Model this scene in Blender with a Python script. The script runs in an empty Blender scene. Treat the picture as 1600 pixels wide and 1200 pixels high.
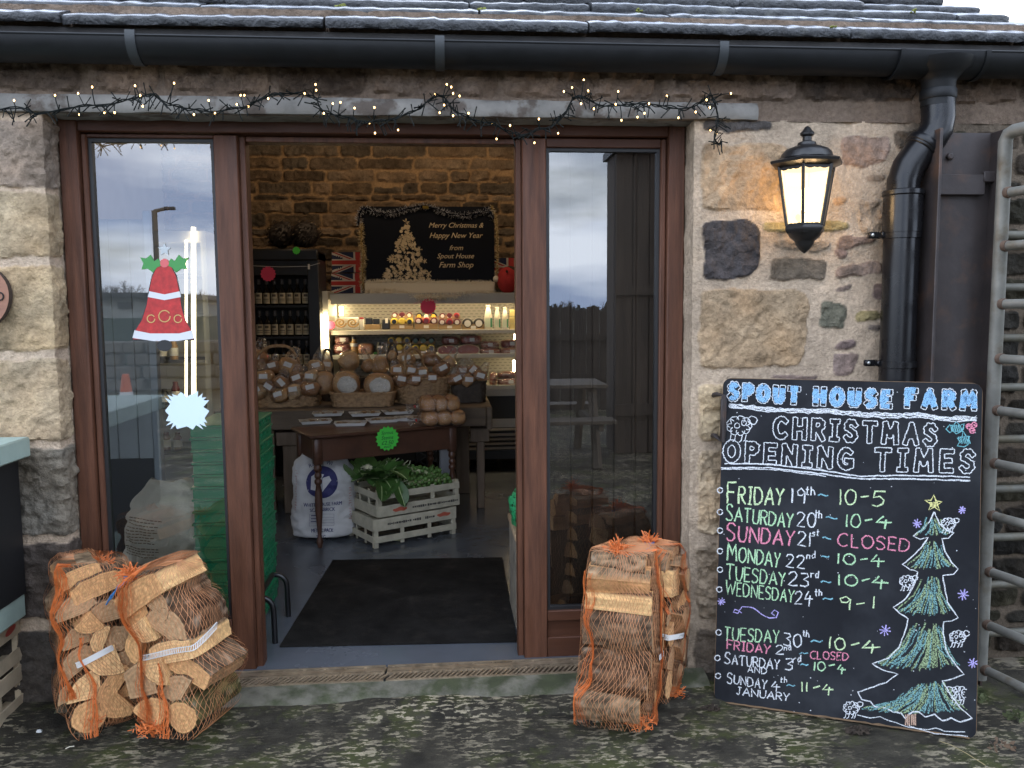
import bpy, bmesh, math, random
import numpy as np
from mathutils import Vector, Matrix, noise as mnoise
random.seed(7); np.random.seed(7)
R = math.radians
S = bpy.context.scene
COL = S.collection

# ------------------------------------------------------------------ camera
CAM = np.array([0.0, -3.3, 1.5]); FPX = 1300.0
PIT, YAW, ROL = R(5.25), R(4.7), R(0.4)
_f = np.array([math.sin(YAW)*math.cos(PIT), math.cos(YAW)*math.cos(PIT), -math.sin(PIT)])
_r = np.array([math.cos(YAW), -math.sin(YAW), 0.0]); _u = np.cross(_r, _f)
RIGHT = math.cos(ROL)*_r - math.sin(ROL)*_u
UP = math.cos(ROL)*_u + math.sin(ROL)*_r
FWD = _f
cd = bpy.data.cameras.new('camera'); cam = bpy.data.objects.new('camera', cd); COL.objects.link(cam)
cd.sensor_width = 36.0; cd.lens = 36.0*FPX/1600.0; cd.clip_start = 0.05; cd.clip_end = 2000
cam.matrix_world = Matrix(((RIGHT[0], UP[0], -FWD[0], CAM[0]), (RIGHT[1], UP[1], -FWD[1], CAM[1]),
                           (RIGHT[2], UP[2], -FWD[2], CAM[2]), (0, 0, 0, 1)))
S.camera = cam

def ray(px, py): return RIGHT*(px-800)/FPX - UP*(py-600)/FPX + FWD
def at(px, py, Y):
    d = ray(px, py); return Vector(CAM + d*(Y-CAM[1])/d[1])
def atz(px, py, Z):
    d = ray(px, py); return Vector(CAM + d*(Z-CAM[2])/d[2])
def atp(px, py, P0, n):
    d = ray(px, py); t = (np.dot(np.array(P0)-CAM, n))/np.dot(d, n); return Vector(CAM + d*t)

# ------------------------------------------------------------------ world, sun, exposure
SUN_EL, SUN_ROT = R(14), R(35)
w = bpy.data.worlds.new('World'); S.world = w; w.use_nodes = True
nt = w.node_tree; nt.nodes.clear()
def wn(t, **k):
    n = nt.nodes.new(t)
    for a, b in k.items(): setattr(n, a, b)
    return n
sky = wn('ShaderNodeTexSky', sky_type='NISHITA', sun_disc=False, sun_elevation=SUN_EL, sun_rotation=SUN_ROT)
sky.air_density = 1.2; sky.dust_density = 1.5
tc = wn('ShaderNodeTexCoord'); mp = wn('ShaderNodeMapping'); mp.inputs['Scale'].default_value = (1.3, 1.3, 5.0)
mp.inputs['Location'].default_value = (0.35, 0.2, 0.55)
nz = wn('ShaderNodeTexNoise'); nz.inputs['Scale'].default_value = 1.25; nz.inputs['Detail'].default_value = 7; nz.inputs['Roughness'].default_value = 0.55
cr = wn('ShaderNodeValToRGB'); cr.color_ramp.elements[0].position = 0.30; cr.color_ramp.elements[1].position = 0.50
nz2 = wn('ShaderNodeTexNoise'); nz2.inputs['Scale'].default_value = 2.1; nz2.inputs['Detail'].default_value = 6
cc = wn('ShaderNodeValToRGB')
cc.color_ramp.elements[0].position = 0.40; cc.color_ramp.elements[0].color = (11.5, 14.8, 22, 1)
cc.color_ramp.elements[1].position = 0.60; cc.color_ramp.elements[1].color = (33, 36, 41, 1)
mx = wn('ShaderNodeMix', data_type='RGBA')
bg = wn('ShaderNodeBackground'); bg.inputs['Strength'].default_value = 0.12
wo = wn('ShaderNodeOutputWorld')
L = nt.links.new
L(tc.outputs['Generated'], mp.inputs['Vector']); L(mp.outputs[0], nz.inputs['Vector']); L(mp.outputs[0], nz2.inputs['Vector'])
L(nz.outputs['Fac'], cr.inputs[0]); L(nz2.outputs['Fac'], cc.inputs[0])
L(cr.outputs[0], mx.inputs[0]); L(sky.outputs[0], mx.inputs[6]); L(cc.outputs[0], mx.inputs[7])
L(mx.outputs[2], bg.inputs[0]); L(bg.outputs[0], wo.inputs[0])
sd = bpy.data.lights.new('sun', 'SUN'); sd.energy = 0.8; sd.angle = R(12); sd.color = (1.0, 0.93, 0.82)
so = bpy.data.objects.new('sun', sd); COL.objects.link(so)
sdir = Vector((math.sin(SUN_ROT)*math.cos(SUN_EL), math.cos(SUN_ROT)*math.cos(SUN_EL), math.sin(SUN_EL)))
so.rotation_euler = sdir.to_track_quat('Z', 'Y').to_euler(); so.location = (6, 12, 9)
S.view_settings.view_transform = 'Standard'; S.view_settings.look = 'None'
S.view_settings.exposure = 0.0; S.view_settings.gamma = 1.0; S.view_settings.use_curve_mapping = False

# ------------------------------------------------------------------ numpy noise
def _hash(ix, iy, iz, seed):
    h = (ix*374761393 + iy*668265263 + iz*2147483647 + seed*974711) & 0xffffffff
    h = ((h ^ (h >> 13))*1274126177) & 0xffffffff
    h = h ^ (h >> 16)
    return (h & 0xffff)/65535.0*2-1
def vnoise(P, seed=0):
    P = np.asarray(P, float); i = np.floor(P).astype(np.int64); f = P-i; f = f*f*(3-2*f)
    o = 0
    for a in (0, 1):
        for b in (0, 1):
            for c in (0, 1):
                wt = (f[..., 0] if a else 1-f[..., 0])*(f[..., 1] if b else 1-f[..., 1])*(f[..., 2] if c else 1-f[..., 2])
                o = o + wt*_hash(i[..., 0]+a, i[..., 1]+b, i[..., 2]+c, seed)
    return o
def fbm(P, oct=4, seed=0, gain=0.5):
    P = np.asarray(P, float); o = 0; amp = 1
    for k in range(oct):
        o = o + amp*vnoise(P*(2**k)+k*17.3, seed+k); amp *= gain
    return o

# ------------------------------------------------------------------ materials
MATS = {}
def mat(name, col, rough=0.7, var=0.0, vscale=8.0, bump=0.0, bscale=40.0, spec=0.5, metal=0.0, col2=None, c2scale=4.0, c2pos=(0.45, 0.6),
        stretch=(1, 1, 1), emit=None, estr=0.0, alpha_noise=None, attr=False, rvar=0.0, coat=0.0, bdist=0.004, detail=5, sss=0.0):
    if name in MATS: return MATS[name]
    m = bpy.data.materials.new(name); m.use_nodes = True; t = m.node_tree; n = t.nodes; b = n['Principled BSDF']; out = n['Material Output']
    lk = t.links.new
    b.inputs['Roughness'].default_value = rough; b.inputs['Metallic'].default_value = metal
    b.inputs['Specular IOR Level'].default_value = spec
    if coat: b.inputs['Coat Weight'].default_value = coat; b.inputs['Coat Roughness'].default_value = 0.15
    if sss: b.inputs['Subsurface Weight'].default_value = sss; b.inputs['Subsurface Radius'].default_value = (0.01, 0.006, 0.003)
    tcn = n.new('ShaderNodeTexCoord'); mpn = n.new('ShaderNodeMapping'); mpn.inputs['Scale'].default_value = stretch
    lk(tcn.outputs['Object'], mpn.inputs['Vector']); V = mpn.outputs[0]
    def noise(sc, det=detail, ro=0.6):
        x = n.new('ShaderNodeTexNoise'); x.inputs['Scale'].default_value = sc; x.inputs['Detail'].default_value = det; x.inputs['Roughness'].default_value = ro
        lk(V, x.inputs['Vector']); return x.outputs['Fac']
    base = None
    if attr:
        a = n.new('ShaderNodeVertexColor'); a.layer_name = 'Col'; base = a.outputs['Color']
    else:
        rgb = n.new('ShaderNodeRGB'); rgb.outputs[0].default_value = (*col, 1); base = rgb.outputs[0]
    if col2 is not None:
        r = n.new('ShaderNodeValToRGB'); r.color_ramp.elements[0].position = c2pos[0]; r.color_ramp.elements[1].position = c2pos[1]
        lk(noise(c2scale), r.inputs[0]); x = n.new('ShaderNodeMix'); x.data_type = 'RGBA'
        lk(r.outputs[0], x.inputs[0]); lk(base, x.inputs[6]); x.inputs[7].default_value = (*col2, 1); base = x.outputs[2]
    if var:
        r = n.new('ShaderNodeMapRange'); r.inputs['From Min'].default_value = 0.25; r.inputs['From Max'].default_value = 0.75
        r.inputs['To Min'].default_value = 1-var; r.inputs['To Max'].default_value = 1+var
        lk(noise(vscale), r.inputs['Value']); x = n.new('ShaderNodeMix'); x.data_type = 'RGBA'; x.blend_type = 'MULTIPLY'; x.inputs[0].default_value = 1
        lk(base, x.inputs[6]); lk(r.outputs[0], x.inputs[7]); base = x.outputs[2]
    lk(base, b.inputs['Base Color'])
    if rvar:
        r = n.new('ShaderNodeMapRange'); r.inputs['From Min'].default_value = 0.3; r.inputs['From Max'].default_value = 0.7
        r.inputs['To Min'].default_value = max(0.02, rough-rvar); r.inputs['To Max'].default_value = min(1, rough+rvar)
        lk(noise(vscale*0.7), r.inputs['Value']); lk(r.outputs[0], b.inputs['Roughness'])
    if bump:
        x = n.new('ShaderNodeBump'); x.inputs['Strength'].default_value = bump; x.inputs['Distance'].default_value = bdist
        lk(noise(bscale, 6), x.inputs['Height']); lk(x.outputs[0], b.inputs['Normal'])
    if emit is not None:
        b.inputs['Emission Color'].default_value = (*emit, 1); b.inputs['Emission Strength'].default_value = estr
    if alpha_noise:
        sc, lo, hi = alpha_noise
        r = n.new('ShaderNodeValToRGB'); r.color_ramp.elements[0].position = lo; r.color_ramp.elements[1].position = hi
        lk(noise(sc, 2), r.inputs[0]); lk(r.outputs[0], b.inputs['Alpha'])
    MATS[name] = m; return m

def film_mat(name, tint=(1, 1, 1), gloss=0.12, rough=0.08, bump=0.6, bscale=25):
    if name in MATS: return MATS[name]
    m = bpy.data.materials.new(name); m.use_nodes = True; t = m.node_tree; n = t.nodes; lk = t.links.new; n.clear()
    o = n.new('ShaderNodeOutputMaterial'); tr = n.new('ShaderNodeBsdfTransparent'); tr.inputs[0].default_value = (*tint, 1)
    g = n.new('ShaderNodeBsdfGlossy'); g.inputs['Roughness'].default_value = rough; mxs = n.new('ShaderNodeMixShader')
    lw = n.new('ShaderNodeLayerWeight'); lw.inputs['Blend'].default_value = 0.35; mr = n.new('ShaderNodeMapRange')
    mr.inputs['To Min'].default_value = gloss; mr.inputs['To Max'].default_value = min(1, gloss+0.6)
    lk(lw.outputs['Fresnel'], mr.inputs[0]); lk(mr.outputs[0], mxs.inputs[0]); lk(tr.outputs[0], mxs.inputs[1])
    df = n.new('ShaderNodeBsdfDiffuse'); df.inputs[0].default_value = (.75, .73, .70, 1); tq = n.new('ShaderNodeTexCoord'); cz = n.new('ShaderNodeTexNoise'); cz.inputs['Scale'].default_value = 26; cz.inputs['Detail'].default_value = 4; cz.inputs['Distortion'].default_value = 1.5
    rp = n.new('ShaderNodeValToRGB'); rp.color_ramp.elements[0].position = .47; rp.color_ramp.elements[0].color = (0, 0, 0, 1); rp.color_ramp.elements[1].position = .53; rp.color_ramp.elements[1].color = (0, 0, 0, 1); e_ = rp.color_ramp.elements.new(.5); e_.color = (1, 1, 1, 1)
    lk(tq.outputs['Object'], cz.inputs['Vector']); lk(cz.outputs['Fac'], rp.inputs[0]); md = n.new('ShaderNodeMixShader'); mm_ = n.new('ShaderNodeMath'); mm_.operation = 'MULTIPLY_ADD'; mm_.inputs[1].default_value = .24; mm_.inputs[2].default_value = .0
    lk(rp.outputs[0], mm_.inputs[0]); lk(mm_.outputs[0], md.inputs[0]); lk(tr.outputs[0], md.inputs[1]); lk(df.outputs[0], md.inputs[2]); lk(md.outputs[0], mxs.inputs[1]); lk(g.outputs[0], mxs.inputs[2])
    if bump:
        tcn = n.new('ShaderNodeTexCoord'); x = n.new('ShaderNodeTexNoise'); x.inputs['Scale'].default_value = bscale; x.inputs['Detail'].default_value = 3
        bb = n.new('ShaderNodeBump'); bb.inputs['Strength'].default_value = bump; bb.inputs['Distance'].default_value = 0.02
        lk(tcn.outputs['Object'], x.inputs['Vector']); lk(x.outputs['Fac'], bb.inputs['Height']); lk(bb.outputs[0], g.inputs['Normal']); lk(bb.outputs[0], lw.inputs['Normal'])
    lk(mxs.outputs[0], o.inputs['Surface']); MATS[name] = m; return m

def glass_mat():
    m = bpy.data.materials.new('window_glass'); m.use_nodes = True; t = m.node_tree; n = t.nodes; lk = t.links.new; n.clear()
    o = n.new('ShaderNodeOutputMaterial'); tr = n.new('ShaderNodeBsdfTransparent'); tr.inputs[0].default_value = (0.86, 0.9, 0.88, 1)
    g = n.new('ShaderNodeBsdfGlossy'); g.inputs['Roughness'].default_value = 0.0; mxs = n.new('ShaderNodeMixShader')
    fr = n.new('ShaderNodeFresnel'); fr.inputs['IOR'].default_value = 1.55; mu = n.new('ShaderNodeMath'); mu.operation = 'MULTIPLY'; mu.inputs[1].default_value = 4.4; mu.use_clamp = True
    lk(fr.outputs[0], mu.inputs[0]); lk(mu.outputs[0], mxs.inputs[0]); lk(tr.outputs[0], mxs.inputs[1]); lk(g.outputs[0], mxs.inputs[2])
    lk(mxs.outputs[0], o.inputs['Surface']); return m

# ------------------------------------------------------------------ object helpers
def rot(z=0, x=0, y=0): return Matrix.Rotation(z, 3, 'Z') @ Matrix.Rotation(y, 3, 'Y') @ Matrix.Rotation(x, 3, 'X')
def frame_mat(zaxis, hint=(0, 0, 1)):
    z = Vector(zaxis).normalized(); h = Vector(hint)
    if abs(z.dot(h)) > 0.98: h = Vector((1, 0, 0))
    x = h.cross(z).normalized(); y = z.cross(x); return Matrix((x, y, z)).transposed()

class MB:
    def __init__(s): s.v = []; s.f = []; s.m = []; s.c = None
    def add(s, vs, fs, mi=0):
        o = len(s.v); s.v += [tuple(p) for p in vs]
        for f in fs: s.f.append(tuple(i+o for i in f)); s.m.append(mi)
    def box(s, c, size, M=None, mi=0, bev=0.0):
        c = Vector(c); hx, hy, hz = size[0]/2, size[1]/2, size[2]/2
        M = M or Matrix.Identity(3)
        b = min(bev, hx*.9, hy*.9, hz*.9)
        if b <= 0:
            vs = [c+M@Vector((x*hx, y*hy, z*hz)) for x in (-1, 1) for y in (-1, 1) for z in (-1, 1)]
            s.add(vs, [(0, 1, 3, 2), (4, 6, 7, 5), (0, 4, 5, 1), (2, 3, 7, 6), (0, 2, 6, 4), (1, 5, 7, 3)], mi); return
        vs = []; idx = {}
        for x in (-1, 1):
            for y in (-1, 1):
                for z in (-1, 1):
                    for ax in range(3):
                        p = [x*(hx-b), y*(hy-b), z*(hz-b)]; h = (hx, hy, hz)[ax]; p[ax] = (x, y, z)[ax]*h
                        idx[(x, y, z, ax)] = len(vs); vs.append(c+M@Vector(p))
        fs = []
        for ax in range(3):
            for sg in (-1, 1):
                o = [a for a in range(3) if a != ax]; q = []
                for (a, bb) in ((-1, -1), (1, -1), (1, 1), (-1, 1)):
                    k = [0, 0, 0]; k[ax] = sg; k[o[0]] = a; k[o[1]] = bb; q.append(idx[(*k, ax)])
                if (sg > 0) == (ax == 1): q.reverse()
                fs.append(q)
        for ax in range(3):
            o = [a for a in range(3) if a != ax]
            for a in (-1, 1):
                for bb in (-1, 1):
                    q = []
                    for (e, which) in ((-1, 0), (1, 0), (1, 1), (-1, 1)):
                        k = [0, 0, 0]; k[ax] = e; k[o[0]] = a; k[o[1]] = bb; q.append(idx[(*k, o[which])])
                    fs.append(q)
        for x in (-1, 1):
            for y in (-1, 1):
                for z in (-1, 1): fs.append([idx[(x, y, z, 0)], idx[(x, y, z, 1)], idx[(x, y, z, 2)]])
        s.add(vs, fs, mi)
    def span(s, x0, x1, y0, y1, z0, z1, mi=0, bev=0.0):
        s.box(((x0+x1)/2, (y0+y1)/2, (z0+z1)/2), (abs(x1-x0), abs(y1-y0), abs(z1-z0)), None, mi, bev)
    def tube(s, pts, r, n=8, mi=0, cap=True):
        pts = [Vector(p) for p in pts]; k = len(pts)
        rs = r if isinstance(r, (list, tuple)) else [r]*k
        rings = []; prevx = None
        for i, p in enumerate(pts):
            t = (pts[min(i+1, k-1)]-pts[max(i-1, 0)])
            if t.length < 1e-9: t = Vector((0, 0, 1))
            t.normalize()
            if prevx is None:
                h = Vector((0, 0, 1)) if abs(t.z) < 0.9 else Vector((1, 0, 0)); x = h.cross(t).normalized()
            else:
                x = prevx-t*prevx.dot(t)
                if x.length < 1e-6: x = Vector((1, 0, 0)).cross(t)
                x.normalize()
            prevx = x; y = t.cross(x)
            rings.append([p+(x*math.cos(2*math.pi*j/n)+y*math.sin(2*math.pi*j/n))*rs[i] for j in range(n)])
        vs = [q for ring in rings for q in ring]; fs = []
        for i in range(k-1):
            for j in range(n):
                a = i*n+j; b = i*n+(j+1) % n; fs.append((a, b, b+n, a+n))
        if cap: fs.append(tuple(reversed(range(n)))); fs.append(tuple(range((k-1)*n, k*n)))
        s.add(vs, fs, mi)
    def lathe(s, prof, c=(0, 0, 0), n=16, mi=0, M=None, ph=0.0, sx=1, sy=1):
        c = Vector(c); M = M or Matrix.Identity(3); k = len(prof); vs = []
        for (r, z) in prof:
            for j in range(n):
                a = 2*math.pi*j/n+ph; vs.append(c+M@Vector((r*math.cos(a)*sx, r*math.sin(a)*sy, z)))
        fs = []
        for i in range(k-1):
            for j in range(n):
                a = i*n+j; b = i*n+(j+1) % n; fs.append((a, b, b+n, a+n))
        fs.append(tuple(reversed(range(n)))); fs.append(tuple(range((k-1)*n, k*n)))
        s.add(vs, fs, mi)
    def prism(s, poly, h, c=(0, 0, 0), M=None, mi=0, mis=None):
        c = Vector(c); M = M or Matrix.Identity(3); n = len(poly)
        vs = [c+M@Vector((x, y, 0)) for x, y in poly]+[c+M@Vector((x, y, h)) for x, y in poly]
        mis = mi if mis is None else mis
        s.add(vs, [tuple(reversed(range(n))), tuple(range(n, 2*n))], mi)
        s.add(vs, [(i, (i+1) % n, n+(i+1) % n, n+i) for i in range(n)], mis)
    def ell(s, c, rr, nu=14, nv=9, mi=0, M=None, amp=0.0, sc=3.0, seed=0, pw=1.0):
        c = Vector(c); M = M or Matrix.Identity(3); vs = []
        for i in range(nv+1):
            th = math.pi*i/nv
            for j in range(nu):
                ph = 2*math.pi*j/nu
                d = Vector((math.sin(th)*math.cos(ph), math.sin(th)*math.sin(ph), -math.cos(th)))
                if pw != 1.0: d = Vector([math.copysign(abs(a)**pw, a) for a in d])
                k = 1+amp*mnoise.noise(d*sc+Vector((seed*3.1, seed*1.7, seed)))
                vs.append(c+M@Vector((d.x*rr[0]*k, d.y*rr[1]*k, d.z*rr[2]*k)))
        fs = []
        for i in range(nv):
            for j in range(nu):
                a = i*nu+j; b = i*nu+(j+1) % nu; fs.append((a, b, b+nu, a+nu))
        s.add(vs, fs, mi)
    def ribbon(s, pts, width, nrm, mi=0, closed=False):
        pts = [Vector(p) for p in pts]; k = len(pts)
        if k < 2: return
        nrm = Vector(nrm); vs = []
        for i, p in enumerate(pts):
            if closed: a, b = pts[(i-1) % k], pts[(i+1) % k]
            else: a, b = pts[max(i-1, 0)], pts[min(i+1, k-1)]
            t = b-a
            if t.length < 1e-9: t = Vector((1, 0, 0))
            t.normalize(); sd_ = nrm.cross(t); sd_.normalize()
            ww = width[i] if isinstance(width, (list, tuple)) else width
            vs += [p-sd_*ww/2, p+sd_*ww/2]
        fs = [(2*i, 2*i+2, 2*i+3, 2*i+1) for i in range(k-1)]
        if closed: fs.append((2*k-2, 0, 1, 2*k-1))
        s.add(vs, fs, mi)
    def quad(s, a, b, c, d, mi=0): s.add([a, b, c, d], [(0, 1, 2, 3)], mi)
    def poly(s, pts, mi=0): s.add(pts, [tuple(range(len(pts)))], mi)
    def loose(s):
        par = list(range(len(s.v)))
        def fd(i):
            while par[i] != i: par[i] = par[par[i]]; i = par[i]
            return i
        for f in s.f:
            a = fd(f[0])
            for i in f[1:]: par[fd(i)] = a
        g = {}
        for k, f in enumerate(s.f): g.setdefault(fd(f[0]), []).append(k)
        out = []
        for ks in g.values():
            m = MB(); mp_ = {}
            for k in ks:
                q = []
                for i in s.f[k]:
                    if i not in mp_: mp_[i] = len(m.v); m.v.append(s.v[i])
                    q.append(mp_[i])
                m.f.append(tuple(q)); m.m.append(s.m[k])
            out.append(m)
        return out
    def each(s, name, mats, parent=None, smooth=True): return [m.build(name, mats, parent, smooth) for m in s.loose()]
    def build(s, name, mats, parent=None, smooth=True, loc=None, ang=40):
        off = Vector((0, 0, 0)); o = parent
        while o is not None: off += o.location; o = o.parent
        if loc is not None: off = off+Vector(loc)
        me = bpy.data.meshes.new(name); me.from_pydata([(p[0]-off.x, p[1]-off.y, p[2]-off.z) for p in s.v], [], s.f)
        if not isinstance(mats, (list, tuple)): mats = [mats]
        for m in mats: me.materials.append(m)
        if len(mats) > 1: me.polygons.foreach_set('material_index', s.m)
        if s.c is not None:
            a = me.color_attributes.new('Col', 'FLOAT_COLOR', 'POINT'); a.data.foreach_set('color', np.asarray(s.c, np.float32).ravel())
        me.update()
        bm = bmesh.new(); bm.from_mesh(me); bmesh.ops.recalc_face_normals(bm, faces=bm.faces) if s.c is None else None; bm.to_mesh(me); bm.free()
        if smooth:
            me.polygons.foreach_set('use_smooth', [True]*len(me.polygons)); me.set_sharp_from_angle(angle=R(ang))
        ob = bpy.data.objects.new(name, me); COL.objects.link(ob)
        if loc is not None: ob.location = loc
        if parent is not None: ob.parent = parent
        return ob

def tag(o, label=None, cat=None, group=None, kind=None):
    if label: o['label'] = label
    if cat: o['category'] = cat
    if group: o['group'] = group
    if kind: o['kind'] = kind
    return o
def thing(name, label, cat, loc=(0, 0, 0), group=None):
    o = bpy.data.objects.new(name, None); COL.objects.link(o); o.location = loc; o.empty_display_size = 0.05
    return tag(o, label, cat, group)
def solo(mb, name, mats, label, cat, loc, group=None, smooth=True):
    return tag(mb.build(name, mats, None, smooth, loc), label, cat, group)
def copy_tree(o, loc=None, rz=None, label=None, group=None, parent=None, scale=None):
    c = o.copy(); COL.objects.link(c)
    if parent is not None: c.parent = parent
    if loc is not None: c.location = loc
    if rz is not None: c.rotation_euler = rz if isinstance(rz, (tuple, list)) else (0, 0, rz)
    if scale is not None: c.scale = (scale,)*3 if not isinstance(scale, (tuple, list)) else scale
    if label: c['label'] = label
    if group: c['group'] = group
    for ch in list(o.children): copy_tree(ch, parent=c)
    return c
def structure(o): o['kind'] = 'structure'; return o

_tc = {}
def text2d(body, shear=0.0):
    if (body, shear) in _tc: return _tc[(body, shear)]
    cu = bpy.data.curves.new('t', 'FONT'); cu.body = body; cu.size = 1; cu.shear = shear; cu.resolution_u = 3
    ob = bpy.data.objects.new('t', cu); COL.objects.link(ob)
    dg = bpy.context.evaluated_depsgraph_get(); me = bpy.data.meshes.new_from_object(ob.evaluated_get(dg))
    vs = [(v.co.x, v.co.y) for v in me.vertices]; fs = [tuple(p.vertices) for p in me.polygons]
    bpy.data.objects.remove(ob); bpy.data.curves.remove(cu); bpy.data.meshes.remove(me)
    _tc[(body, shear)] = (vs, fs); return vs, fs
def put_text(mb, body, center, U, V, height=None, width=None, mi=0, shear=0.0, bend=None, lift=None):
    vs, fs = text2d(body, shear); a = np.array(vs); mn, mxx = a.min(0), a.max(0); sz = mxx-mn
    if width is None: sx = sy = height/max(sz[1], 1e-6)
    elif height is None: sx = sy = width/max(sz[0], 1e-6)
    else: sx, sy = width/sz[0], height/sz[1]
    c = Vector(center); U = Vector(U); V = Vector(V); out = []
    for x, y in vs:
        p = c+U*((x-(mn[0]+mxx[0])/2)*sx)+V*((y-(mn[1]+mxx[1])/2)*sy)
        if lift: p = lift(p)
        out.append(p)
    mb.add(out, fs, mi)

# ================================================================== LARGE STRUCTURE
M_STONE = mat('stone_wall', (1, 1, 1), 0.92, attr=True, var=0.32, vscale=60, bump=1.0, bscale=110, bdist=0.008, detail=9, spec=.25)
M_WOOD = mat('stained_timber', (0.095, 0.038, 0.020), 0.5, spec=.3, var=0.5, vscale=6, bump=0.4, bscale=60, stretch=(6, 6, 0.5), rvar=0.12)
M_WOODH = mat('stained_timber_rail', (0.068, 0.025, 0.012), 0.5, spec=.3, var=0.3, vscale=5, bump=0.25, bscale=60, stretch=(0.6, 6, 6), rvar=0.12)
M_GASKET = mat('black_gasket', (0.012, 0.011, 0.011), 0.5)
M_GLASS = glass_mat()
M_PLASTIC = mat('black_gutter_plastic', (0.0075, 0.0082, 0.009), 0.5, spec=.3, var=0.25, vscale=12, rvar=0.12, bump=0.05, bscale=30)
M_SLATE = mat('stone_slate', (0.042, 0.044, 0.047), 0.42, var=0.55, vscale=22, bump=1.0, bscale=60, bdist=0.012, col2=(0.09, 0.092, 0.085), c2scale=9, c2pos=(0.56, 0.72), rvar=0.14)
M_PIPE = mat('black_downpipe', (0.006, 0.006, 0.007), 0.28, var=0.2, vscale=10, rvar=0.08, spec=0.4)
M_MOSS = mat('moss', (0.16, 0.17, 0.035), 0.95, var=0.5, vscale=60, bump=1, bscale=150)

shop = thing('farm_shop', 'old stone farm shop building with brown glazed doors and stone slate roof', 'building', (-0.2, 0.0, 0.0))

def relief(name, base, nrm, s0, s1, z0, z1, res, stones, mcol, seed, parent, mortar_amp=0.004, warp=0.010, dark=None, edge=0.008):
    ns = int((s1-s0)/res)+1; nzz = int((z1-z0)/res)+1
    s = np.linspace(s0, s1, ns); z = np.linspace(z0, z1, nzz); SS, ZZ = np.meshgrid(s, z)
    P = np.stack([SS, ZZ, np.full_like(SS, seed*5.7)], -1)
    w1 = fbm(P*14, 3, seed)*warp; w2 = fbm(P*14+31, 3, seed+9)*warp
    S2 = SS+w1; Z2 = ZZ+w2
    H = fbm(P*22, 4, seed+3)*mortar_amp
    n1 = fbm(P*9, 4, seed+5)
    C = np.array(mcol)[None, None, :]*(1+0.16*n1[..., None])
    rough = fbm(P*30, 5, seed+11, 0.62); rough = rough-1.1*np.abs(fbm(P*17+5, 4, seed+13, 0.6))+.45; big = fbm(P*6, 3, seed+21)
    for k, st in enumerate(stones):
        poly, col, bulge, ra = st[:4]
        poly = np.array(poly, float); ctr = poly.mean(0)
        mn, mxx = poly.min(0)-0.05, poly.max(0)+0.05
        i0, i1 = np.searchsorted(s, [mn[0], mxx[0]]); j0, j1 = np.searchsorted(z, [mn[1], mxx[1]])
        if i1 <= i0 or j1 <= j0: continue
        a, b = S2[j0:j1, i0:i1], Z2[j0:j1, i0:i1]; d = np.full(a.shape, -9.0)
        for q in range(len(poly)):
            p0, p1 = poly[q], poly[(q+1) % len(poly)]; e = p1-p0; nn = np.array([e[1], -e[0]]); nn = nn/(np.linalg.norm(nn)+1e-9)
            if np.dot(nn, ctr-p0) > 0: nn = -nn
            # soft max rounds the corners
            dd = (a-p0[0])*nn[0]+(b-p0[1])*nn[1]
            d = np.where(d < -8, dd, np.log(np.exp(np.clip(d*90, -60, 60))+np.exp(np.clip(dd*90, -60, 60)))/90)
        t = np.clip(-d/edge, 0, 1); t = t*t*(3-2*t)
        h = t*bulge*(1+0.5*big[j0:j1, i0:i1])+t*ra*rough[j0:j1, i0:i1]
        H[j0:j1, i0:i1] = H[j0:j1, i0:i1]*(1-t)+h
        f2 = 1+0.34*fbm(P[j0:j1, i0:i1]*(13)+k*3.3, 4, seed+k % 50)
        f3 = np.clip(fbm(P[j0:j1, i0:i1]*7+k*9.1, 3, seed+40)*0.5+0.35, 0, 1)[..., None]
        cc = np.array(col)
        warm = cc*np.array([1.13, 1.02, 0.90])
        cst = (cc*(1-f3)+warm*f3)*f2[..., None]
        tt = np.clip(-d/(edge*0.45), 0, 1)[..., None]
        C[j0:j1, i0:i1] = C[j0:j1, i0:i1]*(1-tt)+cst*tt
    if dark is not None: C = C*dark(SS, ZZ)[..., None]
    C = np.clip(C*np.array([1.09, 1.0, 0.89]), 0.008, 0.85)
    bx, by = base(SS); nx, ny = nrm(SS)
    m = MB()
    V = np.stack([bx+nx*H, by+ny*H, ZZ], -1).reshape(-1, 3)
    idx = np.arange(ns*nzz).reshape(nzz, ns)
    F = np.stack([idx[:-1, :-1], idx[:-1, 1:], idx[1:, 1:], idx[1:, :-1]], -1).reshape(-1, 4)
    m.v = V.tolist(); m.f = [tuple(f) for f in F.tolist()]; m.m = [0]*len(m.f)
    m.c = np.concatenate([C.reshape(-1, 3), np.ones((ns*nzz, 1))], 1)
    return m.build(name, M_STONE, parent, True)

def pxs(poly, Y=0.0): return [(lambda v: (v.x, v.z))(at(x, y, Y)) for x, y in poly]
MORT = (0.40, 0.338, 0.272)
TAN = (0.32, 0.265, 0.195); SAND = (0.295, 0.235, 0.165); GREY = (0.16, 0.145, 0.125); DK = (0.065, 0.063, 0.065); MAUVE = (0.22, 0.175, 0.155); OLIVE = (0.24, 0.215, 0.12); BRN = (0.205, 0.165, 0.13)

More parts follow.
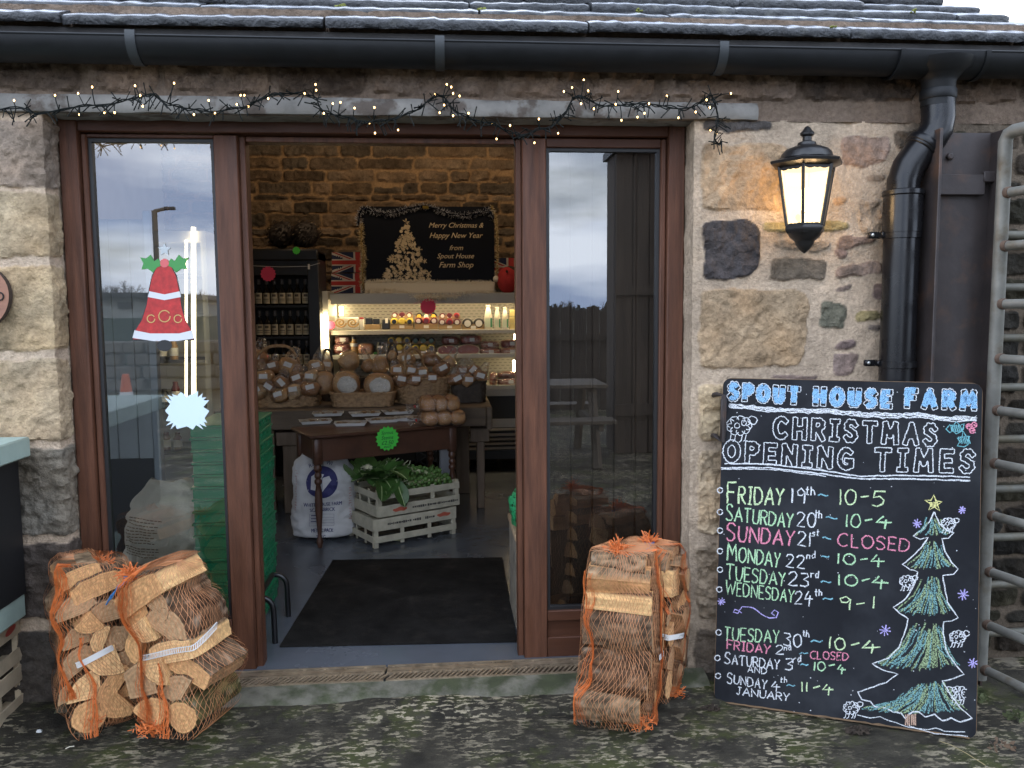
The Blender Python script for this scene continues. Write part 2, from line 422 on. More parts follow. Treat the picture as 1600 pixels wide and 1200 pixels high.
# ---- right wall: jamb reveal then the front face
XJ = 1.003; RV = 0.15; XR = 2.85
def baseR(s):   # s<0 reveal (depth into the opening), s>=0 along the front
    return np.where(s < 0, XJ, XJ+s), np.where(s < 0, -s, 0.0)
def nrmR(s):
    k = np.clip((s+0.012)/0.024, 0, 1); a = k*math.pi/2; return -np.cos(a), -np.sin(a)
def st(poly, col, bulge=0.012, ra=0.005): return ([(x-XJ, z) for x, z in pxs(poly)], col, bulge, ra)
RS = [
 st([(1096,189),(1207,186),(1210,203),(1096,208)], DK, .008),
 st([(1096,224),(1228,222),(1236,240),(1222,332),(1096,328)], (0.33,0.26,0.185), .008, .006),
 st([(1310,214),(1392,212),(1385,256),(1318,264)], MAUVE, .006, .006),
 st([(1347,272),(1388,271),(1388,285),(1350,285)], BRN, .006),
 st([(1296,311),(1327,306),(1326,319),(1297,327)], (0.30,0.2,0.12), .006),
 st([(1336,312),(1378,308),(1384,345),(1376,368),(1342,362)], (0.33,0.27,0.21), .008, .007),
 st([(1097,343),(1176,342),(1190,362),(1189,420),(1172,438),(1098,439)], (0.045,0.045,0.052), .010, .008),
 st([(1190,345),(1328,346),(1329,361),(1190,363)], OLIVE, .008),
 st([(1205,375),(1298,374),(1297,393),(1206,391)], (0.23,0.2,0.165), .008),
 st([(1203,402),(1291,402),(1292,438),(1200,439)], GREY, .008),
 st([(1303,374),(1366,362),(1374,376),(1304,393)], (0.2,0.16,0.145), .008),
 st([(1298,388),(1324,384),(1323,404),(1299,403)], (0.18,0.14,0.13), .006),
 st([(1303,416),(1378,404),(1380,426),(1303,437)], (0.2,0.16,0.14), .008),
 st([(1298,451),(1338,440),(1331,456),(1300,459)], (0.12,0.1,0.095), .005),
 st([(1092,452),(1255,451),(1265,470),(1264,532),(1248,573),(1092,576)], SAND, .008, .006),
 st([(1281,471),(1323,471),(1323,514),(1281,515)], (0.13,0.135,0.11), .007, .008),
 st([(1361,442),(1385,441),(1384,474),(1361,471)], (0.15,0.12,0.12), .006),
 st([(1334,486),(1378,484),(1378,499),(1336,501)], OLIVE, .007),
 st([(1353,503),(1380,503),(1380,517),(1356,517)], (0.12,0.105,0.1), .005),
 st([(1299,536),(1338,529),(1339,545),(1299,549)], (0.17,0.14,0.145), .006),
 st([(1298,553),(1339,548),(1332,591),(1299,589)], (0.2,0.165,0.16), .007),
 st([(1200,585),(1284,582),(1282,593),(1201,594)], (0.17,0.14,0.14), .004),
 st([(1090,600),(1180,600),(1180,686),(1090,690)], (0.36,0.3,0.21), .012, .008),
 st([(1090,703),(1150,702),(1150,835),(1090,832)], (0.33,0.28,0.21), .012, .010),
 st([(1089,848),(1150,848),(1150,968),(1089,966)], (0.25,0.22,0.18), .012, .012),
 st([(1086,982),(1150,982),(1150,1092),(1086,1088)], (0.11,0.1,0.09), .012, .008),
]
rng = random.Random(5)
# the wall beyond the downpipe: small dark field stones
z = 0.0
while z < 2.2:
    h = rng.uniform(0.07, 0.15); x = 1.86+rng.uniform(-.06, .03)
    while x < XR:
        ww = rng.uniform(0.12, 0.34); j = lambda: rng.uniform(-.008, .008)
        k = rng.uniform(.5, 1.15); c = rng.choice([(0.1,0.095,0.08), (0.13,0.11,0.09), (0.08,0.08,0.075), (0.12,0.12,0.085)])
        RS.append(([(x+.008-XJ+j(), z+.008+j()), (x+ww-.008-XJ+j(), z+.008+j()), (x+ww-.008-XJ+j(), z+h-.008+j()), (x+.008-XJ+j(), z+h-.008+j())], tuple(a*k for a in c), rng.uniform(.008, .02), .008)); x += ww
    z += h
# hidden lower part between board and jamb: plain large stones
for (x0, x1, z0, z1) in [(1.25,1.5,.05,.4),(1.52,1.7,.02,.3),(1.22,1.45,.43,.7),(1.48,1.7,.34,.66),(1.24,1.6,.73,1.0),(1.3,1.7,1.02,1.17)]:
    RS.append(([(x0-XJ,z0),(x1-XJ,z0),(x1-XJ,z1),(x0-XJ,z1)], rng.choice([TAN, BRN, MAUVE]), .012, .008))
def darkR(SS, ZZ):   # dirt and shading both put into the masonry colour beyond the downpipe
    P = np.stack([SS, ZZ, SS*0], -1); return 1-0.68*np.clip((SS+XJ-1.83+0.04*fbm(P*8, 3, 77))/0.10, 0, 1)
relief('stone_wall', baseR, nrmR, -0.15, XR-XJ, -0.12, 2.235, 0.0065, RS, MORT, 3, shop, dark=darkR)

# ---- left pillar: front face then the door reveal
XL = -1.475
def baseL(s): return np.where(s < 0, XL+s, XL), np.where(s < 0, 0.0, s)
def nrmL(s):
    k = np.clip((s+0.012)/0.024, 0, 1); a = k*math.pi/2; return np.sin(a), -np.cos(a)
LS = []
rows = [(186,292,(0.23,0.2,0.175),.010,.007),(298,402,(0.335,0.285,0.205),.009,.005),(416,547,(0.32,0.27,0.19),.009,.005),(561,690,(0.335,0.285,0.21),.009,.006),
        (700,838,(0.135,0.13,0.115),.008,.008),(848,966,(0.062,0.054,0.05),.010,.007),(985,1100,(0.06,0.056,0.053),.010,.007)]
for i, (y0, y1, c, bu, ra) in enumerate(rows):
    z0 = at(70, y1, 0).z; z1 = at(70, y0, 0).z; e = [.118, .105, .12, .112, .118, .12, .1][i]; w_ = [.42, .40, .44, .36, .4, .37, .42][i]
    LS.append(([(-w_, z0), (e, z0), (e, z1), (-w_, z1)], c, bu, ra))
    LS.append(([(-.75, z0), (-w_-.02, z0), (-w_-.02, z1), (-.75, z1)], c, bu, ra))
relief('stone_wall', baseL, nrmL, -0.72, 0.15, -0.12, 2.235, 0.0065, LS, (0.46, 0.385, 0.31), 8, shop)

# ---- wall plate band over the doors: dirty stone above, flaking limewashed ledge below
zl0, zl1 = 2.225, 2.292
BS = []; x = -2.2
while x < 2.5:
    ww = rng.uniform(.25, .7); k = rng.uniform(.4, 1.2)
    BS.append(([(x+.01, 2.315), (x+ww-.01, 2.31), (x+ww-.01, 2.46), (x+.01, 2.46)], tuple(a*k for a in (0.15,0.12,0.10)), .012, .012)); x += ww
relief('stone_wall', lambda s: (s, s*0-0.004), lambda s: (s*0, s*0-1), -2.2, 2.55, 2.23, 2.62, 0.0085, BS, (0.16, 0.128, 0.105), 14, shop, mortar_amp=.009)
M_LEDGE = mat('flaking_limewash', (0.20, 0.188, 0.168), 0.9, var=0.35, vscale=9, bump=0.8, bscale=40, col2=(0.10, 0.08, 0.065), c2scale=7, c2pos=(0.52, 0.60))
m = MB(); xs = np.linspace(-2.2, 1.25, 160)
vs = []
for x in xs:
    a = .006*mnoise.noise(Vector((x*7, 1, 0))); b = .005*mnoise.noise(Vector((x*9, 5, 0)))
    vs += [(x, 0.16, 2.232+b), (x, -0.026+a, 2.232+b), (x, -0.034+a, 2.246), (x, -0.032+a, 2.276+b), (x, -0.018, 2.296+a), (x, 0.02, 2.30)]
fs = [(6*i+j, 6*i+6+j, 6*i+7+j, 6*i+1+j) for i in range(159) for j in range(5)]
m.add(vs, fs); m.build('wall_ledge', M_LEDGE, shop)
# masonry behind / inside the front wall and over the doors
M_DARKIN = mat('dark_render', (0.10, 0.085, 0.07), 0.95, var=0.3, vscale=6)
m = MB(); m.span(-2.2, 2.55, 0.03, 0.25, 2.265, 2.5); m.span(1.022, 2.85, 0.03, 0.25, -0.12, 2.262); m.span(-2.2, -1.5, 0.03, 0.25, -0.12, 2.262)
m.each('wall_core', M_DARKIN, shop, False)
# ---- interior back wall
IW = []; z = 0.0; rng = random.Random(11)
while z < 3.4:
    h = rng.choice([.055, .065, .08, .095, .115, .14]); x = -3.2+rng.uniform(-.2, 0)
    while x < 2.2:
        ww = rng.uniform(.16, .52)*(0.7+h*3); j = lambda: rng.uniform(-.006, .006); k = rng.uniform(.55, 1.25)
        hh = h if rng.random() < .75 else h*rng.uniform(.6, .9)
        IW.append(([(x+.007+j(), z+.005+j()), (x+ww-.007+j(), z+.005+j()), (x+ww-.007+j(), z+hh-.004+j()), (x+.007+j(), z+hh-.004+j())], tuple(a*k for a in rng.choice([(0.17,0.14,0.112), (0.2,0.163,0.125), (0.12,0.108,0.095)])), rng.uniform(.012, .03), .012)); x += ww
    z += h
relief('stone_wall', lambda s: (s, s*0+4.9), lambda s: (s*0, s*0-1), -2.6, 1.75, 0.0, 3.45, 0.013, IW, (0.33, 0.24, 0.15), 23, shop, mortar_amp=.01, warp=.012, edge=.014)
M_PLASTER = mat('pale_plaster', (0.42, 0.40, 0.36), 0.9, var=0.12, vscale=5, bump=0.3, bscale=30)
m = MB(); zr = lambda y: 2.50+(y+.10)*math.tan(R(32))
for (xa, xb) in ((-2.72, -2.6), (1.75, 1.87)):
    pr_ = [(.25, 0), (5.05, 0), (5.05, zr(5.05)), (.25, zr(.25))]; m.add([(xa, y, z) for y, z in pr_]+[(xb, y, z) for y, z in pr_], [(0, 1, 2, 3), (7, 6, 5, 4)]+[(i, (i+1) % 4, 4+(i+1) % 4, 4+i) for i in range(4)])
m.each('side_wall', M_PLASTER, shop, False)
m = MB(); m.span(-2.6, 1.75, 4.97, 5.05, 0, zr(5.05)); m.build('rear_wall', M_DARKIN, shop, False)
m = MB(); pr_ = [(.05, zr(.05)-.005), (5.1, zr(5.1)-.005), (5.1, zr(5.1)-.07), (.05, zr(.05)-.07)]; m.add([(-2.72, y, z) for y, z in pr_]+[(2.3, y, z) for y, z in pr_], [(0, 1, 2, 3), (7, 6, 5, 4)]+[(i, (i+1) % 4, 4+(i+1) % 4, 4+i) for i in range(4)]); m.build('ceiling', M_DARKIN, shop, False)

# ---- roof: courses of thick stone slates with rough hewn edges
m = MB(); pitch = R(32); rng = random.Random(21); gauge = 0.148
ca, sa = math.cos(pitch), math.sin(pitch)
for c in range(40):
    y0 = -0.10+c*gauge*ca; z0 = 2.525+c*gauge*sa; x = -2.6+rng.uniform(-.4, 0)
    xend = 2.47-.045*min(c, 6)+rng.uniform(-.03, .03)
    while x < xend:
        ww = rng.uniform(.45, 1.05); x1 = min(x+ww, xend); n = max(3, int((x1-x)/.022)); vs = []
        th = rng.uniform(.032, .040); dy = rng.uniform(-.014, .012); dz = rng.uniform(-.003, .004); tl = rng.uniform(-.02, .02)*0.3
        for i in range(n+1):
            xx = x+.003+(x1-x-.006)*i/n; q = Vector((xx*16, c*7.1, 0)); a = mnoise.noise(q)*.010+mnoise.noise(q*3.1)*.005
            b = mnoise.noise(q*1.7+Vector((0, 0, 9)))*.004; e = mnoise.noise(q*2.3+Vector((0, 0, 4)))*.010; g_ = tl*(i/n-.5)
            if i in (0, n): a += .008
            yy = y0+dy+a; zz = z0+dz+g_
            vs += [(xx, yy+.24, zz+th+.0945), (xx, yy+.012, zz+th+b+.004), (xx, yy-.002, zz+th*.86+b), (xx, yy-.004+e, zz+th*.55), (xx, yy+e*.6, zz+th*.25), (xx, yy+.006+a*.4, zz+b*.5), (xx, yy+.24, zz+.0945)]
        K = 7; top_ = [(K*i, K*i+K, K*i+K+1, K*i+1) for i in range(n)]+[(K*i+1, K*i+K+1, K*i+K+2, K*i+2) for i in range(n)]
        fs = [(K*i+j, K*i+K+j, K*i+K+1+j, K*i+1+j) for i in range(n) for j in range(2, K-1)]
        fs += [tuple(range(K)), tuple(range(K*n, K*n+K))]
        o_ = len(m.v); m.add(vs, fs); m.f += [tuple(q+o_ for q in f) for f in top_]; m.m += [1]*len(top_); x = x1+rng.uniform(.001, .005)
m.build('roof', [M_SLATE, mat('wet_slate_top', (0.05, 0.052, 0.056), 0.2, var=0.5, vscale=18, bump=.35, bscale=40, col2=(0.10, 0.10, 0.095), c2scale=9, c2pos=(0.56, 0.72), rvar=.1, spec=.8)], shop, True, ang=75)
m = MB(); rng = random.Random(3)   # moss tufts along the slate edges
for (px, py, r) in [(218,25,.035),(208,18,.016),(165,26,.02),(195,16,.014),(232,28,.014),(335,10,.02),(338,5,.014),(445,21,.016),(487,3,.02),(535,9,.026),(545,12,.015),(487,34,.014),(660,28,.016),(663,3,.014),(755,14,.02),(760,20,.012),(998,15,.013),(1303,41,.012),(800,44,.012),(1430,16,.012)]:
    Y = -.105+max(0, round((40-py)/12.4))*.1255; p = at(px, py, Y)
    for k in range(9): m.ell((p.x+rng.gauss(0, r*.6), p.y+rng.uniform(-.004, .012), p.z+rng.gauss(-r*.1, r*.2)), (r*.42, r*.3, r*.30), 7, 5, 0, None, .35, 3, k)
m.build('moss', M_MOSS, shop)
m = MB(); m.span(-2.6, 2.4, -.07, .1, 2.44, 2.520); m.build('eaves_board', mat('dark_eaves', (0.045, 0.042, 0.04), 0.85, var=.4, vscale=10), shop, False)

# ---- gutter with brackets, outlet and downpipe
GY, GZ, GR = -0.105, 2.462, 0.078
def halfpipe(mb, x0, x1, r, t=.004, a0=180, a1=360, n=16, drop=0.0):
    vs = []
    xs = [x0, x1]
    for x in xs:
        for rr in (r, r-t):
            for i in range(n+1):
                a = R(a0+(a1-a0)*i/n); vs.append((x, GY+rr*math.cos(a), GZ+rr*math.sin(a)))
    k = n+1; fs = []
    for i in range(n):
        fs += [(i, i+1, 2*k+i+1, 2*k+i), (k+i, 3*k+i, 3*k+i+1, k+i+1), (i, k+i, k+i+1, i+1), (2*k+i, 2*k+i+1, 3*k+i+1, 3*k+i)]
    fs += [(0, 2*k, 3*k, k), (n, n+k, 3*k+n, 2*k+n)]
    mb.add(vs, fs)
m = MB(); halfpipe(m, -2.4, 2.6, GR)
m.tube([(-2.4, GY-GR+.002, GZ), (2.6, GY-GR+.002, GZ)], .005, 6)
gut = m.build('gutter', M_PLASTIC, shop)
for px in (203, 687, 1132):
    x = at(px, 60, GY-GR).x; m = MB(); halfpipe(m, x-.017, x+.017, GR+.005, .004, 168, 345)
    m.span(x-.017, x+.017, GY+GR-.03, 0.0, GZ-.052, GZ-.046)
    m.build('bracket', mat('grey_bracket', (0.028, 0.032, 0.034), 0.5), gut)
xo = at(1466, 140, -.105).x; xa = at(1408, 80, GY-GR).x; xb = at(1545, 80, GY-GR).x
m = MB(); halfpipe(m, xa, xb, GR+.007, .006); halfpipe(m, xa-.004, xa+.014, GR+.012, .008); halfpipe(m, xb-.014, xb+.004, GR+.012, .008)
m.lathe([(.062, -.19), (.062, -.10), (.068, -.088), (.085, -.070), (.115, -.050), (.125, -.02)], (xo, GY, GZ), 24)
m.lathe([(.065, -.165), (.067, -.162), (.067, -.13), (.065, -.127)], (xo, GY, GZ), 24)
m.build('outlet', M_PLASTIC, gut)
def P(px, py, Y): return at(px, py, Y)
pd = P(1410, 345, -.095); pz0 = P(1466, 190, -.105)
m = MB()
path = [P(1466, 148, -.105), P(1466, 185, -.105), P(1463, 202, -.105), P(1455, 215, -.104), P(1432, 243, -.1), P(1420, 260, -.098), P(1412, 283, -.096), P(1410.5, 305, -.095)]
m.tube(path, .062, 22)
m.lathe([(.069, -.02), (.072, -.017), (.072, .004), (.069, .008)], P(1445, 226, -.102), 22, 0, frame_mat(path[3]-path[4]))
m.lathe([(.066, 0), (.069, .003), (.069, .028), (.066, .03)], P(1438, 236, -.101), 22, 0, frame_mat(path[3]-path[4]))
dp = m.build('downpipe', M_PIPE, shop, ang=50)
m = MB(); m.tube([(pd.x, pd.y, pd.z+.1), (pd.x-.005, pd.y, -.06)], .0675, 24)
m.build('pipe_length', M_PIPE, dp)
m = MB(); zc = P(1410, 325, -.095).z
m.lathe([(.067, -.10), (.074, -.096), (.074, .045), (.079, .05), (.079, .066), (.072, .07)], (pd.x, pd.y, zc), 24); m.lathe([(.0755, -.02), (.0755, -.012)], (pd.x, pd.y, zc), 24)
m.build('collar', M_PIPE, dp)
for py in (368, 569):
    zc = P(1410, py, -.095).z; m = MB(); m.lathe([(.0685, -.014), (.072, -.012), (.072, .012), (.0685, .014)], (pd.x, pd.y, zc), 24)
    m.box((pd.x-.09, -.055, zc+.004), (.055, .022, .026), None, 0, .004); m.box((pd.x-.072, -.075, zc+.004), (.02, .04, .024), None, 0, .004)
    cl = m.build('pipe_clip', M_PIPE, dp); m = MB(); m.lathe([(.007, 0), (.007, .004), (.003, .006)], (pd.x-.105, -.066, zc+.004), 10, 0, frame_mat((0, -1, 0))); m.build('screw', mat('bright_screw', (.55, .55, .52), .35, metal=1), cl)

# ---- glazed timber doors
YF = 0.125
fr = MB()
fr.span(-1.468, -1.398, YF-.012, .24, -.03, 2.262, 0, .004)      # left jamb
fr.span(.93, 1.0, YF-.012, .24, -.03, 2.262, 0, .004)
fr.span(-1.398, .93, YF-.01, .24, 2.19, 2.262, 1, .004)      # head
fo = fr.build('door_frame', [M_WOOD, M_WOODH], shop)
def leaf(x0, x1, xs0, xs1, zt, zb, panel):
    """one door leaf: stiles, rails, glass in a dark bead"""
    m = MB(); yl = .15
    m.span(x0, xs0, yl-.012, yl+.05, -.02, 2.186, 0, .004); m.span(xs1, x1, yl-.012, yl+.05, -.02, 2.186, 0, .004)
    m.span(xs0, xs1, yl-.010, yl+.048, zt, 2.186, 1, .003)
    if panel:
        m.span(xs0, xs1, yl-.010, yl+.048, zb-.045, zb, 1, .003); m.span(xs0, xs1, yl+.008, yl+.036, .085, zb-.045, 1); m.span(xs0, xs1, yl-.010, yl+.048, -.018, .085, 1, .003)
    else: m.span(xs0, xs1, yl-.010, yl+.048, -.018, zb, 1, .003)
    d = m.build('glazed_door', [M_WOOD, M_WOODH], shop)
    m = MB(); b = .014
    m.span(xs0, xs0+b, yl+.004, yl+.03, zb, zt); m.span(xs1-b, xs1, yl+.004, yl+.03, zb, zt); m.span(xs0+b, xs1-b, yl+.004, yl+.03, zt-b, zt); m.span(xs0+b, xs1-b, yl+.004, yl+.03, zb, zb+b)
    m.build('glazing_bead', M_GASKET, d, False)
    m = MB(); y = yl+.018; m.quad((xs0+b, y, zb+b), (xs1-b, y, zb+b), (xs1-b, y, zt-b), (xs0+b, y, zt-b)); m.build('glass_pane', M_GLASS, d, False)
    return d
dl = leaf(-1.396, -.80, -1.375, -.893, 2.172, at(250, 972, .15).z, False)
dr = leaf(.329, .928, .429, .905, 2.150, at(900, 952, .15).z, True)
m = MB()     # open doorway: inner stops and the brass hinges on the right edge
m.span(-.80, -.775, .165, .235, -.01, 2.186, 0, .003); m.span(.304, .329, .165, .235, -.01, 2.186, 0, .003)
m.span(-.775, .304, .17, .235, 2.165, 2.188, 0, .003)
m.build('door_stop', M_WOOD, shop)
# planked inner door folded behind the right-hand glass
M_PLANK = mat('dark_planks', (0.058, 0.038, 0.026), 0.75, var=0.35, vscale=4, bump=0.5, bscale=30, stretch=(5, 5, .5))
m = MB(); x = .36
while x < 1.02:
    m.span(x, x+.093, .27, .30, .02, 2.2, 0, .004); x += .0955
for zz in (.35, 1.15, 1.9): m.span(.37, 1.0, .30, .325, zz, zz+.12)
m.build('planked_door', M_PLANK, shop)
# ---- threshold with two runs of slotted drain grating
M_GRATE = mat('drain_metal', (0.32, 0.25, 0.17), 0.45, metal=.6, var=.5, vscale=16, rvar=.15)
M_VOID = mat('drain_void', (0.006, 0.006, 0.006), .9)
m = MB(); m.span(-1.47, 1.0, -.022, .12, -.06, -.012); th = m.build('threshold_drain', M_VOID, shop, False)
for (x0, x1) in [(-1.46, -.262), (-.252, .998)]:
    m = MB()
    m.span(x0, x1, -.022, -.012, -.015, .001); m.span(x0, x1, .044, .056, -.015, .002); m.span(x0, x1, .108, .121, -.015, .002); m.span(x0, x1, .068, .098, -.012, 0.0)
    n = int((x1-x0)/.021)
    for i in range(n):
        xx = x0+.02+i*.021
        m.box((xx, .016, -.004), (.009, .062, .008), rot(-.55)); 
        if i % 4 == 0: m.box((xx, .083, -.004), (.010, .05, .007), rot(-.2))
    m.build('grating', M_GRATE, th, False)
# ---- ground, kerb, floor
def lin(a): return tuple(a)
mg = bpy.data.materials.new('mossy_concrete'); mg.use_nodes = True; t = mg.node_tree; n = t.nodes; lk = t.links.new; b = n['Principled BSDF']
g = n.new('ShaderNodeTexCoord'); V = g.outputs['Object']
def nz_(sc, det=6, ro=.6, vec=None, dist=0):
    x = n.new('ShaderNodeTexNoise'); x.inputs['Scale'].default_value = sc; x.inputs['Detail'].default_value = det; x.inputs['Roughness'].default_value = ro; x.inputs['Distortion'].default_value = dist
    lk(vec or V, x.inputs['Vector']); return x.outputs['Fac']
def ramp(fac, a, bb):
    r = n.new('ShaderNodeValToRGB'); r.color_ramp.elements[0].position = a; r.color_ramp.elements[1].position = bb; lk(fac, r.inputs[0]); return r.outputs[0]
def mixc(f, a, bb):
    x = n.new('ShaderNodeMix'); x.data_type = 'RGBA'; lk(f, x.inputs[0])
    for i, c in ((6, a), (7, bb)):
        if isinstance(c, tuple): x.inputs[i].default_value = (*c, 1)
        else: lk(c, x.inputs[i])
    return x.outputs[2]
mpg = n.new('ShaderNodeMapping'); mpg.inputs['Scale'].default_value = (1, 2.6, 1); lk(V, mpg.inputs['Vector'])
def mul(a, bb):
    x = n.new('ShaderNodeMath'); x.operation = 'MULTIPLY'; lk(a, x.inputs[0]); lk(bb, x.inputs[1]); return x.outputs[0]
fleck = ramp(nz_(25, 5, .62, mpg.outputs[0]), .525, .565)
area = ramp(nz_(2.1, 6, .7), .43, .60)
base = mixc(ramp(nz_(9, 6), .35, .7), (0.019, 0.0165, 0.012), (0.062, 0.054, 0.038))
base = mixc(ramp(nz_(4, 7, .7), .49, .62), base, (0.055, 0.060, 0.018))
base = mixc(mul(fleck, area), base, (0.37, 0.315, 0.215))
base = mixc(ramp(nz_(2.3, 5, .6, None, .5), .645, .69), base, (0.25, 0.215, 0.16))
lk(base, b.inputs['Base Color'])
b.inputs['Specular IOR Level'].default_value = .22; rr = n.new('ShaderNodeMapRange'); rr.inputs['To Min'].default_value = .55; rr.inputs['To Max'].default_value = .95; lk(nz_(3, 4), rr.inputs[0]); lk(rr.outputs[0], b.inputs['Roughness'])
bp_ = n.new('ShaderNodeBump'); bp_.inputs['Strength'].default_value = .9; bp_.inputs['Distance'].default_value = .012
lk(nz_(55, 7, .65, mpg.outputs[0]), bp_.inputs['Height']); lk(bp_.outputs[0], b.inputs['Normal'])
GZ0 = -0.062
xs = np.concatenate([[-300, -60, -12, -5], np.linspace(-2.6, 3.2, 210), [5, 12, 60, 300]])
ys = np.concatenate([[-400, -80, -25, -8, -4], np.linspace(-2.2, 0.0, 110), [.35, 12, 60, 300]])
XX, YY = np.meshgrid(xs, ys); PP = np.stack([XX*2.2, YY*5, XX*0], -1)
near = ((np.abs(XX-.3) < 3) & (YY > -2.3) & (YY < .01))
ZZ = GZ0+np.where(near, .007*fbm(PP, 4, 5)+.003*np.sin(YY*62+XX*1.3)*np.clip(fbm(PP*.5, 2, 9)+.4, 0, 1), -.005)
ZZ = ZZ+np.where(near & (YY > -.24), .030*np.clip((YY+.30)/.17, 0, 1), 0)
m = MB(); m.v = np.stack([XX, YY, ZZ], -1).reshape(-1, 3).tolist(); I = np.arange(XX.size).reshape(XX.shape)
m.f = [tuple(q) for q in np.stack([I[:-1, :-1], I[:-1, 1:], I[1:, 1:], I[1:, :-1]], -1).reshape(-1, 4).tolist()]; m.m = [0]*len(m.f)
structure(m.build('ground', mg))
M_KERB = mat('kerb_concrete', (0.125, 0.115, 0.085), .9, var=.35, vscale=10, bump=.9, bscale=60, col2=(0.045, 0.05, 0.022), c2scale=7, c2pos=(.42, .58))
m = MB(); xs = np.linspace(-1.5, 1.06, 120); prof = [(-.022, -.004), (-.05, -.008), (-.085, -.014), (-.11, -.022), (-.135, -.034), (-.15, -.06)]
vs = []
for x in xs:
    for j, (y, z_) in enumerate(prof):
        q = Vector((x*9, y*20, 2)); vs.append((x, y+(.010*mnoise.noise(q) if j else 0), z_+.006*mnoise.noise(q*1.6) if j else z_))
m.add(vs, [(6*i+j, 6*i+6+j, 6*i+7+j, 6*i+1+j) for i in range(119) for j in range(5)]); structure(m.build('kerb', M_KERB))
M_FLOOR = mat('painted_floor', (0.085, 0.095, 0.11), .22, var=.2, vscale=2.5, bump=.12, bscale=9, rvar=.1, spec=.5)
m = MB(); m.span(-2.6, 1.75, .122, 4.95, -.06, 0.0); structure(m.build('floor', M_FLOOR, None, False))
# debris on the ground
M_LEAFD = mat('dead_leaf', (0.030, 0.020, 0.012), .9, var=.4, vscale=30)
rng = random.Random(9)
def tuft(name, px, py, r, mt, label, cat, nb=60, hh=.02):
    c = atz(px, py, GZ0+.005); mb = MB()
    for k in range(nb):
        a = rng.uniform(0, 6.28); q = r*math.sqrt(rng.random()); p = c+Vector((q*math.cos(a), q*.7*math.sin(a), rng.uniform(0, hh*(1-q/r*.7))))
        d = Vector((rng.gauss(0, 1), rng.gauss(0, 1), rng.gauss(0, .5))).normalized(); u = d.orthogonal().normalized()
        s_ = r*rng.uniform(.15, .32); mb.quad(p-d*s_-u*s_*.3, p+d*s_*.2-u*s_*.5, p+d*s_, p+u*s_*.5)
    solo(mb, name, mt, label, cat, c, None, False)
tuft('moss_clump', 1110, 1108, .035, M_LEAFD, 'blackish clump of moss at the bottom left corner of the chalkboard', 'moss')
tuft('moss_clump', 1341, 1143, .045, M_LEAFD, 'blackish clump of moss under the chalkboard bottom edge below its tree drawing', 'moss')
tuft('dead_leaf', 1560, 1165, .06, mat('brown_leaf', (.09, .055, .03), .85, var=.4, vscale=20), 'brown dead leaves under the gate bottom right', 'leaves', 16, .015)
tuft('moss_clump', 1520, 1090, .06, mat('green_grass', (.06, .07, .025), .9, var=.4, vscale=20), 'green weeds behind the chalkboard lower right corner', 'weeds', 90, .05)
tuft('moss_clump', 1590, 1120, .05, mat('green_grass', (.05, .06, .02), .9), 'dull green weeds below the lowest gate rail', 'weeds', 60, .03)
tuft('seedling', 808, 1049, .018, mat('seedling', (.10, .22, .04), .7), 'tiny green seedling growing in the drain by the right door post', 'plant', 12, .03)
tuft('seedling', 886, 1044, .02, mat('seedling', (.10, .22, .04), .7), 'tiny green seedling in the drain beside the right log bag', 'plant', 12, .03)
m = MB(); c = atz(62, 1148, GZ0); m.ell(c+Vector((0, 0, .012)), (.013, .009, .008), 8, 6, 0, None, .4, 3)
solo(m, 'pebble', mat('white_pebble', (.7, .7, .68), .8), 'small white pebble on dark ground in front of left crate', 'pebble', c)
m = MB(); c = atz(102, 1170, GZ0+.012); e = atz(116, 1166, GZ0+.012); m.tube([c, (c+e)/2+Vector((0, 0, .003)), e], .0018, 5)
solo(m, 'straw', mat('straw', (.6, .55, .42), .8), 'pale piece of straw on the ground left front', 'straw', c)
m = MB(); a_ = atz(1468, 1158, GZ0+.012); b_ = atz(1540, 1196, GZ0+.012); m.tube([a_, (a_*2+b_)/3+Vector((.0, .02, .004)), (a_+b_*2)/3+Vector((0, .015, .004)), b_], .0014, 5)
solo(m, 'straw', mat('straw2', (.3, .24, .12), .8), 'thin brown stalk lying on the ground right of the chalkboard', 'straw', a_)

# ================================================================== STEEL POST and GATES
M_RUST = mat('brown_steel', (0.033, 0.025, 0.023), .55, var=.35, vscale=9, bump=.3, bscale=50, col2=(0.075, 0.04, 0.025), c2scale=7, c2pos=(.52, .7))
x0 = at(1458, 500, -.2).x; x1 = at(1536, 500, -.1).x
m = MB(); zt = at(1500, 207, -.12).z
m.span(x0, x0+.012, -.2, -.02, -.1, zt, 0, .002); m.span(x1-.012, x1, -.2, -.02, -.1, zt, 0, .002); m.span(x0+.012, x1-.012, -.115, -.103, -.1, zt)
po = thing('steel_post', 'brown rusty steel beam post standing between downpipe and gate', 'post', ((x0+x1)/2, -.11, -.1))
m.build('beam', M_RUST, po)
m = MB(); zz = at(1500, 285, -.13).z
m.span(x0+.03, x1-.045, -.145, -.116, zz-.05, zz+.03, 0, .003); m.span(x1-.055, x1+.05, -.15, -.13, zz+.0, zz+.04, 0, .003); m.lathe([(.014, 0), (.014, .014), (.009, .018)], (x0+.09, -.116, zz+.1), 6, 0, frame_mat((0, -1, 0)))
m.build('hinge_bracket', M_RUST, po)
M_GALV = mat('galvanised_tube', (0.20, 0.195, 0.17), .55, metal=.35, var=.3, vscale=10, bump=.2, bscale=40, col2=(0.13, 0.105, 0.07), c2scale=9, c2pos=(.52, .70))
M_GALV2 = mat('weathered_tube', (0.13, 0.125, 0.10), .6, metal=.25, var=.3, vscale=10, bump=.2, bscale=40, col2=(0.10, 0.085, 0.055), c2scale=9, c2pos=(.45, .65))
M_WELD = mat('rusty_weld', (.10, .065, .045), .8, var=.4, vscale=40)
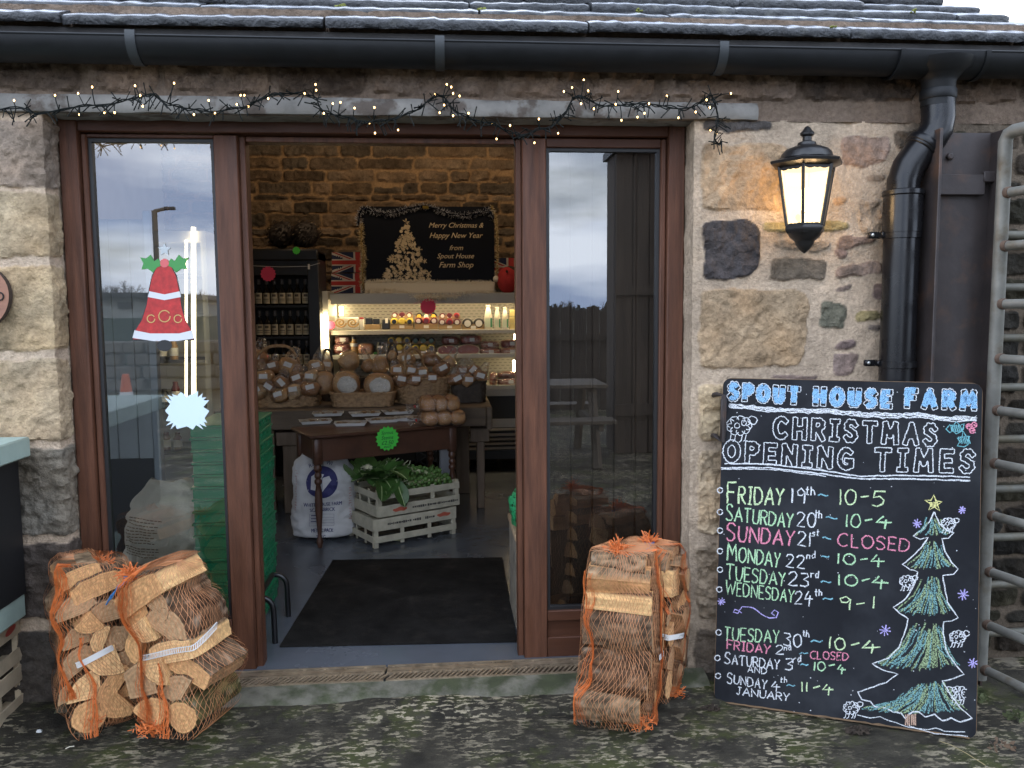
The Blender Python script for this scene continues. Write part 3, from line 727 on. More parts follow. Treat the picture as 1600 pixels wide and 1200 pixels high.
gx, gy = at(1552, 600, -.28).x, -.28
gd = Vector((math.sin(R(13.8)), -math.cos(R(13.8)), 0))
gate = thing('field_gate', 'pale galvanised tube gate standing open towards the viewer beside the chalkboard', 'gate', (gx, gy, 0))
ups = MB(); TOP = at(1563, 207, gy)
up0 = Vector((gx, gy, .02)); up1 = Vector((gx+.004, gy, TOP.z-.03))
ups.tube([up0, up1, up1+Vector((0, 0, .022))+gd*.012, up1+Vector((0, 0, .03))+gd*.035, up1+Vector((0, 0, .034))+gd*1.6], .0245, 14)
ups.tube([up0+gd*1.6, up1+gd*1.6], .0245, 12)
ups.build('gate_frame', M_GALV, gate, ang=60)
for py in (302, 385, 475, 560, 640, 722, 803, 890, 972, 1042):
    z_ = at(1552, py, gy).z; m = MB(); m.tube([Vector((gx, gy, z_))+gd*.01, Vector((gx, gy, z_))+gd*1.6], .0175, 12)
    rl = m.build('rail', M_GALV, gate); m = MB(); m.tube([Vector((gx, gy, z_))+gd*.018, Vector((gx, gy, z_))+gd*.036], .0215, 12); m.build('weld', M_WELD, rl)
gx2, gy2 = at(1541, 850, -.08).x, -.07
gate2 = thing('field_gate', 'dull weathered tube gate lying flat against the stone wall behind the open gate', 'gate', (gx2, gy2, 0))
zb = at(1575, 1064, gy2).z; zt2 = at(1560, 365, gy2).z
m = MB(); m.tube([(gx2, gy2, zt2), (gx2, gy2, zb+.10), (gx2+.012, gy2, zb+.045), (gx2+.045, gy2, zb+.012), (gx2+.10, gy2, zb), (gx2+1.0, gy2, zb)], .022, 12); m.build('gate_frame', M_GALV2, gate2, ang=60)
for py in (367, 449, 528, 605, 686, 764, 839, 913, 988):
    z_ = at(1570, py, gy2).z; m = MB(); m.tube([(gx2-(.09 if py == 449 else 0), gy2, z_), (gx2+1.0, gy2, z_)], .017, 10); m.build('rail', M_GALV2, gate2)

# ---- rusty pintle on the wall at the chalkboard's left edge
m = MB(); a_ = at(1131, 618, -.10); b_ = at(1129, 690, -.10)
m.tube([at(1112, 618, .0), at(1120, 616, -.06), a_, b_, at(1118, 681, -.06), at(1112, 680, 0)], .010, 8)
m.box((a_+b_)/2, (.022, .016, .16), None, 0, .004)
solo(m, 'iron_hook', M_RUST, 'small rusty iron hinge pin in the wall at the upper left of the chalkboard', 'hinge pin', at(1115, 650, 0))
# ---- round wood slice sign on the left pillar
c = at(-34, 463, -.03); rr_ = (at(20, 463, -.03)-c).length
m = MB(); pts = [(rr_*math.cos(a)*(1+.02*math.sin(3*a)), rr_*math.sin(a)*(1+.02*math.cos(2*a))) for a in np.linspace(0, 2*math.pi, 40, endpoint=False)]
Mf = frame_mat((0, -1, 0)); m.prism(pts, .028, c, Mf, 0, 1)
wl = thing('wood_slice_sign', 'round wood slice sign with bark edge hanging on the left stone pillar', 'sign', c)
m.build('slice', [mat('slice_face', (0.27, 0.125, 0.075), .55, var=.35, vscale=7, stretch=(.6, 1, 3), bump=.2, bscale=40), mat('slice_bark', (.05, .032, .022), .9, bump=1, bscale=60)], wl)
m = MB(); cc_ = at(0, 463, -.0605); m.tube([cc_+Vector((.012*math.cos(a), 0, .014*math.sin(a))) for a in np.linspace(0, 2*math.pi, 17)], .0028, 6); m.build('lettering', mat('burnt_letter', (.015, .01, .008), .8), wl)

# ================================================================== WALL LANTERN
M_IRON = mat('black_iron', (0.012, 0.011, 0.011), .35, bump=.3, bscale=70, var=.3)
M_PANE = bpy.data.materials.new('frosted_lamp_glass'); M_PANE.use_nodes = True; t_ = M_PANE.node_tree; t_.nodes.clear()
e1 = t_.nodes.new('ShaderNodeEmission'); e1.inputs[0].default_value = (1, .74, .38, 1); e1.inputs[1].default_value = 3.4; e2 = t_.nodes.new('ShaderNodeBsdfTransparent'); e3 = t_.nodes.new('ShaderNodeMixShader'); e3.inputs[0].default_value = .5; e4 = t_.nodes.new('ShaderNodeOutputMaterial')
t_.links.new(e1.outputs[0], e3.inputs[1]); t_.links.new(e2.outputs[0], e3.inputs[2]); t_.links.new(e3.outputs[0], e4.inputs[0])
LY = -.125; lc = at(1259, 300, LY)
def lz(py): return at(1259, py, LY).z
lan = thing('wall_lantern', 'lit black six sided lantern mounted on the stone wall above the chalkboard', 'lantern', lc)
k = .00262; A0 = R(-120)
def hexring(r, z, n=6): return [Vector((lc.x+r*math.cos(A0+i*math.pi/3), LY+r*math.sin(A0+i*math.pi/3), z)) for i in range(n)]
rt, rb_, zt_, zb_ = .110, .073, lz(262), lz(352)
m = MB(); ra = hexring(rt-.006, zt_); rbq = hexring(rb_-.006, zb_)
for i in range(6): m.quad(rbq[i], rbq[(i+1) % 6], ra[(i+1) % 6], ra[i])
m.build('lamp_pane', M_PANE, lan, False)
m = MB(); ra = hexring(rt, zt_+.006); rb2 = hexring(rb_, zb_-.004)
for i in range(6): m.tube([rb2[i], ra[i]], .0065, 6)
for i in range(6):   # scalloped valances top and bottom
    for (A, B, hgt, sg) in ((ra[i], ra[(i+1) % 6], .026, -1), (rb2[i], rb2[(i+1) % 6], .012, 1)):
        p = []; nn = 10
        for q in range(nn+1):
            t_ = q/nn; p.append(A.lerp(B, t_)+Vector((0, 0, sg*(hgt*(.45+.4*abs(math.sin(t_*math.pi*2))+(.35 if q == 5 else 0))))))
        for q in range(nn): m.quad(A.lerp(B, q/nn), A.lerp(B, (q+1)/nn), p[q+1], p[q])
m.build('frame', M_IRON, lan, False)
m = MB()
m.lathe([(.108, lz(264)), (.118, lz(261)), (.142, lz(257)), (.145, lz(253)), (.112, lz(249)), (.102, lz(247))], (lc.x, LY, 0), 6, 0, None, A0)
m.lathe([(.100, lz(248)), (.094, lz(240)), (.080, lz(234)), (.055, lz(230)), (.036, lz(227)), (.034, lz(223)), (.017, lz(220)), (.017, lz(214)), (.026, lz(211)), (.027, lz(208)), (.018, lz(204)), (.010, lz(199)), (.002, lz(197))], (lc.x, LY, 0), 18)
m.build('roof', M_IRON, lan, ang=35)
m = MB()
m.lathe([(.076, lz(353)), (.079, lz(356)), (.079, lz(360)), (.070, lz(365))], (lc.x, LY, 0), 6, 0, None, A0)
m.lathe([(.068, lz(362)), (.055, lz(371)), (.040, lz(376)), (.036, lz(378)), (.034, lz(382)), (.02, lz(390)), (.002, lz(396))], (lc.x, LY, 0), 16)
m.build('base', M_IRON, lan, ang=35)
m = MB(); m.tube([(lc.x, LY, lz(350)), (lc.x, -.05, lz(335)), (lc.x, .005, lz(320))], .012, 8); m.span(lc.x-.03, lc.x+.04, -.022, .004, lz(345), lz(285), 0, .006); m.build('wall_bracket', M_IRON, lan)
m = MB(); m.ell((lc.x, LY, (zt_+zb_)/2-.012), (.034, .034, .046), 14, 10); m.lathe([(.016, 0), (.016, .045)], (lc.x, LY, zb_), 10); m.build('bulb', mat('lit_bulb', (1, .8, .5), .4, emit=(1, .74, .40), estr=7), lan)
ld = bpy.data.lights.new('lantern_light', 'POINT'); ld.energy = 11.0; ld.color = (1, .62, .30); ld.shadow_soft_size = .05
lo = bpy.data.objects.new('bulb', ld); COL.objects.link(lo); lo.parent = lan; lo.location = (0, -.17, .0)
lo.location = (0, 0, (zt_+zb_)/2-lc.z-.01)
# pane lets its own lamp's light out through its emission; the point light is the bulb
lan_obj = lan

# ================================================================== FAIRY LIGHTS
M_CABLE = mat('dark_green_cable', (0.004, 0.006, 0.005), .6, spec=.2)
M_LED = mat('warm_led', (1, .8, .5), .4, emit=(1, .60, .20), estr=7)
fl = thing('string_lights', 'dark string of fairy lights with warm bulbs draped under the gutter', 'fairy lights', (-.2, -.05, 2.3))
cp = [(-30,176),(0,172),(40,170),(60,177),(100,171),(140,166),(180,163),(205,152),(222,150),(238,148),(256,158),(280,166),(300,172),(330,174),(360,172),(385,168),(398,158),(420,150),(445,146),(470,146),(492,152),(500,168),(512,178),(540,184),(560,188),(590,190),(620,184),(650,174),(668,160),(690,150),(700,160),(716,176),(740,188),(770,196),(800,206),(815,212),(838,204),(862,196),(880,180),(892,158),(905,150),(925,158),(945,164),(975,163),(1005,163),(1030,166),(1060,168),(1085,168),(1100,156),(1112,150),(1117,165),(1122,182),(1120,200),(1116,215),(1122,226),(1128,220)]
rng = random.Random(4); cps = []
for i, (x, y) in enumerate(cp):
    Y = -.135+rng.uniform(-.012, .012); cps.append(at(x, y+rng.uniform(-2, 2), Y))
def crm(pts, n=5):
    o = []
    for i in range(len(pts)-1):
        p0, p1, p2, p3 = pts[max(i-1, 0)], pts[i], pts[i+1], pts[min(i+2, len(pts)-1)]
        for k_ in range(n):
            t_ = k_/n; o.append(.5*((2*p1)+(p2-p0)*t_+(2*p0-5*p1+4*p2-p3)*t_**2+(3*p1-p0-3*p2+p3)*t_**3))
    o.append(pts[-1]); return o
path = crm(cps, 5); m = MB(); m.tube(path, .0026, 5)
m.tube([p+Vector((0, .006*math.sin(i*.9), .007*math.cos(i*.8))) for i, p in enumerate(path)], .0022, 5)
for p in path:
    for k_ in range(1 if rng.random() < .75 else 2):
        d = Vector((rng.gauss(0, .8), rng.uniform(-.8, .1), rng.gauss(-.15, .8))).normalized(); l_ = rng.uniform(.025, .055)
        q = p+d*l_*.5+Vector((0, 0, -.004)); m.tube([p, q, p+d*l_+Vector((0, 0, -.008))], [.0022, .0018, .0024], 4)
bl = [(22,157),(86,149),(122,146),(144,136),(211,134),(219,149),(223,166),(163,176),(179,176),(124,179),(303,179),(272,130),(326,157),(336,177),(376,149),(382,149),(388,166),(370,163),(419,154),(476,146),(493,132),(494,141),(506,177),(520,162),(532,160),(554,169),(577,192),(585,168),(586,208),(622,203),(680,147),(698,132),(705,136),(708,146),(718,150),(687,176),(694,164),(708,181),(732,177),(769,193),(776,217),(797,196),(881,143),(894,137),(912,125),(919,142),(908,162),(928,170),(966,143),(962,163),(971,188),(1014,162),(1042,150),(1007,177),(1060,184),(996,183),(1104,156),(1109,168),(1142,146),(1087,175),(1120,208),(1110,203),(842,186),(872,208),(835,223)]
for (x, y) in bl:
    p = at(x, y, -.150+rng.uniform(-.02, .02)); q = min(path, key=lambda c_: (c_-p).length); b = MB(); b.ell(p, (.0030, .0030, .0042), 8, 6); b.build('bulb', M_LED, fl)
    m.tube([q, (p+q)/2+Vector((0, -.006, .004)), p], .0019, 4)
m.build('cable', M_CABLE, fl, False)

# ================================================================== CHALKBOARD
BL = Vector((1.046, -.213, -.058)); BRt = Vector((1.888, -.588, -.058))
BU = (BRt-BL).normalized(); BW = (BRt-BL).length; hn = Vector((-BU.y, BU.x, 0)); al = R(7.5)
BV = Vector((0, 0, 1))*math.cos(al)+hn*math.sin(al); BN = BU.cross(BV)   # towards the viewer
BH = 1.283
if BN.y > 0: BN = -BN
brd = thing('chalkboard', 'large chalkboard with Christmas opening times leaning beside the doors', 'chalkboard', BL)
M_SLB = mat('black_chalk_surface', (0.010, 0.011, 0.014), .75, spec=.25, var=.3, vscale=3, col2=(0.024, 0.026, 0.030), c2scale=3.5, c2pos=(.46, .70), rvar=.1)
M_PLY = mat('worn_ply_edge', (.17, .105, .055), .8, var=.4, vscale=12, bump=.4, bscale=60)
def rrect(w_, h_, r, n=6):
    o = []
    for cx, cy, a0 in ((w_-r, r, -90), (w_-r, h_-r, 0), (r, h_-r, 90), (r, r, 180)):
        for i in range(n+1): a = R(a0+90*i/n); o.append((cx+r*math.cos(a), cy+r*math.sin(a)))
    return o
Mb = Matrix((BU, BV, BN)).transposed(); rr1 = rrect(BW, BH, .036)
m = MB(); m.prism(rr1, .0166, BL-BN*.018, Mb, 1); m.build('backing', [M_PLY, M_PLY], brd, False)
ins = [(x if .0 else max(.002, min(BW-.002, x)), max(.002, min(BH-.002, y))) for x, y in rrect(BW, BH, .037)]
m = MB(); m.prism(ins, .0016, BL-BN*.0014, Mb, 0); m.build('panel', M_SLB, brd, False)
# worn bottom lip
m = MB(); lp = [BL+BU*(BW*i/40)+BV*(.004+.004*mnoise.noise(Vector((i*.7, 0, 3))))+BN*.0008 for i in range(1, 40)]; m.ribbon(lp, [.006+.006*mnoise.noise(Vector((i*.9, 2, 3))) for i in range(1, 40)], BN); m.build('worn_edge', M_PLY, brd, False)
_bc = [0]
def bp(x, y): return atp(x, y, BL, np.array(BN))
def chalkmat(name, c, an=(420, .36, .50)): return mat('chalk_'+name, c, .95, alpha_noise=an)
CW = chalkmat('white', (.72, .74, .76)); CG = chalkmat('green', (.45, .70, .42)); CP = chalkmat('pink', (.75, .26, .36)); CB = chalkmat('blue', (.24, .47, .72))
CY = chalkmat('yellow', (.78, .74, .30)); CT = chalkmat('teal', (.22, .47, .55)); CYG = chalkmat('lime', (.36, .44, .22)); CV = chalkmat('violet', (.46, .40, .75)); CBR = chalkmat('tan', (.55, .36, .26)); CYE = chalkmat('palegreen', (.62, .78, .45))
crng = random.Random(77)
def stroke(mb, px, w_=2.6, closed=False, jit=.35, sub=True):
    pts = list(px)
    if sub:
        o = []
        seq = pts+[pts[0]] if closed else pts
        for (a, b) in zip(seq[:-1], seq[1:]):
            n_ = max(1, int(math.hypot(b[0]-a[0], b[1]-a[1])/6))
            for i in range(n_): o.append((a[0]+(b[0]-a[0])*i/n_, a[1]+(b[1]-a[1])*i/n_))
        if not closed: o.append(seq[-1])
        pts = o
    _bc[0] += 1; lift = .0006+(_bc[0] % 60)*.00002
    P_ = [bp(x+crng.gauss(0, jit), y+crng.gauss(0, jit))+BN*lift for x, y in pts]
    ww = [w_*.00205*crng.uniform(.75, 1.25) for _ in P_]
    mb.ribbon(P_, ww, BN, 0, closed)
def arc(cx, cy, rx, ry, a0, a1, n=10): return [(cx+rx*math.cos(R(a0+(a1-a0)*i/n)), cy+ry*math.sin(R(a0+(a1-a0)*i/n))) for i in range(n+1)]
# single stroke capitals; y up 0..1
G = {
'A': (.75, [[(0,0),(.38,1),(.75,0)], [(.13,.36),(.62,.36)]]), 'B': (.6, [[(0,0),(0,1),(.4,1),(.5,.78),(.38,.54),(0,.52)], [(.38,.54),(.58,.28),(.42,0),(0,0)]]),
'C': (.7, [arc(.4,.5,.4,.5,-50,-310)]), 'D': (.7, [[(0,0),(0,1),(.35,.98),(.62,.75),(.68,.5),(.6,.22),(.35,.02),(0,0)]]),
'E': (.55, [[(.55,1),(0,1),(0,0),(.55,0)], [(0,.52),(.45,.52)]]), 'F': (.55, [[(.58,1),(0,1),(0,0)], [(0,.54),(.45,.54)]]),
'G': (.75, [arc(.4,.5,.4,.5,-38,-308), [(.44,.40),(.74,.40),(.74,.12)]]), 'H': (.65, [[(0,0),(0,1)], [(.65,0),(.65,1)], [(0,.5),(.65,.5)]]),
'I': (.36, [[(.18,0),(.18,1)], [(0,1),(.36,1)], [(0,0),(.36,0)]]), 'J': (.5, [[(.1,1),(.5,1)], [(.34,1),(.34,.2),(.24,.02),(.08,.04),(0,.2)]]),
'L': (.5, [[(0,1),(0,0),(.5,0)]]), 'M': (.85, [[(0,0),(.08,1),(.42,.35),(.76,1),(.85,0)]]), 'N': (.7, [[(0,0),(.02,1),(.68,0),(.7,1)]]),
'O': (.8, [arc(.4,.5,.4,.5,90,450,16)]), 'P': (.58, [[(0,0),(0,1),(.38,1),(.56,.88),(.56,.66),(.38,.5),(0,.5)]]),
'R': (.62, [[(0,0),(0,1),(.38,1),(.56,.88),(.56,.66),(.38,.52),(0,.5)], [(.25,.5),(.62,0)]]),
'S': (.6, [[(.58,.85),(.42,1),(.18,1),(.03,.85),(.05,.65),(.3,.53),(.52,.4),(.58,.2),(.42,.02),(.16,0),(0,.14)]]),
'T': (.7, [[(0,1),(.7,1)], [(.35,1),(.35,0)]]), 'U': (.65, [[(0,1),(.02,.25),(.15,.03),(.45,.03),(.62,.25),(.65,1)]]), 'W': (.95, [[(0,1),(.22,0),(.46,.75),(.7,0),(.95,1)]]),
'Y': (.65, [[(0,1),(.32,.5),(.65,1)], [(.32,.5),(.25,0)]]),
'0': (.62, [arc(.31,.5,.31,.5,90,450,14)]), '1': (.12, [[(.06,1),(.06,0)]]), '2': (.58, [[(0,.8),(.12,.97),(.38,1),(.54,.82),(.45,.55),(0,.03),(.6,0)]]),
'3': (.55, [[(0,.95),(.45,.98),(.52,.78),(.2,.55),(.5,.4),(.54,.16),(.36,0),(0,.08)]]), '4': (.7, [[(.3,1),(0,.42),(.7,.42)], [(.42,.7),(.38,-.12)]]),
'5': (.6, [[(.6,1),(.12,1),(.06,.58),(.36,.62),(.56,.4),(.5,.1),(.25,-.03),(0,.06)]]), '9': (.5, [[(.5,.72),(.3,.98),(.04,.8),(.08,.55),(.34,.52),(.5,.74),(.46,0)]]),
'~': (.6, [[(0,.42),(.15,.55),(.32,.45),(.47,.38),(.6,.5)]]), '-': (.5, [[(0,.48),(.5,.5)]]), ' ': (.35, []),
't': (.4, [[(.18,1),(.18,.05),(.36,.05)], [(0,.66),(.38,.66)]]), 'h': (.45, [[(0,1),(0,0)], [(0,.5),(.2,.62),(.4,.5),(.42,0)]]), 's': (.4, [[(.38,.6),(.15,.66),(.04,.48),(.34,.3),(.3,.05),(0,.05)]]),
'n': (.45, [[(0,.65),(0,0)], [(0,.45),(.2,.64),(.4,.5),(.42,0)]]), 'd': (.45, [[(.42,1),(.42,0)], [(.42,.5),(.2,.62),(.02,.35),(.15,.03),(.42,.12)]]), 'r': (.35, [[(0,.65),(0,0)], [(0,.42),(.2,.62),(.36,.58)]]),
}
def layout(s, x0, x1, yb0, yb1, capr, h0, h1, gap=.22):
    """place glyph strokes; lower case tokens marked with ^ ; first capital larger when capr<1"""
    toks = []; i = 0
    tw = 0
    for i, ch in enumerate(s):
        sc = 1.0 if (i == 0 or not ch.isalpha()) else capr
        g = G[ch]; toks.append((g, sc, tw)); tw += (g[0]+gap)*sc
    tw -= gap; out = []
    for g, sc, o in toks:
        for pl in g[1]:
            q = []
            for (gx_, gy_) in pl:
                u = (o+gx_*sc)/tw; h_ = h0+(h1-h0)*u
                q.append((x0+(x1-x0)*u+gy_*sc*h_*.05, yb0+(yb1-yb0)*u-gy_*sc*h_))
            out.append(q)
    return out
def write(name, jobs, mts=None, label=None):
    """jobs: list of (text,x0,x1,yb0,yb1,h,capr,material,width)"""
    order = []
    for j in jobs:
        if j[7] not in order: order.append(j[7])
    mb = MB()
    for (tx, x0, x1, y0, y1, h_, capr, mt, w_) in jobs:
        n0 = len(mb.f)
        for pl in layout(tx, x0, x1, y0, y1, capr, h_, h_): stroke(mb, pl, w_)
        for q in range(n0, len(mb.f)): mb.m[q] = order.index(mt)
    o = mb.build(name, order, brd, False)
    if label: o['label'] = label
    return o
def bullets(y): pass
rowsT = [
 ('friday 19th line', [('FRIDAY',1136,1223,786,790,33,.8,CYE,3.2), ('19',1236,1257,786,787,24,1,CW,2.6), ('th',1259,1273,773,774,13,1,CW,2.2), ('~',1277,1294,781,781,16,1,CT,2.4), ('10',1311,1337,788,789,24,1,CYE,2.6), ('-',1344,1358,785,783,16,1,CYE,2.6), ('5',1362,1382,790,790,22,1,CYE,2.8)]),
 ('saturday line', [('SATURDAY',1134,1238,813,825,26,.85,CG,2.8), ('20',1245,1274,822,824,22,1,CW,2.6), ('th',1273,1284,808,810,12,1,CW,2.0), ('~',1290,1308,815,818,16,1,CT,2.4), ('10',1321,1344,823,824,20,1,CG,2.6), ('-',1351,1362,820,818,14,1,CG,2.6), ('4',1369,1393,824,824,18,1,CG,2.8)]),
 ('sunday 21st line', [('SUNDAY',1135,1240,844,854,27,.9,CP,3.2), ('21',1246,1266,852,854,22,1,CW,2.4), ('st',1269,1280,838,838,11,1,CW,2.0), ('~',1285,1298,846,848,14,1,CT,2.4), ('CLOSED',1309,1421,853,862,20,1.0,CP,2.6)]),
 ('monday line', [('MONDAY',1136,1218,875,887,27,.85,CG,2.8), ('22',1228,1257,886,888,20,1,CW,2.4), ('nd',1260,1273,874,872,11,1,CW,2.0), ('~',1282,1296,876,876,14,1,CT,2.4), ('10',1308,1336,881,883,17,1,CG,2.8), ('-',1344,1356,881,880,14,1,CG,2.6), ('4',1360,1382,884,884,17,1,CG,2.8)]),
 ('tuesday 23rd line', [('TUESDAY',1134,1226,905,916,24,.9,CG,2.6), ('23',1232,1263,914,917,21,1,CW,2.4), ('rd',1267,1279,902,903,11,1,CW,2.0), ('~',1282,1298,915,916,14,1,CT,2.4), ('10',1309,1339,914,916,17,1,CG,2.8), ('-',1346,1359,914,911,14,1,CG,2.6), ('4',1362,1388,918,918,18,1,CG,2.8)]),
 ('wednesday line', [('WEDNESDAY',1134,1240,928,942,22,.9,CG,2.4), ('24',1242,1270,944,944,20,1,CW,2.4), ('th',1273,1284,931,931,10,1,CW,2.0), ('~',1285,1301,942,942,14,1,CT,2.4), ('9',1311,1328,953,953,22,1,CYE,2.6), ('-',1338,1351,950,948,12,1,CYE,2.4), ('1',1363,1367,950,950,18,1,CYE,2.6)]),
 ('tuesday 30th line', [('TUESDAY',1131,1217,1000,1005,20,1,CG,2.6), ('30',1224,1252,1008,1012,20,1,CW,2.4), ('th',1254,1264,994,996,10,1,CW,2.0), ('~',1266,1285,1010,1010,18,1,CT,2.4), ('10',1295,1320,1013,1016,18,1,CYE,2.8), ('-',1329,1342,1014,1012,14,1,CYE,2.6), ('4',1346,1375,1020,1018,18,1,CYE,2.8)]),
 ('friday 2nd line', [('FRIDAY',1136,1203,1014,1022,14,1,CP,2.6), ('2',1212,1224,1022,1022,14,1,CW,2.0), ('nd',1225,1236,1016,1016,8,1,CW,1.8), ('~',1250,1262,1026,1026,12,1,CT,2.0), ('CLOSED',1266,1325,1029,1032,12,1,CP,2.0)]),
 ('saturday 3rd line', [('SATURDAY',1132,1217,1037,1046,18,.85,CW,2.4), ('3',1226,1238,1047,1047,18,1,CW,2.2), ('rd',1239,1251,1036,1034,11,1,CW,2.0), ('~',1250,1262,1044,1044,12,1,CT,2.0), ('10',1271,1289,1048,1048,14,1,CG,2.4), ('-',1294,1304,1046,1044,12,1,CG,2.4), ('4',1308,1321,1052,1052,14,1,CG,2.4), ('AND',1168,1198,1050,1053,10,1,CW,2.0)]),
 ('sunday 4th line', [('SUNDAY',1136,1198,1067,1077,16,.9,CW,2.2), ('4',1205,1219,1079,1079,14,1,CW,2.2), ('th',1219,1230,1067,1066,9,1,CW,1.8), ('~',1229,1242,1077,1077,14,1,CT,2.2), ('11',1251,1261,1080,1081,15,1,CYE,2.4), ('-',1270,1281,1080,1078,12,1,CYE,2.4), ('4',1285,1302,1084,1084,15,1,CYE,2.4), ('JANUARY',1151,1233,1085,1096,12,1,CW,2.2)]),
]
for nm, jobs in rowsT: write('chalk_lettering', jobs)
m = MB()
for y, x in ((766,1125),(800,1125),(829,1125),(861,1125),(890,1125),(921,1124),(988,1123),(1028,1121),(1056,1122)): stroke(m, arc(x, y, 4.2, 4.2, 0, 340, 12), 2.0, sub=False, jit=.15)
m.build('chalk_bullets', CW, brd, False)
# block letters by distance to their strokes
def block_outline(s, x0, x1, yb0, yb1, h_, wd, gap=.3):
    res = []; pls = layout(s, x0, x1, yb0, yb1, 1.0, h_, h_, gap)
    tw = []; i = 0
    for ch in s:
        k_ = len(G[ch][1]); tw.append(pls[i:i+k_]); i += k_
    for gl in tw:
        if not gl: continue
        segs = np.array([(a, b) for pl in gl for a, b in zip(pl[:-1], pl[1:])])
        mn = segs.reshape(-1, 2).min(0)-wd-4; mxx = segs.reshape(-1, 2).max(0)+wd+4; st_ = 1.0
        gx_ = np.arange(mn[0], mxx[0], st_); gy_ = np.arange(mn[1], mxx[1], st_); X, Y = np.meshgrid(gx_, gy_); D = np.full(X.shape, 99.)
        for a, b in segs:
            e = b-a; l_ = np.hypot(*e)+1e-9; e = e/l_; u = (X-a[0])*e[0]+(Y-a[1])*e[1]; v = np.abs(-(X-a[0])*e[1]+(Y-a[1])*e[0])
            D = np.minimum(D, np.maximum(v, np.maximum(-u, u-l_)))
        D = D-wd; edges = {}
        def ip(i, j, i2, j2):
            d1, d2 = D[j, i], D[j2, i2]; t_ = d1/(d1-d2); return (round(gx_[i]+(gx_[i2]-gx_[i])*t_, 3), round(gy_[j]+(gy_[j2]-gy_[j])*t_, 3))
        adj = {}
        for j in range(D.shape[0]-1):
            for i in range(D.shape[1]-1):
                c = [(i, j), (i+1, j), (i+1, j+1), (i, j+1)]; sg = [D[q[1], q[0]] < 0 for q in c]
                if all(sg) or not any(sg): continue
                cr_ = [ip(*c[q], *c[(q+1) % 4]) for q in range(4) if sg[q] != sg[(q+1) % 4]]
                for q in range(0, len(cr_)-1, 2):
                    adj.setdefault(cr_[q], []).append(cr_[q+1]); adj.setdefault(cr_[q+1], []).append(cr_[q])
        seen = set()
        for s0 in list(adj):
            if s0 in seen: continue
            loop = [s0]; seen.add(s0); cur = s0
            while True:
                nx_ = [q for q in adj[cur] if q not in seen]
                if not nx_: break
                cur = nx_[0]; seen.add(cur); loop.append(cur)
            if len(loop) > 5: res.append(loop[::2])
    return res, pls
m = MB(); mf = MB()
for (s_, a, b, ya, yb, h_, wd) in (('SPOUT',1141,1246,622,629,21,4.3), ('HOUSE',1274,1390,630,635,22,4.3), ('FARM',1417,1522,634,638,24,4.3)):
    lo_, pls = block_outline(s_, a, b, ya, yb, h_, wd, .72)
    for l_ in lo_: stroke(m, l_, 1.5, True, .2, False)
    for pl in pls: stroke(mf, pl, wd*2.4, jit=.2)
mf.build('chalk_lettering', CB, brd, False)['label'] = 'blue filled block letters of the farm name'
m.build('chalk_lettering', CW, brd, False)
for (s_, a, b, ya, yb, h_, wd) in (('CHRISTMAS',1211,1460,682,694,28,3.7), ('OPENING',1133,1330,718,731,27,3.7), ('TIMES',1369,1519,733,736,30,3.7)):
    m = MB()
    for l_ in block_outline(s_, a, b, ya, yb, h_, wd, .62)[0]: stroke(m, l_, 1.8, True, .25, False)
    m.build('chalk_lettering', CW, brd, False)
m = MB()
for k_ in range(7): stroke(m, [(1139,631+k_*.9),(1200,637+k_),(1300,640+k_),(1360,646+k_),(1440,646+k_),(1480,652+k_),(1526,651+k_)], 1.5, jit=.9)
stroke(m, [(1132,724),(1200,725),(1280,734),(1340,744),(1420,743),(1516,745)], 2.6); stroke(m, [(1126,731),(1200,731),(1290,741),(1340,748),(1420,748),(1516,751)], 2.6); stroke(m, [(1127,733),(1200,733),(1290,744)], 1.5)
m.build('chalk_underline', CW, brd, False)
m = MB()   # violet flourish and stars
stroke(m, [(1159,958),(1154,953),(1148,952),(1146,956),(1152,958),(1160,948),(1176,949),(1190,960),(1202,966),(1213,965),(1216,957),(1210,953),(1205,958),(1210,962)], 2.0)
def star(mb, x, y, r, w_=2.0, n=8):
    for k_ in range(n//2):
        a = k_*math.pi*2/n+.2; stroke(mb, [(x-r*math.cos(a), y-r*math.sin(a)), (x+r*math.cos(a), y+r*math.sin(a))], w_)
m.build('chalk_flourish', CV, brd, False)
for (x, y, r) in ((1503,797,6),(1433,818,7),(1383,985,9),(1505,929,9),(1520,1036,8),(1127,940,6)): m = MB(); star(m, x, y, r); m.build('chalk_snowflake', CV, brd, False)
def sheep(mb, x, y, s_, fl=1):
    for a in range(0, 360, 40): stroke(mb, arc(x+fl*13*s_*math.cos(R(a)), y+9*s_*math.sin(R(a)), 6*s_, 6*s_, a-100, a+120, 7), 1.6, sub=False)
    stroke(mb, arc(x-3*s_, y, 4*s_, 4*s_, 0, 400, 9), 1.5, sub=False); stroke(mb, arc(x+7*s_*fl, y-4*s_, 4*s_, 4*s_, 0, 400, 9), 1.5, sub=False)
    stroke(mb, arc(x+20*s_*fl, y-8*s_, 7*s_, 6*s_, 0, 360, 10), 1.7, sub=False)
    for dx in (-12, -5, 5, 11): stroke(mb, [(x+dx*s_, y+13*s_), (x+(dx-2)*s_, y+22*s_), (x+(dx-5)*s_, y+24*s_)], 1.6)
for a in ((1155,665,1.05,1),(1482,818,.62,1),(1417,908,.62,1),(1496,995,.68,1),(1498,1083,.75,-1),(1330,1106,.68,1)): m = MB(); sheep(m, *a); m.build('chalk_sheep', CW, brd, False)
m = MB()   # holly
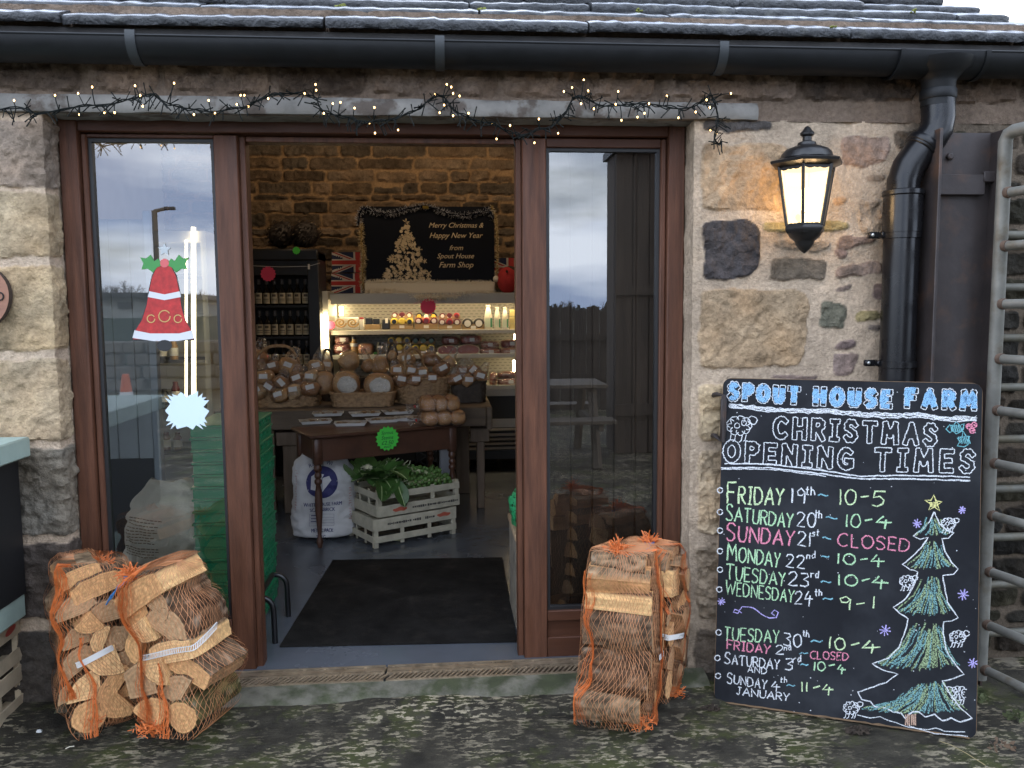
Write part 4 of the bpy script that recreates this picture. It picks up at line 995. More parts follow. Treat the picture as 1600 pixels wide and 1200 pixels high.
for pl in ([(1478,670),(1484,664),(1488,668),(1494,659),(1500,665),(1506,662),(1505,670),(1500,675),(1494,678),(1488,673),(1484,676)], [(1496,697),(1500,690),(1496,684),(1503,682),(1505,674),(1509,681),(1515,682),(1512,688),(1513,694),(1507,698)]):
    stroke(m, pl, 2.0, True); cx = sum(p[0] for p in pl)/len(pl); cy = sum(p[1] for p in pl)/len(pl)
    for k_ in range(6): stroke(m, [(cx-8+k_*3, cy-5), (cx-5+k_*3, cy+6)], 2.2)
m.build('chalk_holly', chalkmat('holly', (.16, .42, .46)), brd, False)
m = MB()
for (x, y) in ((1514,666),(1522,664),(1519,673)): stroke(m, arc(x, y, 4, 4, 0, 350, 9), 2.4, True, sub=False); stroke(m, [(x-2, y), (x+2, y)], 3)
m.build('chalk_berries', CP, brd, False)
# tree
m = MB(); TL = [(1459,800),(1452,815),(1441,828),(1427,837),(1438,842),(1450,840),(1440,855),(1424,870),(1410,882),(1422,889),(1434,893),(1428,915),(1415,935),(1396,949),(1406,959),(1419,966),(1415,985),(1404,1012),(1388,1028),(1363,1037),(1380,1047),(1403,1053),(1385,1066),(1340,1081)]
TRr = [(1460,800),(1468,818),(1480,828),(1490,833),(1482,841),(1472,841),(1476,860),(1486,878),(1497,889),(1490,897),(1473,899),(1475,915),(1480,940),(1497,965),(1487,970),(1474,972),(1474,990),(1478,1015),(1490,1035),(1506,1053),(1490,1060),(1472,1064),(1485,1085),(1500,1105),(1519,1122)]
stroke(m, TL, 2.0); stroke(m, TRr, 2.0)
stroke(m, [(1340,1081),(1346,1092),(1360,1096),(1366,1104),(1384,1106),(1396,1112),(1408,1114),(1414,1122),(1426,1112),(1436,1112),(1446,1120),(1460,1116),(1472,1126),(1486,1122),(1500,1128),(1519,1122)], 2.3)
stroke(m, [(1339,1117),(1360,1122),(1375,1120),(1390,1126),(1420,1136),(1450,1140),(1462,1137),(1475,1143),(1508,1143)], 1.7); stroke(m, [(1420,1134),(1460,1146),(1512,1150)], 1.4)
m.build('chalk_tree_outline', CW, brd, False)
def xat(pl, y):
    c = [a[0]+(b[0]-a[0])*(y-a[1])/(b[1]-a[1]) for a, b in zip(pl[:-1], pl[1:]) if min(a[1], b[1]) <= y <= max(a[1], b[1]) and abs(a[1]-b[1]) > 1e-6]
    return c
mt_, ml_ = MB(), MB(); tiers = [(806,840,1430,1486),(845,892,1414,1492),(900,965,1400,1490),(972,1050,1370,1500),(1062,1118,1346,1512)]
for (ya, yb, xa_, xb_) in tiers:
    n_ = int((xb_-xa_)/2.6)
    for k_ in range(n_):
        u = (k_+crng.uniform(.2, .8))/n_; xe = xa_+(xb_-xa_)*u; xs_ = 1459+(xe-1459)*crng.uniform(.12, .5); ye = yb-abs(u-.5)*(yb-ya)*.25-crng.uniform(0, 6); ys_ = ya+crng.uniform(0, (yb-ya)*.5)
        mid = ((xs_+xe)/2-(xe-1459)*.12, (ys_+ye)/2)
        if crng.random() < .88: stroke(mt_ if crng.random() < .55 else ml_, [(xs_, ys_), mid, (xe, ye)], crng.uniform(1.5, 2.9), jit=.6)
mt_.build('chalk_tree', chalkmat('soft_teal', (.17, .34, .34), (260, .40, .54)), brd, False); ml_.build('chalk_tree', chalkmat('soft_lime', (.28, .37, .20), (260, .40, .55)), brd, False)
m = MB(); s5 = [(1459,773),(1463,783),(1472,783),(1465,789),(1468,798),(1460,792),(1451,797),(1454,788),(1446,782),(1455,782)]; stroke(m, s5, 2.2, True)
for k_ in range(5): stroke(m, [(1453+k_*3, 784), (1455+k_*2, 792)], 2.2)
m.build('chalk_star', CY, brd, False)
m = MB()
for k_ in range(6): stroke(m, [(1415+k_*3, 1116), (1415+k_*3, 1133)], 2.4)
m.build('chalk_trunk', CBR, brd, False)
m = MB(); rg = random.Random(2)   # smeared chalk dust
for k_ in range(90): 
    x, y = rg.uniform(1125, 1525), rg.uniform(600, 1120); _bc[0] += 1; p = bp(x, y)+BN*.0004; q = rg.uniform(.0008, .002); m.quad(p-BU*q-BV*q, p+BU*q-BV*q, p+BU*q+BV*q, p-BU*q+BV*q)
m.build('chalk_specks', CW, brd, False)

# ================================================================== WINDOW DECALS
def flat(name, polys, Y, label, cat, off=.0):
    c = at(polys[0][0][0][0], polys[0][0][0][1], Y); root = thing(name, label, cat, c)
    return root
m = MB(); pts = []
for i in range(36):
    a = 2*math.pi*i/36+.05*(i % 3); r = (1.0 if i % 2 == 0 else .77)*(1+.05*math.sin(i*2.3)); x = 35*math.copysign(abs(math.cos(a))**.5, math.cos(a))*r; y = 30*math.copysign(abs(math.sin(a))**.5, math.sin(a))*r; pts.append((292+x, 642+y))
pp = [at(x, y, .1655) for x, y in pts]; n0 = len(pp)
m.add(pp+[p+Vector((0, .0006, 0)) for p in pp], [tuple(range(n0)), tuple(range(2*n0-1, n0-1, -1))]+[(i, (i+1) % n0, n0+(i+1) % n0, n0+i) for i in range(n0)])
solo(m, 'blank_price_star', mat('pale_card', (.62, .74, .78), .8), 'blank pale blue starburst card stuck on the left glass door', 'card', at(292, 642, .1655), None, False)
# a generic red and white bell shaped Christmas cling (the photo's character is left out)
cl = thing('window_cling', 'red and white Christmas bell sticker with green sprig on the left glass door', 'sticker', at(250, 480, .166))
def cling(name, px, mt, i):
    q = [at(x, y, .1660-i*.0004) for x, y in px]; m = MB(); m.poly(q); return m.build(name, mt, cl, False)
CR = mat('cling_red', (.42, .022, .02), .5, var=.4, vscale=40); CWh = mat('cling_white', (.62, .63, .64), .5); CGr = mat('cling_green', (.05, .26, .06), .5); CBk = mat('cling_black', (.015, .015, .015), .5)
bell = [(257,412),(245,418),(238,432),(233,455),(229,478),(222,500),(212,516),(208,530),(302,530),(299,516),(289,500),(283,478),(280,455),(275,432),(268,418)]
cling('outline', [(257+(x-257)*1.05, 470+(y-470)*1.04) for x, y in bell], CBk, 0); cling('bell', bell, CR, 1)
cling('trim', [(210,516),(207,528),(240,533),(275,533),(303,529),(300,516),(280,521),(235,521)], CWh, 2)
cling('trim', [(233,455),(231,464),(257,469),(283,464),(281,455),(257,460)], CWh, 3)
cling('clapper', arc(257, 540, 12, 9, 0, 350, 14), CBk, 4)
for sx_ in (-1, 1): cling('sprig', [(257+sx_*a, b) for a, b in ((3,414),(10,404),(16,408),(22,398),(29,404),(38,402),(33,412),(36,421),(26,420),(18,426),(12,418))], CGr, 5)
cling('berry', arc(257, 411, 7, 7, 0, 350, 14), mat('cling_pink', (.62, .12, .12), .5), 6)
stp = [(257+(11 if k_ % 2 == 0 else 5)*math.sin(k_*math.pi/5), 390-(11 if k_ % 2 == 0 else 5)*math.cos(k_*math.pi/5)) for k_ in range(10)]
cling('star', stp, mat('cling_silver', (.45, .48, .48), .4), 6)
for (cx, cy, r) in ((257,494,9),(236,498,6),(278,498,6)):
    m = MB(); m.ribbon([at(x, y, .1634) for x, y in arc(cx, cy, r, r, 0, 330, 12)], .004, (0, -1, 0)); m.build('scroll', mat('cling_gold', (.55, .35, .12), .5), cl, False)

# ================================================================== FIREWOOD BAGS
def woodmat(name, c, c2): return mat(name, c, .8, var=.35, vscale=22, bump=.7, bscale=70, col2=c2, c2scale=14, c2pos=(.45, .65), stretch=(1, 1, 1), bdist=.006)
M_FIRE = mat('firewood', (1, 1, 1), .85, attr=True, var=.3, vscale=70, bump=.8, bscale=110, bdist=.005, detail=8, spec=.2)
C_BARK = [(.135,.084,.048), (.11,.058,.03), (.24,.16,.09), (.11,.09,.034)]
C_SPLIT = [(.80,.50,.22), (.60,.325,.135), (.42,.245,.12), (.16,.095,.052)]
C_END = [(.82,.51,.235), (.70,.39,.165), (.52,.325,.17)]
M_NET = mat('orange_net', (.50, .21, .085), .6)
M_NETD = mat('orange_net_bundle', (.62, .15, .03), .6, var=.25, vscale=60)
M_BLUE = mat('blue_twine', (.04, .16, .36), .6)
M_BAND = mat('white_band', (.72, .70, .66), .7)
def shape(kind, r, rg):
    """cross-section loop with per-edge flag: 1 = bark, 0 = split"""
    if kind == 'round':
        n = 18; return [(r*math.cos(a)*(1+.05*math.sin(2*a+1)), r*math.sin(a)*(1+.06*math.cos(3*a))) for a in [2*math.pi*i/n for i in range(n)]], [1]*n
    if kind == 'half':
        n = 11; a = [math.pi*i/(n-1) for i in range(n)]; p = [(r*1.12*math.cos(t_), r*1.15*math.sin(t_)-.4*r) for t_ in a]; return p, [1]*(n-1)+[0]
    if kind == 'wedge':
        n = 8; a = [R(48+84*i/(n-1)) for i in range(n)]; p = [(0, -.95*r)]+[(1.75*r*math.cos(t_), 1.75*r*math.sin(t_)-.95*r) for t_ in a]; return p, [0]+[1]*(n-1)+[0]
    if kind == 'slab':
        p = [(-1.25*r, -.5*r), (1.2*r, -.55*r), (1.25*r, .35*r), (.5*r, .55*r), (-.6*r, .6*r), (-1.25*r, .4*r)]; return p, [0, 0, 1, 1, 1, 0]
    if kind == 'quad':
        p = [(-.9*r, -.8*r), (.95*r, -.7*r), (.85*r, .8*r), (.1*r, 1.0*r), (-.85*r, .65*r)]; return p, [0, 0, 0, 1, 0]
def make_log(parent, P0, d, r, ln, kind, roll, bark, split, end, rg, label=None):
    sh, fl_ = shape(kind, r, rg); d = Vector(d).normalized(); e = Vector((d.y, -d.x, 0)).normalized(); u = e.cross(d)
    if u.z < 0: u = -u
    c, s = math.cos(roll), math.sin(roll); n = len(sh); sd_ = rg.random()*50
    loop = []; fl2 = []; K = 16
    for i in range(n):
        a, b = sh[i], sh[(i+1) % n]; k_ = 6 if fl_[i] == 0 else 2
        for q in range(k_): loop.append((a[0]+(b[0]-a[0])*q/k_, a[1]+(b[1]-a[1])*q/k_)); fl2.append(fl_[i])
    n = len(loop); vs = []; cols = []
    stk = [rg.uniform(.68, 1.22) for _ in range(n)]; nz_v = mnoise.noise
    cb, cs, ce = C_BARK[bark], C_SPLIT[split], C_END[end]
    def pos(x_, y_, t_): X, Y = c*x_-s*y_, s*x_+c*y_; return Vector(P0)+d*ln*t_+e*(X+.006*math.sin(t_*3+sd_))+u*Y
    def jj(i, t_):
        x, y = loop[i]
        if fl2[i] or fl2[i-1]:
            h = nz_v(Vector((x*55+sd_, y*55, t_*5)))-.8*abs(nz_v(Vector((x*120+sd_, y*120, t_*7)))); return 1+.10*h+.04*nz_v(Vector((x*30, y*30+sd_, t_*2))), h
        return 1+.05*nz_v(Vector((x*30+sd_, y*30, t_*2)))+.03*nz_v(Vector((x*110+sd_, y*110, t_*3))), 0
    J0 = [jj(i, 0)[0] for i in range(n)]
    for k_ in range(K+1):
        t_ = k_/K
        for i, (x, y) in enumerate(loop):
            j, h = jj(i, t_); tt = t_+(.012*nz_v(Vector((x*70, y*70, sd_))) if k_ in (0, K) else 0); vs.append(pos(x*j, y*j, tt))
            if fl2[i]: g = max(.25, 1+1.1*h)*(1+.5*nz_v(Vector((x*25+sd_, y*25, t_*4)))); lich = max(0, nz_v(Vector((x*40, y*40+sd_*2, t_*6)))-.28)*1.6; col = [a*g+lich*b_ for a, b_ in zip(cb, (.34, .27, .19))]
            else: g = stk[i]*(1+.18*nz_v(Vector((i*.9, t_*2.5, sd_)))); dk = max(0, nz_v(Vector((sd_, i*.25, t_*1.6)))-.2)*.8; col = [a*g*(1-dk) for a in cs]
            cols.append(col)
    fs = [(k_*n+i, k_*n+(i+1) % n, (k_+1)*n+(i+1) % n, (k_+1)*n+i) for k_ in range(K) for i in range(n)]
    for t_ in (0, 1):   # sawn ends with growth rings and a dark bark rim
        o = len(vs); J = J0 if t_ == 0 else [jj(i, 1)[0] for i in range(n)]; RG = (1.0, .93, .80, .66, .52, .38, .24, .1)
        for q, f in enumerate(RG):
            for i, (x, y) in enumerate(loop):
                tt = t_+(.012*nz_v(Vector((x*70, y*70, sd_))) if q == 0 else .006*nz_v(Vector((x*90*f, y*90*f, sd_)))); vs.append(pos(x*J[i]*f, y*J[i]*f, tt))
                g = (1+.13*(1 if q % 2 else -1)+.16*nz_v(Vector((x*50*f+sd_, y*50*f, 3))))*(1-.35*max(0, nz_v(Vector((math.atan2(y, x)*2.2, sd_, 0)))-.25)); cols.append([a*g for a in (ce if not (q == 0 and fl2[i]) else [v*.8 for v in cb])])
        for q in range(len(RG)-1): fs += [(o+q*n+i, o+q*n+(i+1) % n, o+(q+1)*n+(i+1) % n, o+(q+1)*n+i) for i in range(n)]
        fs.append(tuple(o+(len(RG)-1)*n+i for i in range(n)))
    m = MB(); m.add(vs, fs); m.c = [(max(.01, a), max(.008, b), max(.005, g), 1) for a, b, g in cols]
    ob = m.build('log', M_FIRE, parent, True, None, 42)
    if label: ob['label'] = label
    return vs[:(K+1)*n]

def hull2(pts):
    pts = sorted(set(pts))
    def half(ps):
        o = []
        for p in ps:
            while len(o) >= 2 and (o[-1][0]-o[-2][0])*(p[1]-o[-2][1])-(o[-1][1]-o[-2][1])*(p[0]-o[-2][0]) <= 0: o.pop()
            o.append(p)
        return o
    a, b = half(pts), half(pts[::-1]); return a[:-1]+b[:-1]
def net_bag(root, verts, seed, knot, seams, bandz=None, band_ang=None, tie=True, ncell=60, foot=None, knot_side=0.0):
    rg = random.Random(seed); V = np.array([tuple(v) for v in verts]); zmin, zmax = V[:, 2].min(), V[:, 2].max(); NZ, NT = 46, 96
    zs = np.linspace(zmin-.004, zmax+.004, NZ); C = np.zeros((NZ, 2)); Rr = np.zeros((NZ, NT)); th = np.linspace(-math.pi, math.pi, NT, endpoint=False)
    def hullz(z_, w_):
        while True:
            h = hull2([tuple(np.round(p, 4)) for p in V[np.abs(V[:, 2]-z_) < w_][:, :2]])
            if len(h) > 2: return np.array(h)
            w_ *= 1.5
    for i, z_ in enumerate(zs):
        h = hullz(z_, .05); C[i] = h.mean(0)
    for _ in range(6): C[1:-1] = (C[:-2]+C[1:-1]*2+C[2:])/4
    for i, z_ in enumerate(zs):
        h = hullz(z_, .032)-C[i]
        for j, t_ in enumerate(th):
            dx, dy = math.cos(t_), math.sin(t_); best = .01
            for a, b in zip(h, np.roll(h, -1, 0)):
                den = dx*(b[1]-a[1])-dy*(b[0]-a[0])
                if abs(den) < 1e-9: continue
                s_ = (a[0]*(b[1]-a[1])-a[1]*(b[0]-a[0]))/den; u_ = (a[0]*dy-a[1]*dx)/den
                if s_ > 0 and -1e-6 <= u_ <= 1+1e-6: best = max(best, s_)
            Rr[i, j] = best
    for _ in range(1):
        Rr = np.maximum(Rr, .25*(np.roll(Rr, 1, 1)+np.roll(Rr, -1, 1)+2*Rr)); 
        Rr[1:-1] = .5*Rr[1:-1]+.25*(Rr[:-2]+Rr[2:])
    Rr = Rr+.004
    Vm, Vd = zs[0], zs[-1]
    def S_(t_, v):   # v in 0..1 up the bag
        f_ = np.clip(v, 0, 1)*(NZ-1); i = min(int(f_), NZ-2); a = f_-i; tj = ((t_+math.pi)/(2*math.pi) % 1)*NT; j = int(tj) % NT; b = tj-int(tj); j2 = (j+1) % NT
        r_ = (Rr[i, j]*(1-b)+Rr[i, j2]*b)*(1-a)+(Rr[i+1, j]*(1-b)+Rr[i+1, j2]*b)*a; c_ = C[i]*(1-a)+C[i+1]*a
        return Vector((c_[0]+r_*math.cos(t_), c_[1]+r_*math.sin(t_), zs[0]+(zs[-1]-zs[0])*v))
    def Nn(t_): return Vector((math.cos(t_), math.sin(t_), .15)).normalized()
    K = Vector(knot); m = MB(); H = zmax-zmin; nst = 40; turn = 2*math.pi/ncell*(H/.020)/2
    for k_ in range(ncell):
        for sg in (1, -1):
            pts = []; t0 = 2*math.pi*k_/ncell+rg.uniform(-.02, .02); nr = []
            for q in range(nst+1):
                v = q/nst; t_ = t0+sg*turn*v+.03*math.sin(v*9+k_); pts.append(S_(t_, v)+Nn(t_)*rg.uniform(0, .002)); nr.append(Nn(t_))
            ttop = t_
            for q in (1, 2, 3): a = q/3; pts.append(pts[nst].lerp(K, a)+Vector((0, 0, .012*math.sin(a*math.pi))))
            w_ = .0013
            # two crossed ribbons read as a thin cord from every side
            vs = []; 
            for i, p in enumerate(pts):
                nn = nr[min(i, nst)]; t2 = (pts[min(i+1, len(pts)-1)]-pts[max(i-1, 0)]).normalized(); sd_ = nn.cross(t2); sd_ = sd_.normalized() if sd_.length > 1e-6 else Vector((1, 0, 0)); vs += [p-sd_*w_/2, p+sd_*w_/2]
            m.add(vs, [(2*i, 2*i+2, 2*i+3, 2*i+1) for i in range(len(pts)-1)])
    net = m.build('net', M_NET, root, False)
    # bunched cords down the seams, gathered top and foot
    m = MB()
    for (ta, w0, den, v0, v1) in seams:
        for k_ in range(den):
            off = rg.gauss(0, w0); pts = []
            for q in range(25):
                v = v0+(v1-v0)*q/24; t_ = ta+off*(.6+.8*abs(math.sin(v*3+k_)))+.06*math.sin(v*7+off*20); pts.append(S_(t_, v)+Nn(t_)*(.003+rg.uniform(0, .006)))
            if v1 > .98: pts.append(pts[-1].lerp(K, .6)); pts.append(K+Vector((rg.gauss(0, .006), rg.gauss(0, .006), rg.gauss(0, .008))))
            m.ribbon(pts, .0022, Nn(ta))
    for k_ in range(110):   # knot frill
        d = Vector((rg.gauss(0, 1), rg.gauss(0, .8), abs(rg.gauss(0, .8)))).normalized(); l_ = rg.uniform(.012, .05); q = K+Vector((rg.gauss(0, .012), rg.gauss(0, .012), rg.gauss(.004, .01)))
        m.ribbon([q, q+d*l_*.5+Vector((0, 0, .004)), q+d*l_], .003, (0, -1, .2))
    if foot:
        F = Vector(foot)
        for k_ in range(90):
            d = Vector((rg.gauss(0, 1), rg.gauss(0, .7), rg.gauss(.3, .6))).normalized(); q = F+Vector((rg.gauss(0, .025), rg.gauss(0, .01), rg.uniform(0, .035)))
            q.z = max(q.z, GZ0+.006); e2 = q+d*rg.uniform(.01, .04); e2.z = max(e2.z, GZ0+.004); m.ribbon([q, e2], .003, (0, -1, .1))
    m.build('net_bundle', M_NETD, root, False)
    if tie:
        m = MB(); t0 = K+Vector((.004, -.012, -.002)); a_ = knot_side
        for k_ in range(3):
            m.tube([K+Vector((.02*math.cos(t_), .016*math.sin(t_)-.004, .004*k_)) for t_ in np.linspace(0, 6.4, 12)], .0028, 5)
        m.tube([t0, t0+Vector((a_*.03, -.02, -.02)), t0+Vector((a_*.06, -.026, -.05)), t0+Vector((a_*.08, -.022, -.085))], .0032, 5)
        m.tube([t0, t0+Vector((a_*.035, -.022, -.015)), t0+Vector((a_*.055, -.03, -.055)), t0+Vector((a_*.075, -.02, -.075))], .0028, 5)
        m.build('tie', M_BLUE, root)
    if bandz:
        m = MB(); t0, t1 = band_ang; n_ = 46; v0, v1 = bandz
        for dv in (-.014, .014): m.ribbon([S_(t0+(t1-t0)*i/n_, v0+(v1-v0)*i/n_+dv)+Nn(t0+(t1-t0)*i/n_)*.004 for i in range(n_+1)], .0035, Vector((0, 0, 1)).cross(Nn((t0+t1)/2)).cross(Vector((0,0,1))))
        for i in range(n_+1):
            t_ = t0+(t1-t0)*i/n_; v = v0+(v1-v0)*i/n_; a = S_(t_, v-.014)+Nn(t_)*.004; b = S_(t_+.02, v+.014)+Nn(t_)*.004; m.ribbon([a, b], .0026, Nn(t_))
        m.build('label_band', M_BAND, root, False)
    return S_

def bag(label, P0px, P0Y, d, specs, seed, knotpx, knotY, seams, byY=False, **kw):
    """specs: px,py,r_px,kind,roll,len,bark,split,end,(shift)"""
    rg = random.Random(seed); d = Vector((d[0], d[1], 0)).normalized(); base = at(*P0px, P0Y)
    root = thing('log_bag', label, 'firewood', (base.x, base.y, GZ0), 'orange net bags of firewood by the doors')
    allv = []; dep = np.linalg.norm(np.array(base)-CAM)
    for s_ in specs:
        px, py, rp, kind, roll, ln, b_, sp, en = s_[:9]; P_ = at(px, py, P0Y+s_[9]) if byY else atp(px, py, base, np.array(d))+d*s_[9]
        vs = make_log(root, P_, d+Vector((0, 0, rg.uniform(-.05, .05))), rp/FPX*dep*1.02, ln, kind, roll, b_, sp, en, rg); allv += vs
    zmn = min(v.z for v in allv); 
    net_bag(root, allv, seed, at(*knotpx, knotY), seams, **kw); return root
# left front bag: log ends towards the viewer's left, sides running back to the right
bag('nearest log bag left of the doorway with white band and round log end at bottom', (262, 1120), -.40, (.34, .94), [
 (241,1114,27,'wedge',.3,.26,1,1,1,-.005),(287,1121,23,'round',.2,.25,3,1,1,0),
 (216,1066,26,'quad',.25,.25,2,3,2,0),(275,1083,27,'half',1.0,.24,0,2,2,.01),(290,1050,27,'slab',-.4,.21,0,2,1,.02),
 (242,1046,23,'wedge',2.6,.27,1,0,0,-.004),(264,1020,27,'slab',.3,.23,2,0,0,.005),(209,1014,23,'half',1.4,.24,1,2,1,.01),
 (222,985,20,'wedge',2.9,.25,2,0,0,-.004),(256,982,33,'half',-.5,.25,1,3,2,.012),(206,960,22,'round',1.4,.24,1,2,1,.015),
 (236,944,25,'half',-.6,.25,0,3,2,.012),(220,928,32,'slab',.62,.22,1,0,1,-.004)], 31, (204, 902), -.27,
 [(-2.35, .07, 34, .0, 1.0), (-1.85, .04, 14, .0, .45)], bandz=(.47, .60), band_ang=(-2.3, -.25), foot=(at(236, 1148, -.40)), knot_side=-1)
# left back bag
bag('further log bag left of the doorway in the corner against the stone pillar', (160, 1100), -.30, (-.52, .85), [
 (143,1118,22,'round',.4,0.192,1,1,1,.0),(180,1100,25,'half',2.2,0.200,1,1,1,0),(120,1085,20,'half',.3,0.160,1,1,2,.03),
 (140,1075,23,'wedge',.8,0.192,1,0,0,0),(178,1068,21,'slab',.9,0.200,0,1,1,0),(205,1085,16,'half',0,0.160,1,2,1,.03),
 (165,1035,23,'wedge',2.7,0.200,1,0,0,0),(130,1035,25,'half',.6,0.200,1,3,2,.02),(196,1040,17,'quad',.4,0.176,1,2,2,.02),
 (155,1000,17,'half',1.2,0.176,0,1,0,0),(125,1000,22,'half',.2,0.200,0,3,2,.02),(185,1000,18,'round',.2,0.176,1,2,2,.02),
 (138,975,16,'wedge',3.0,0.176,2,1,1,.0),(168,962,26,'half',.1,0.208,0,2,2,.02),(120,955,24,'half',.2,0.200,2,2,2,.03),
 (150,920,24,'slab',.35,0.216,0,1,1,.03),(180,912,20,'slab',.3,0.200,0,1,1,.03),(130,905,20,'slab',.3,0.200,2,1,1,.05)], 32, (160, 884), -.12,
 [(-1.9, .06, 28, .25, 1.0), (-1.45, .04, 16, .0, .6)], bandz=(.44, .50), band_ang=(-1.6, -.6), foot=(at(140, 1132, -.31)), knot_side=-1.2)
# right front bag: logs lie across, bark towards the viewer, ends at the right
bag('nearest log bag right of the doorway with one pale split plank across its front', (1002, 1100), -.47, (-.955, .30), [
 (1000,1105,25,'half',1.5,.225,2,1,1,.0),(1024,1090,24,'half',.1,.22,1,2,1,.11),
 (1012,1066,28,'half',1.7,.245,1,3,2,.015),(1034,1052,24,'half',.3,.22,1,3,2,.12),
 (1018,1030,25,'half',1.4,.25,1,3,2,.025),(1036,1015,22,'half',.2,.22,1,2,1,.13),
 (1020,988,32,'half',1.6,.25,0,3,2,.035),(1036,975,26,'half',.2,.22,1,2,1,.14),
 (1019,942,16,'quad',.05,.24,1,0,0,.04),(1034,935,22,'half',.2,.21,1,2,1,.15),
 (1016,911,19,'quad',.4,.225,2,1,1,.055),(1030,900,20,'slab',.1,.2,1,2,1,.15),
 (1010,884,17,'half',1.2,.20,2,1,1,.075),(1022,873,14,'slab',.1,.17,2,2,1,.15)], 33, (965, 862), -.36,
 [(-.55, .05, 34, .0, 1.0), (-2.75, .05, 16, .0, .9)], byY=True, bandz=(.40, .40), band_ang=(-.75, -.35), foot=(at(1003, 1136, -.47)), tie=False)
bag('further log bag right of the doorway tied with blue twine against the stone jamb', (1045, 1060), -.25, (-.86, .50), [
 (1046,1068,20,'round',.2,.2,1,1,0,.0),(1062,1052,19,'half',.2,.2,1,2,2,.07),
 (1050,1030,22,'wedge',.4,.2,1,3,2,.01),(1068,1014,22,'half',-.8,.2,0,2,2,.07),
 (1050,992,20,'wedge',2.5,.2,1,1,0,.02),(1072,970,26,'half',-.9,.22,0,2,2,.06),
 (1048,958,22,'half',.3,.2,1,2,2,.03),(1066,938,22,'slab',.2,.22,1,2,1,.09),
 (1056,912,24,'quad',-.28,.20,2,0,0,.03),(1074,905,20,'half',-.9,.2,1,2,2,.10),(1068,882,19,'half',-.5,.2,2,2,2,.09),(1046,880,20,'half',.1,.2,2,2,2,.06),(1056,862,14,'slab',.05,.2,2,2,2,.10)], 34, (1014, 850), -.12,
 [(-.42, .05, 30, .0, 1.0), (-1.5, .05, 10, .6, 1.0)], byY=True, bandz=(.46, .42), band_ang=(-1.5, -.5), foot=(at(1052, 1088, -.2)), knot_side=-.8)

# ================================================================== PRODUCE STALL at the left edge
M_SAGE = mat('sage_paint', (.30, .38, .33), .55, var=.14, vscale=9, bump=.15, bscale=40)
M_BLKP = mat('black_panel', (.008, .008, .009), .5)
M_CRATE = mat('pale_crate_wood', (.50, .40, .27), .8, var=.25, vscale=12, bump=.4, bscale=50)
M_REDP = mat('red_print', (.45, .07, .05), .7)
YW = -.05; sx = at(33, 800, YW).x
stl = thing('produce_stall', 'sage green and black stall cabinet cut off by the left edge of the view', 'stall', (sx-.3, -.6, .35))
zt1 = at(47, 682, YW).z; zt0 = at(47, 713, YW).z; xt1 = at(48, 700, YW).x; zb1 = at(38, 922, YW).z; zb0 = at(38, 962, YW).z
def wedge_box(mb, x1, z0, z1, bev=.006): mb.span(x1-.55, x1, -1.15, YW, z0, z1, 0, bev)
m = MB(); wedge_box(m, xt1, zt0, zt1); m.build('worktop', M_SAGE, stl)
m = MB(); wedge_box(m, sx, zb1-.01, zt0, 0); m.build('black_body', M_BLKP, stl, False)
m = MB(); wedge_box(m, at(40, 940, YW).x, zb0, zb1); m.build('base_board', M_SAGE, stl)
def crate_parts(name, label, cat, org, U, W, D, H, group=None, post=.022, slats=((.0, .30), (.62, .30)), prints=None, mt=None, upside=False, endslats=3):
    U = Vector(U).normalized(); Vv = Vector((-U.y, U.x, 0)); o = Vector(org); t = thing(name, label, cat, o, group); mt = mt or M_CRATE
    Mx = Matrix((U, Vv, Vector((0, 0, 1)))).transposed(); L = lambda x, y, z: o+U*x+Vv*y+Vector((0, 0, z))
    m = MB(); tb = .007
    for x in (post/2, W-post/2):
        for y in (post/2, D-post/2): m.box(L(x, y, H/2), (post, post, H), Mx, 0, .002)
    m.each('corner_post', mt, t)
    for (z_, h_) in slats:
        for y in (-tb/2, D+tb/2):
            m = MB(); m.box(L(W/2, y, H*(z_+h_/2)), (W+.004, tb, H*h_), Mx, 0, .0015); m.build('side_slat', mt, t)
        for x in (-tb/2, W+tb/2):
            m = MB(); m.box(L(x, D/2, H*(z_+h_/2)), (tb, D-.002, H*h_), Mx, 0, .0015); m.build('end_slat', mt, t)
    m = MB()
    for k_ in (1, 2): m.box(L(W*k_/3, .004, H*.5), (.026, .006, H*.9), Mx)
    for k_ in range(1, endslats):
        m.box(L(.004, D*k_/endslats, H*.5), (.006, .02, H*.9), Mx); 
    m.each('batten', mt, t)
    m = MB()
    for k_ in range(5): m.box(L(W/2, D*(k_+.5)/5, (.02 if not upside else H*.9)), (W-.02, D/5-.012, .006), Mx)
    m.build('base_slat', mt, t)
    return t, L, U, Vv
ocr = atz(38, 1106, GZ0); UcN = Vector((.0, 1, 0)); zc = GZ0+.012
hcr = (zb0-.004-zc)/2
for i, lb in enumerate(('lower pale wooden crate under the left stall', 'upper pale wooden crate with red print under the left stall')):
    t, L, U_, V_ = crate_parts('wooden_crate', lb, 'crate', Vector((ocr.x, ocr.y-.50, zc+i*hcr)), UcN, .50, .34, hcr-.004, 'wooden crates under the left stall', slats=((.0, .30), (.60, .34)))
    if i == 1:
        m = MB(); c = L(.42, -.0085, hcr*.77)
        pts = [c+UcN*(.03*math.cos(a)*1.3)+Vector((0, 0, .014*math.sin(a)+.006*math.cos(a))) for a in np.linspace(0, 2*math.pi, 20, endpoint=False)]; m.poly(pts); m.build('printed_mark', M_REDP, t, False)

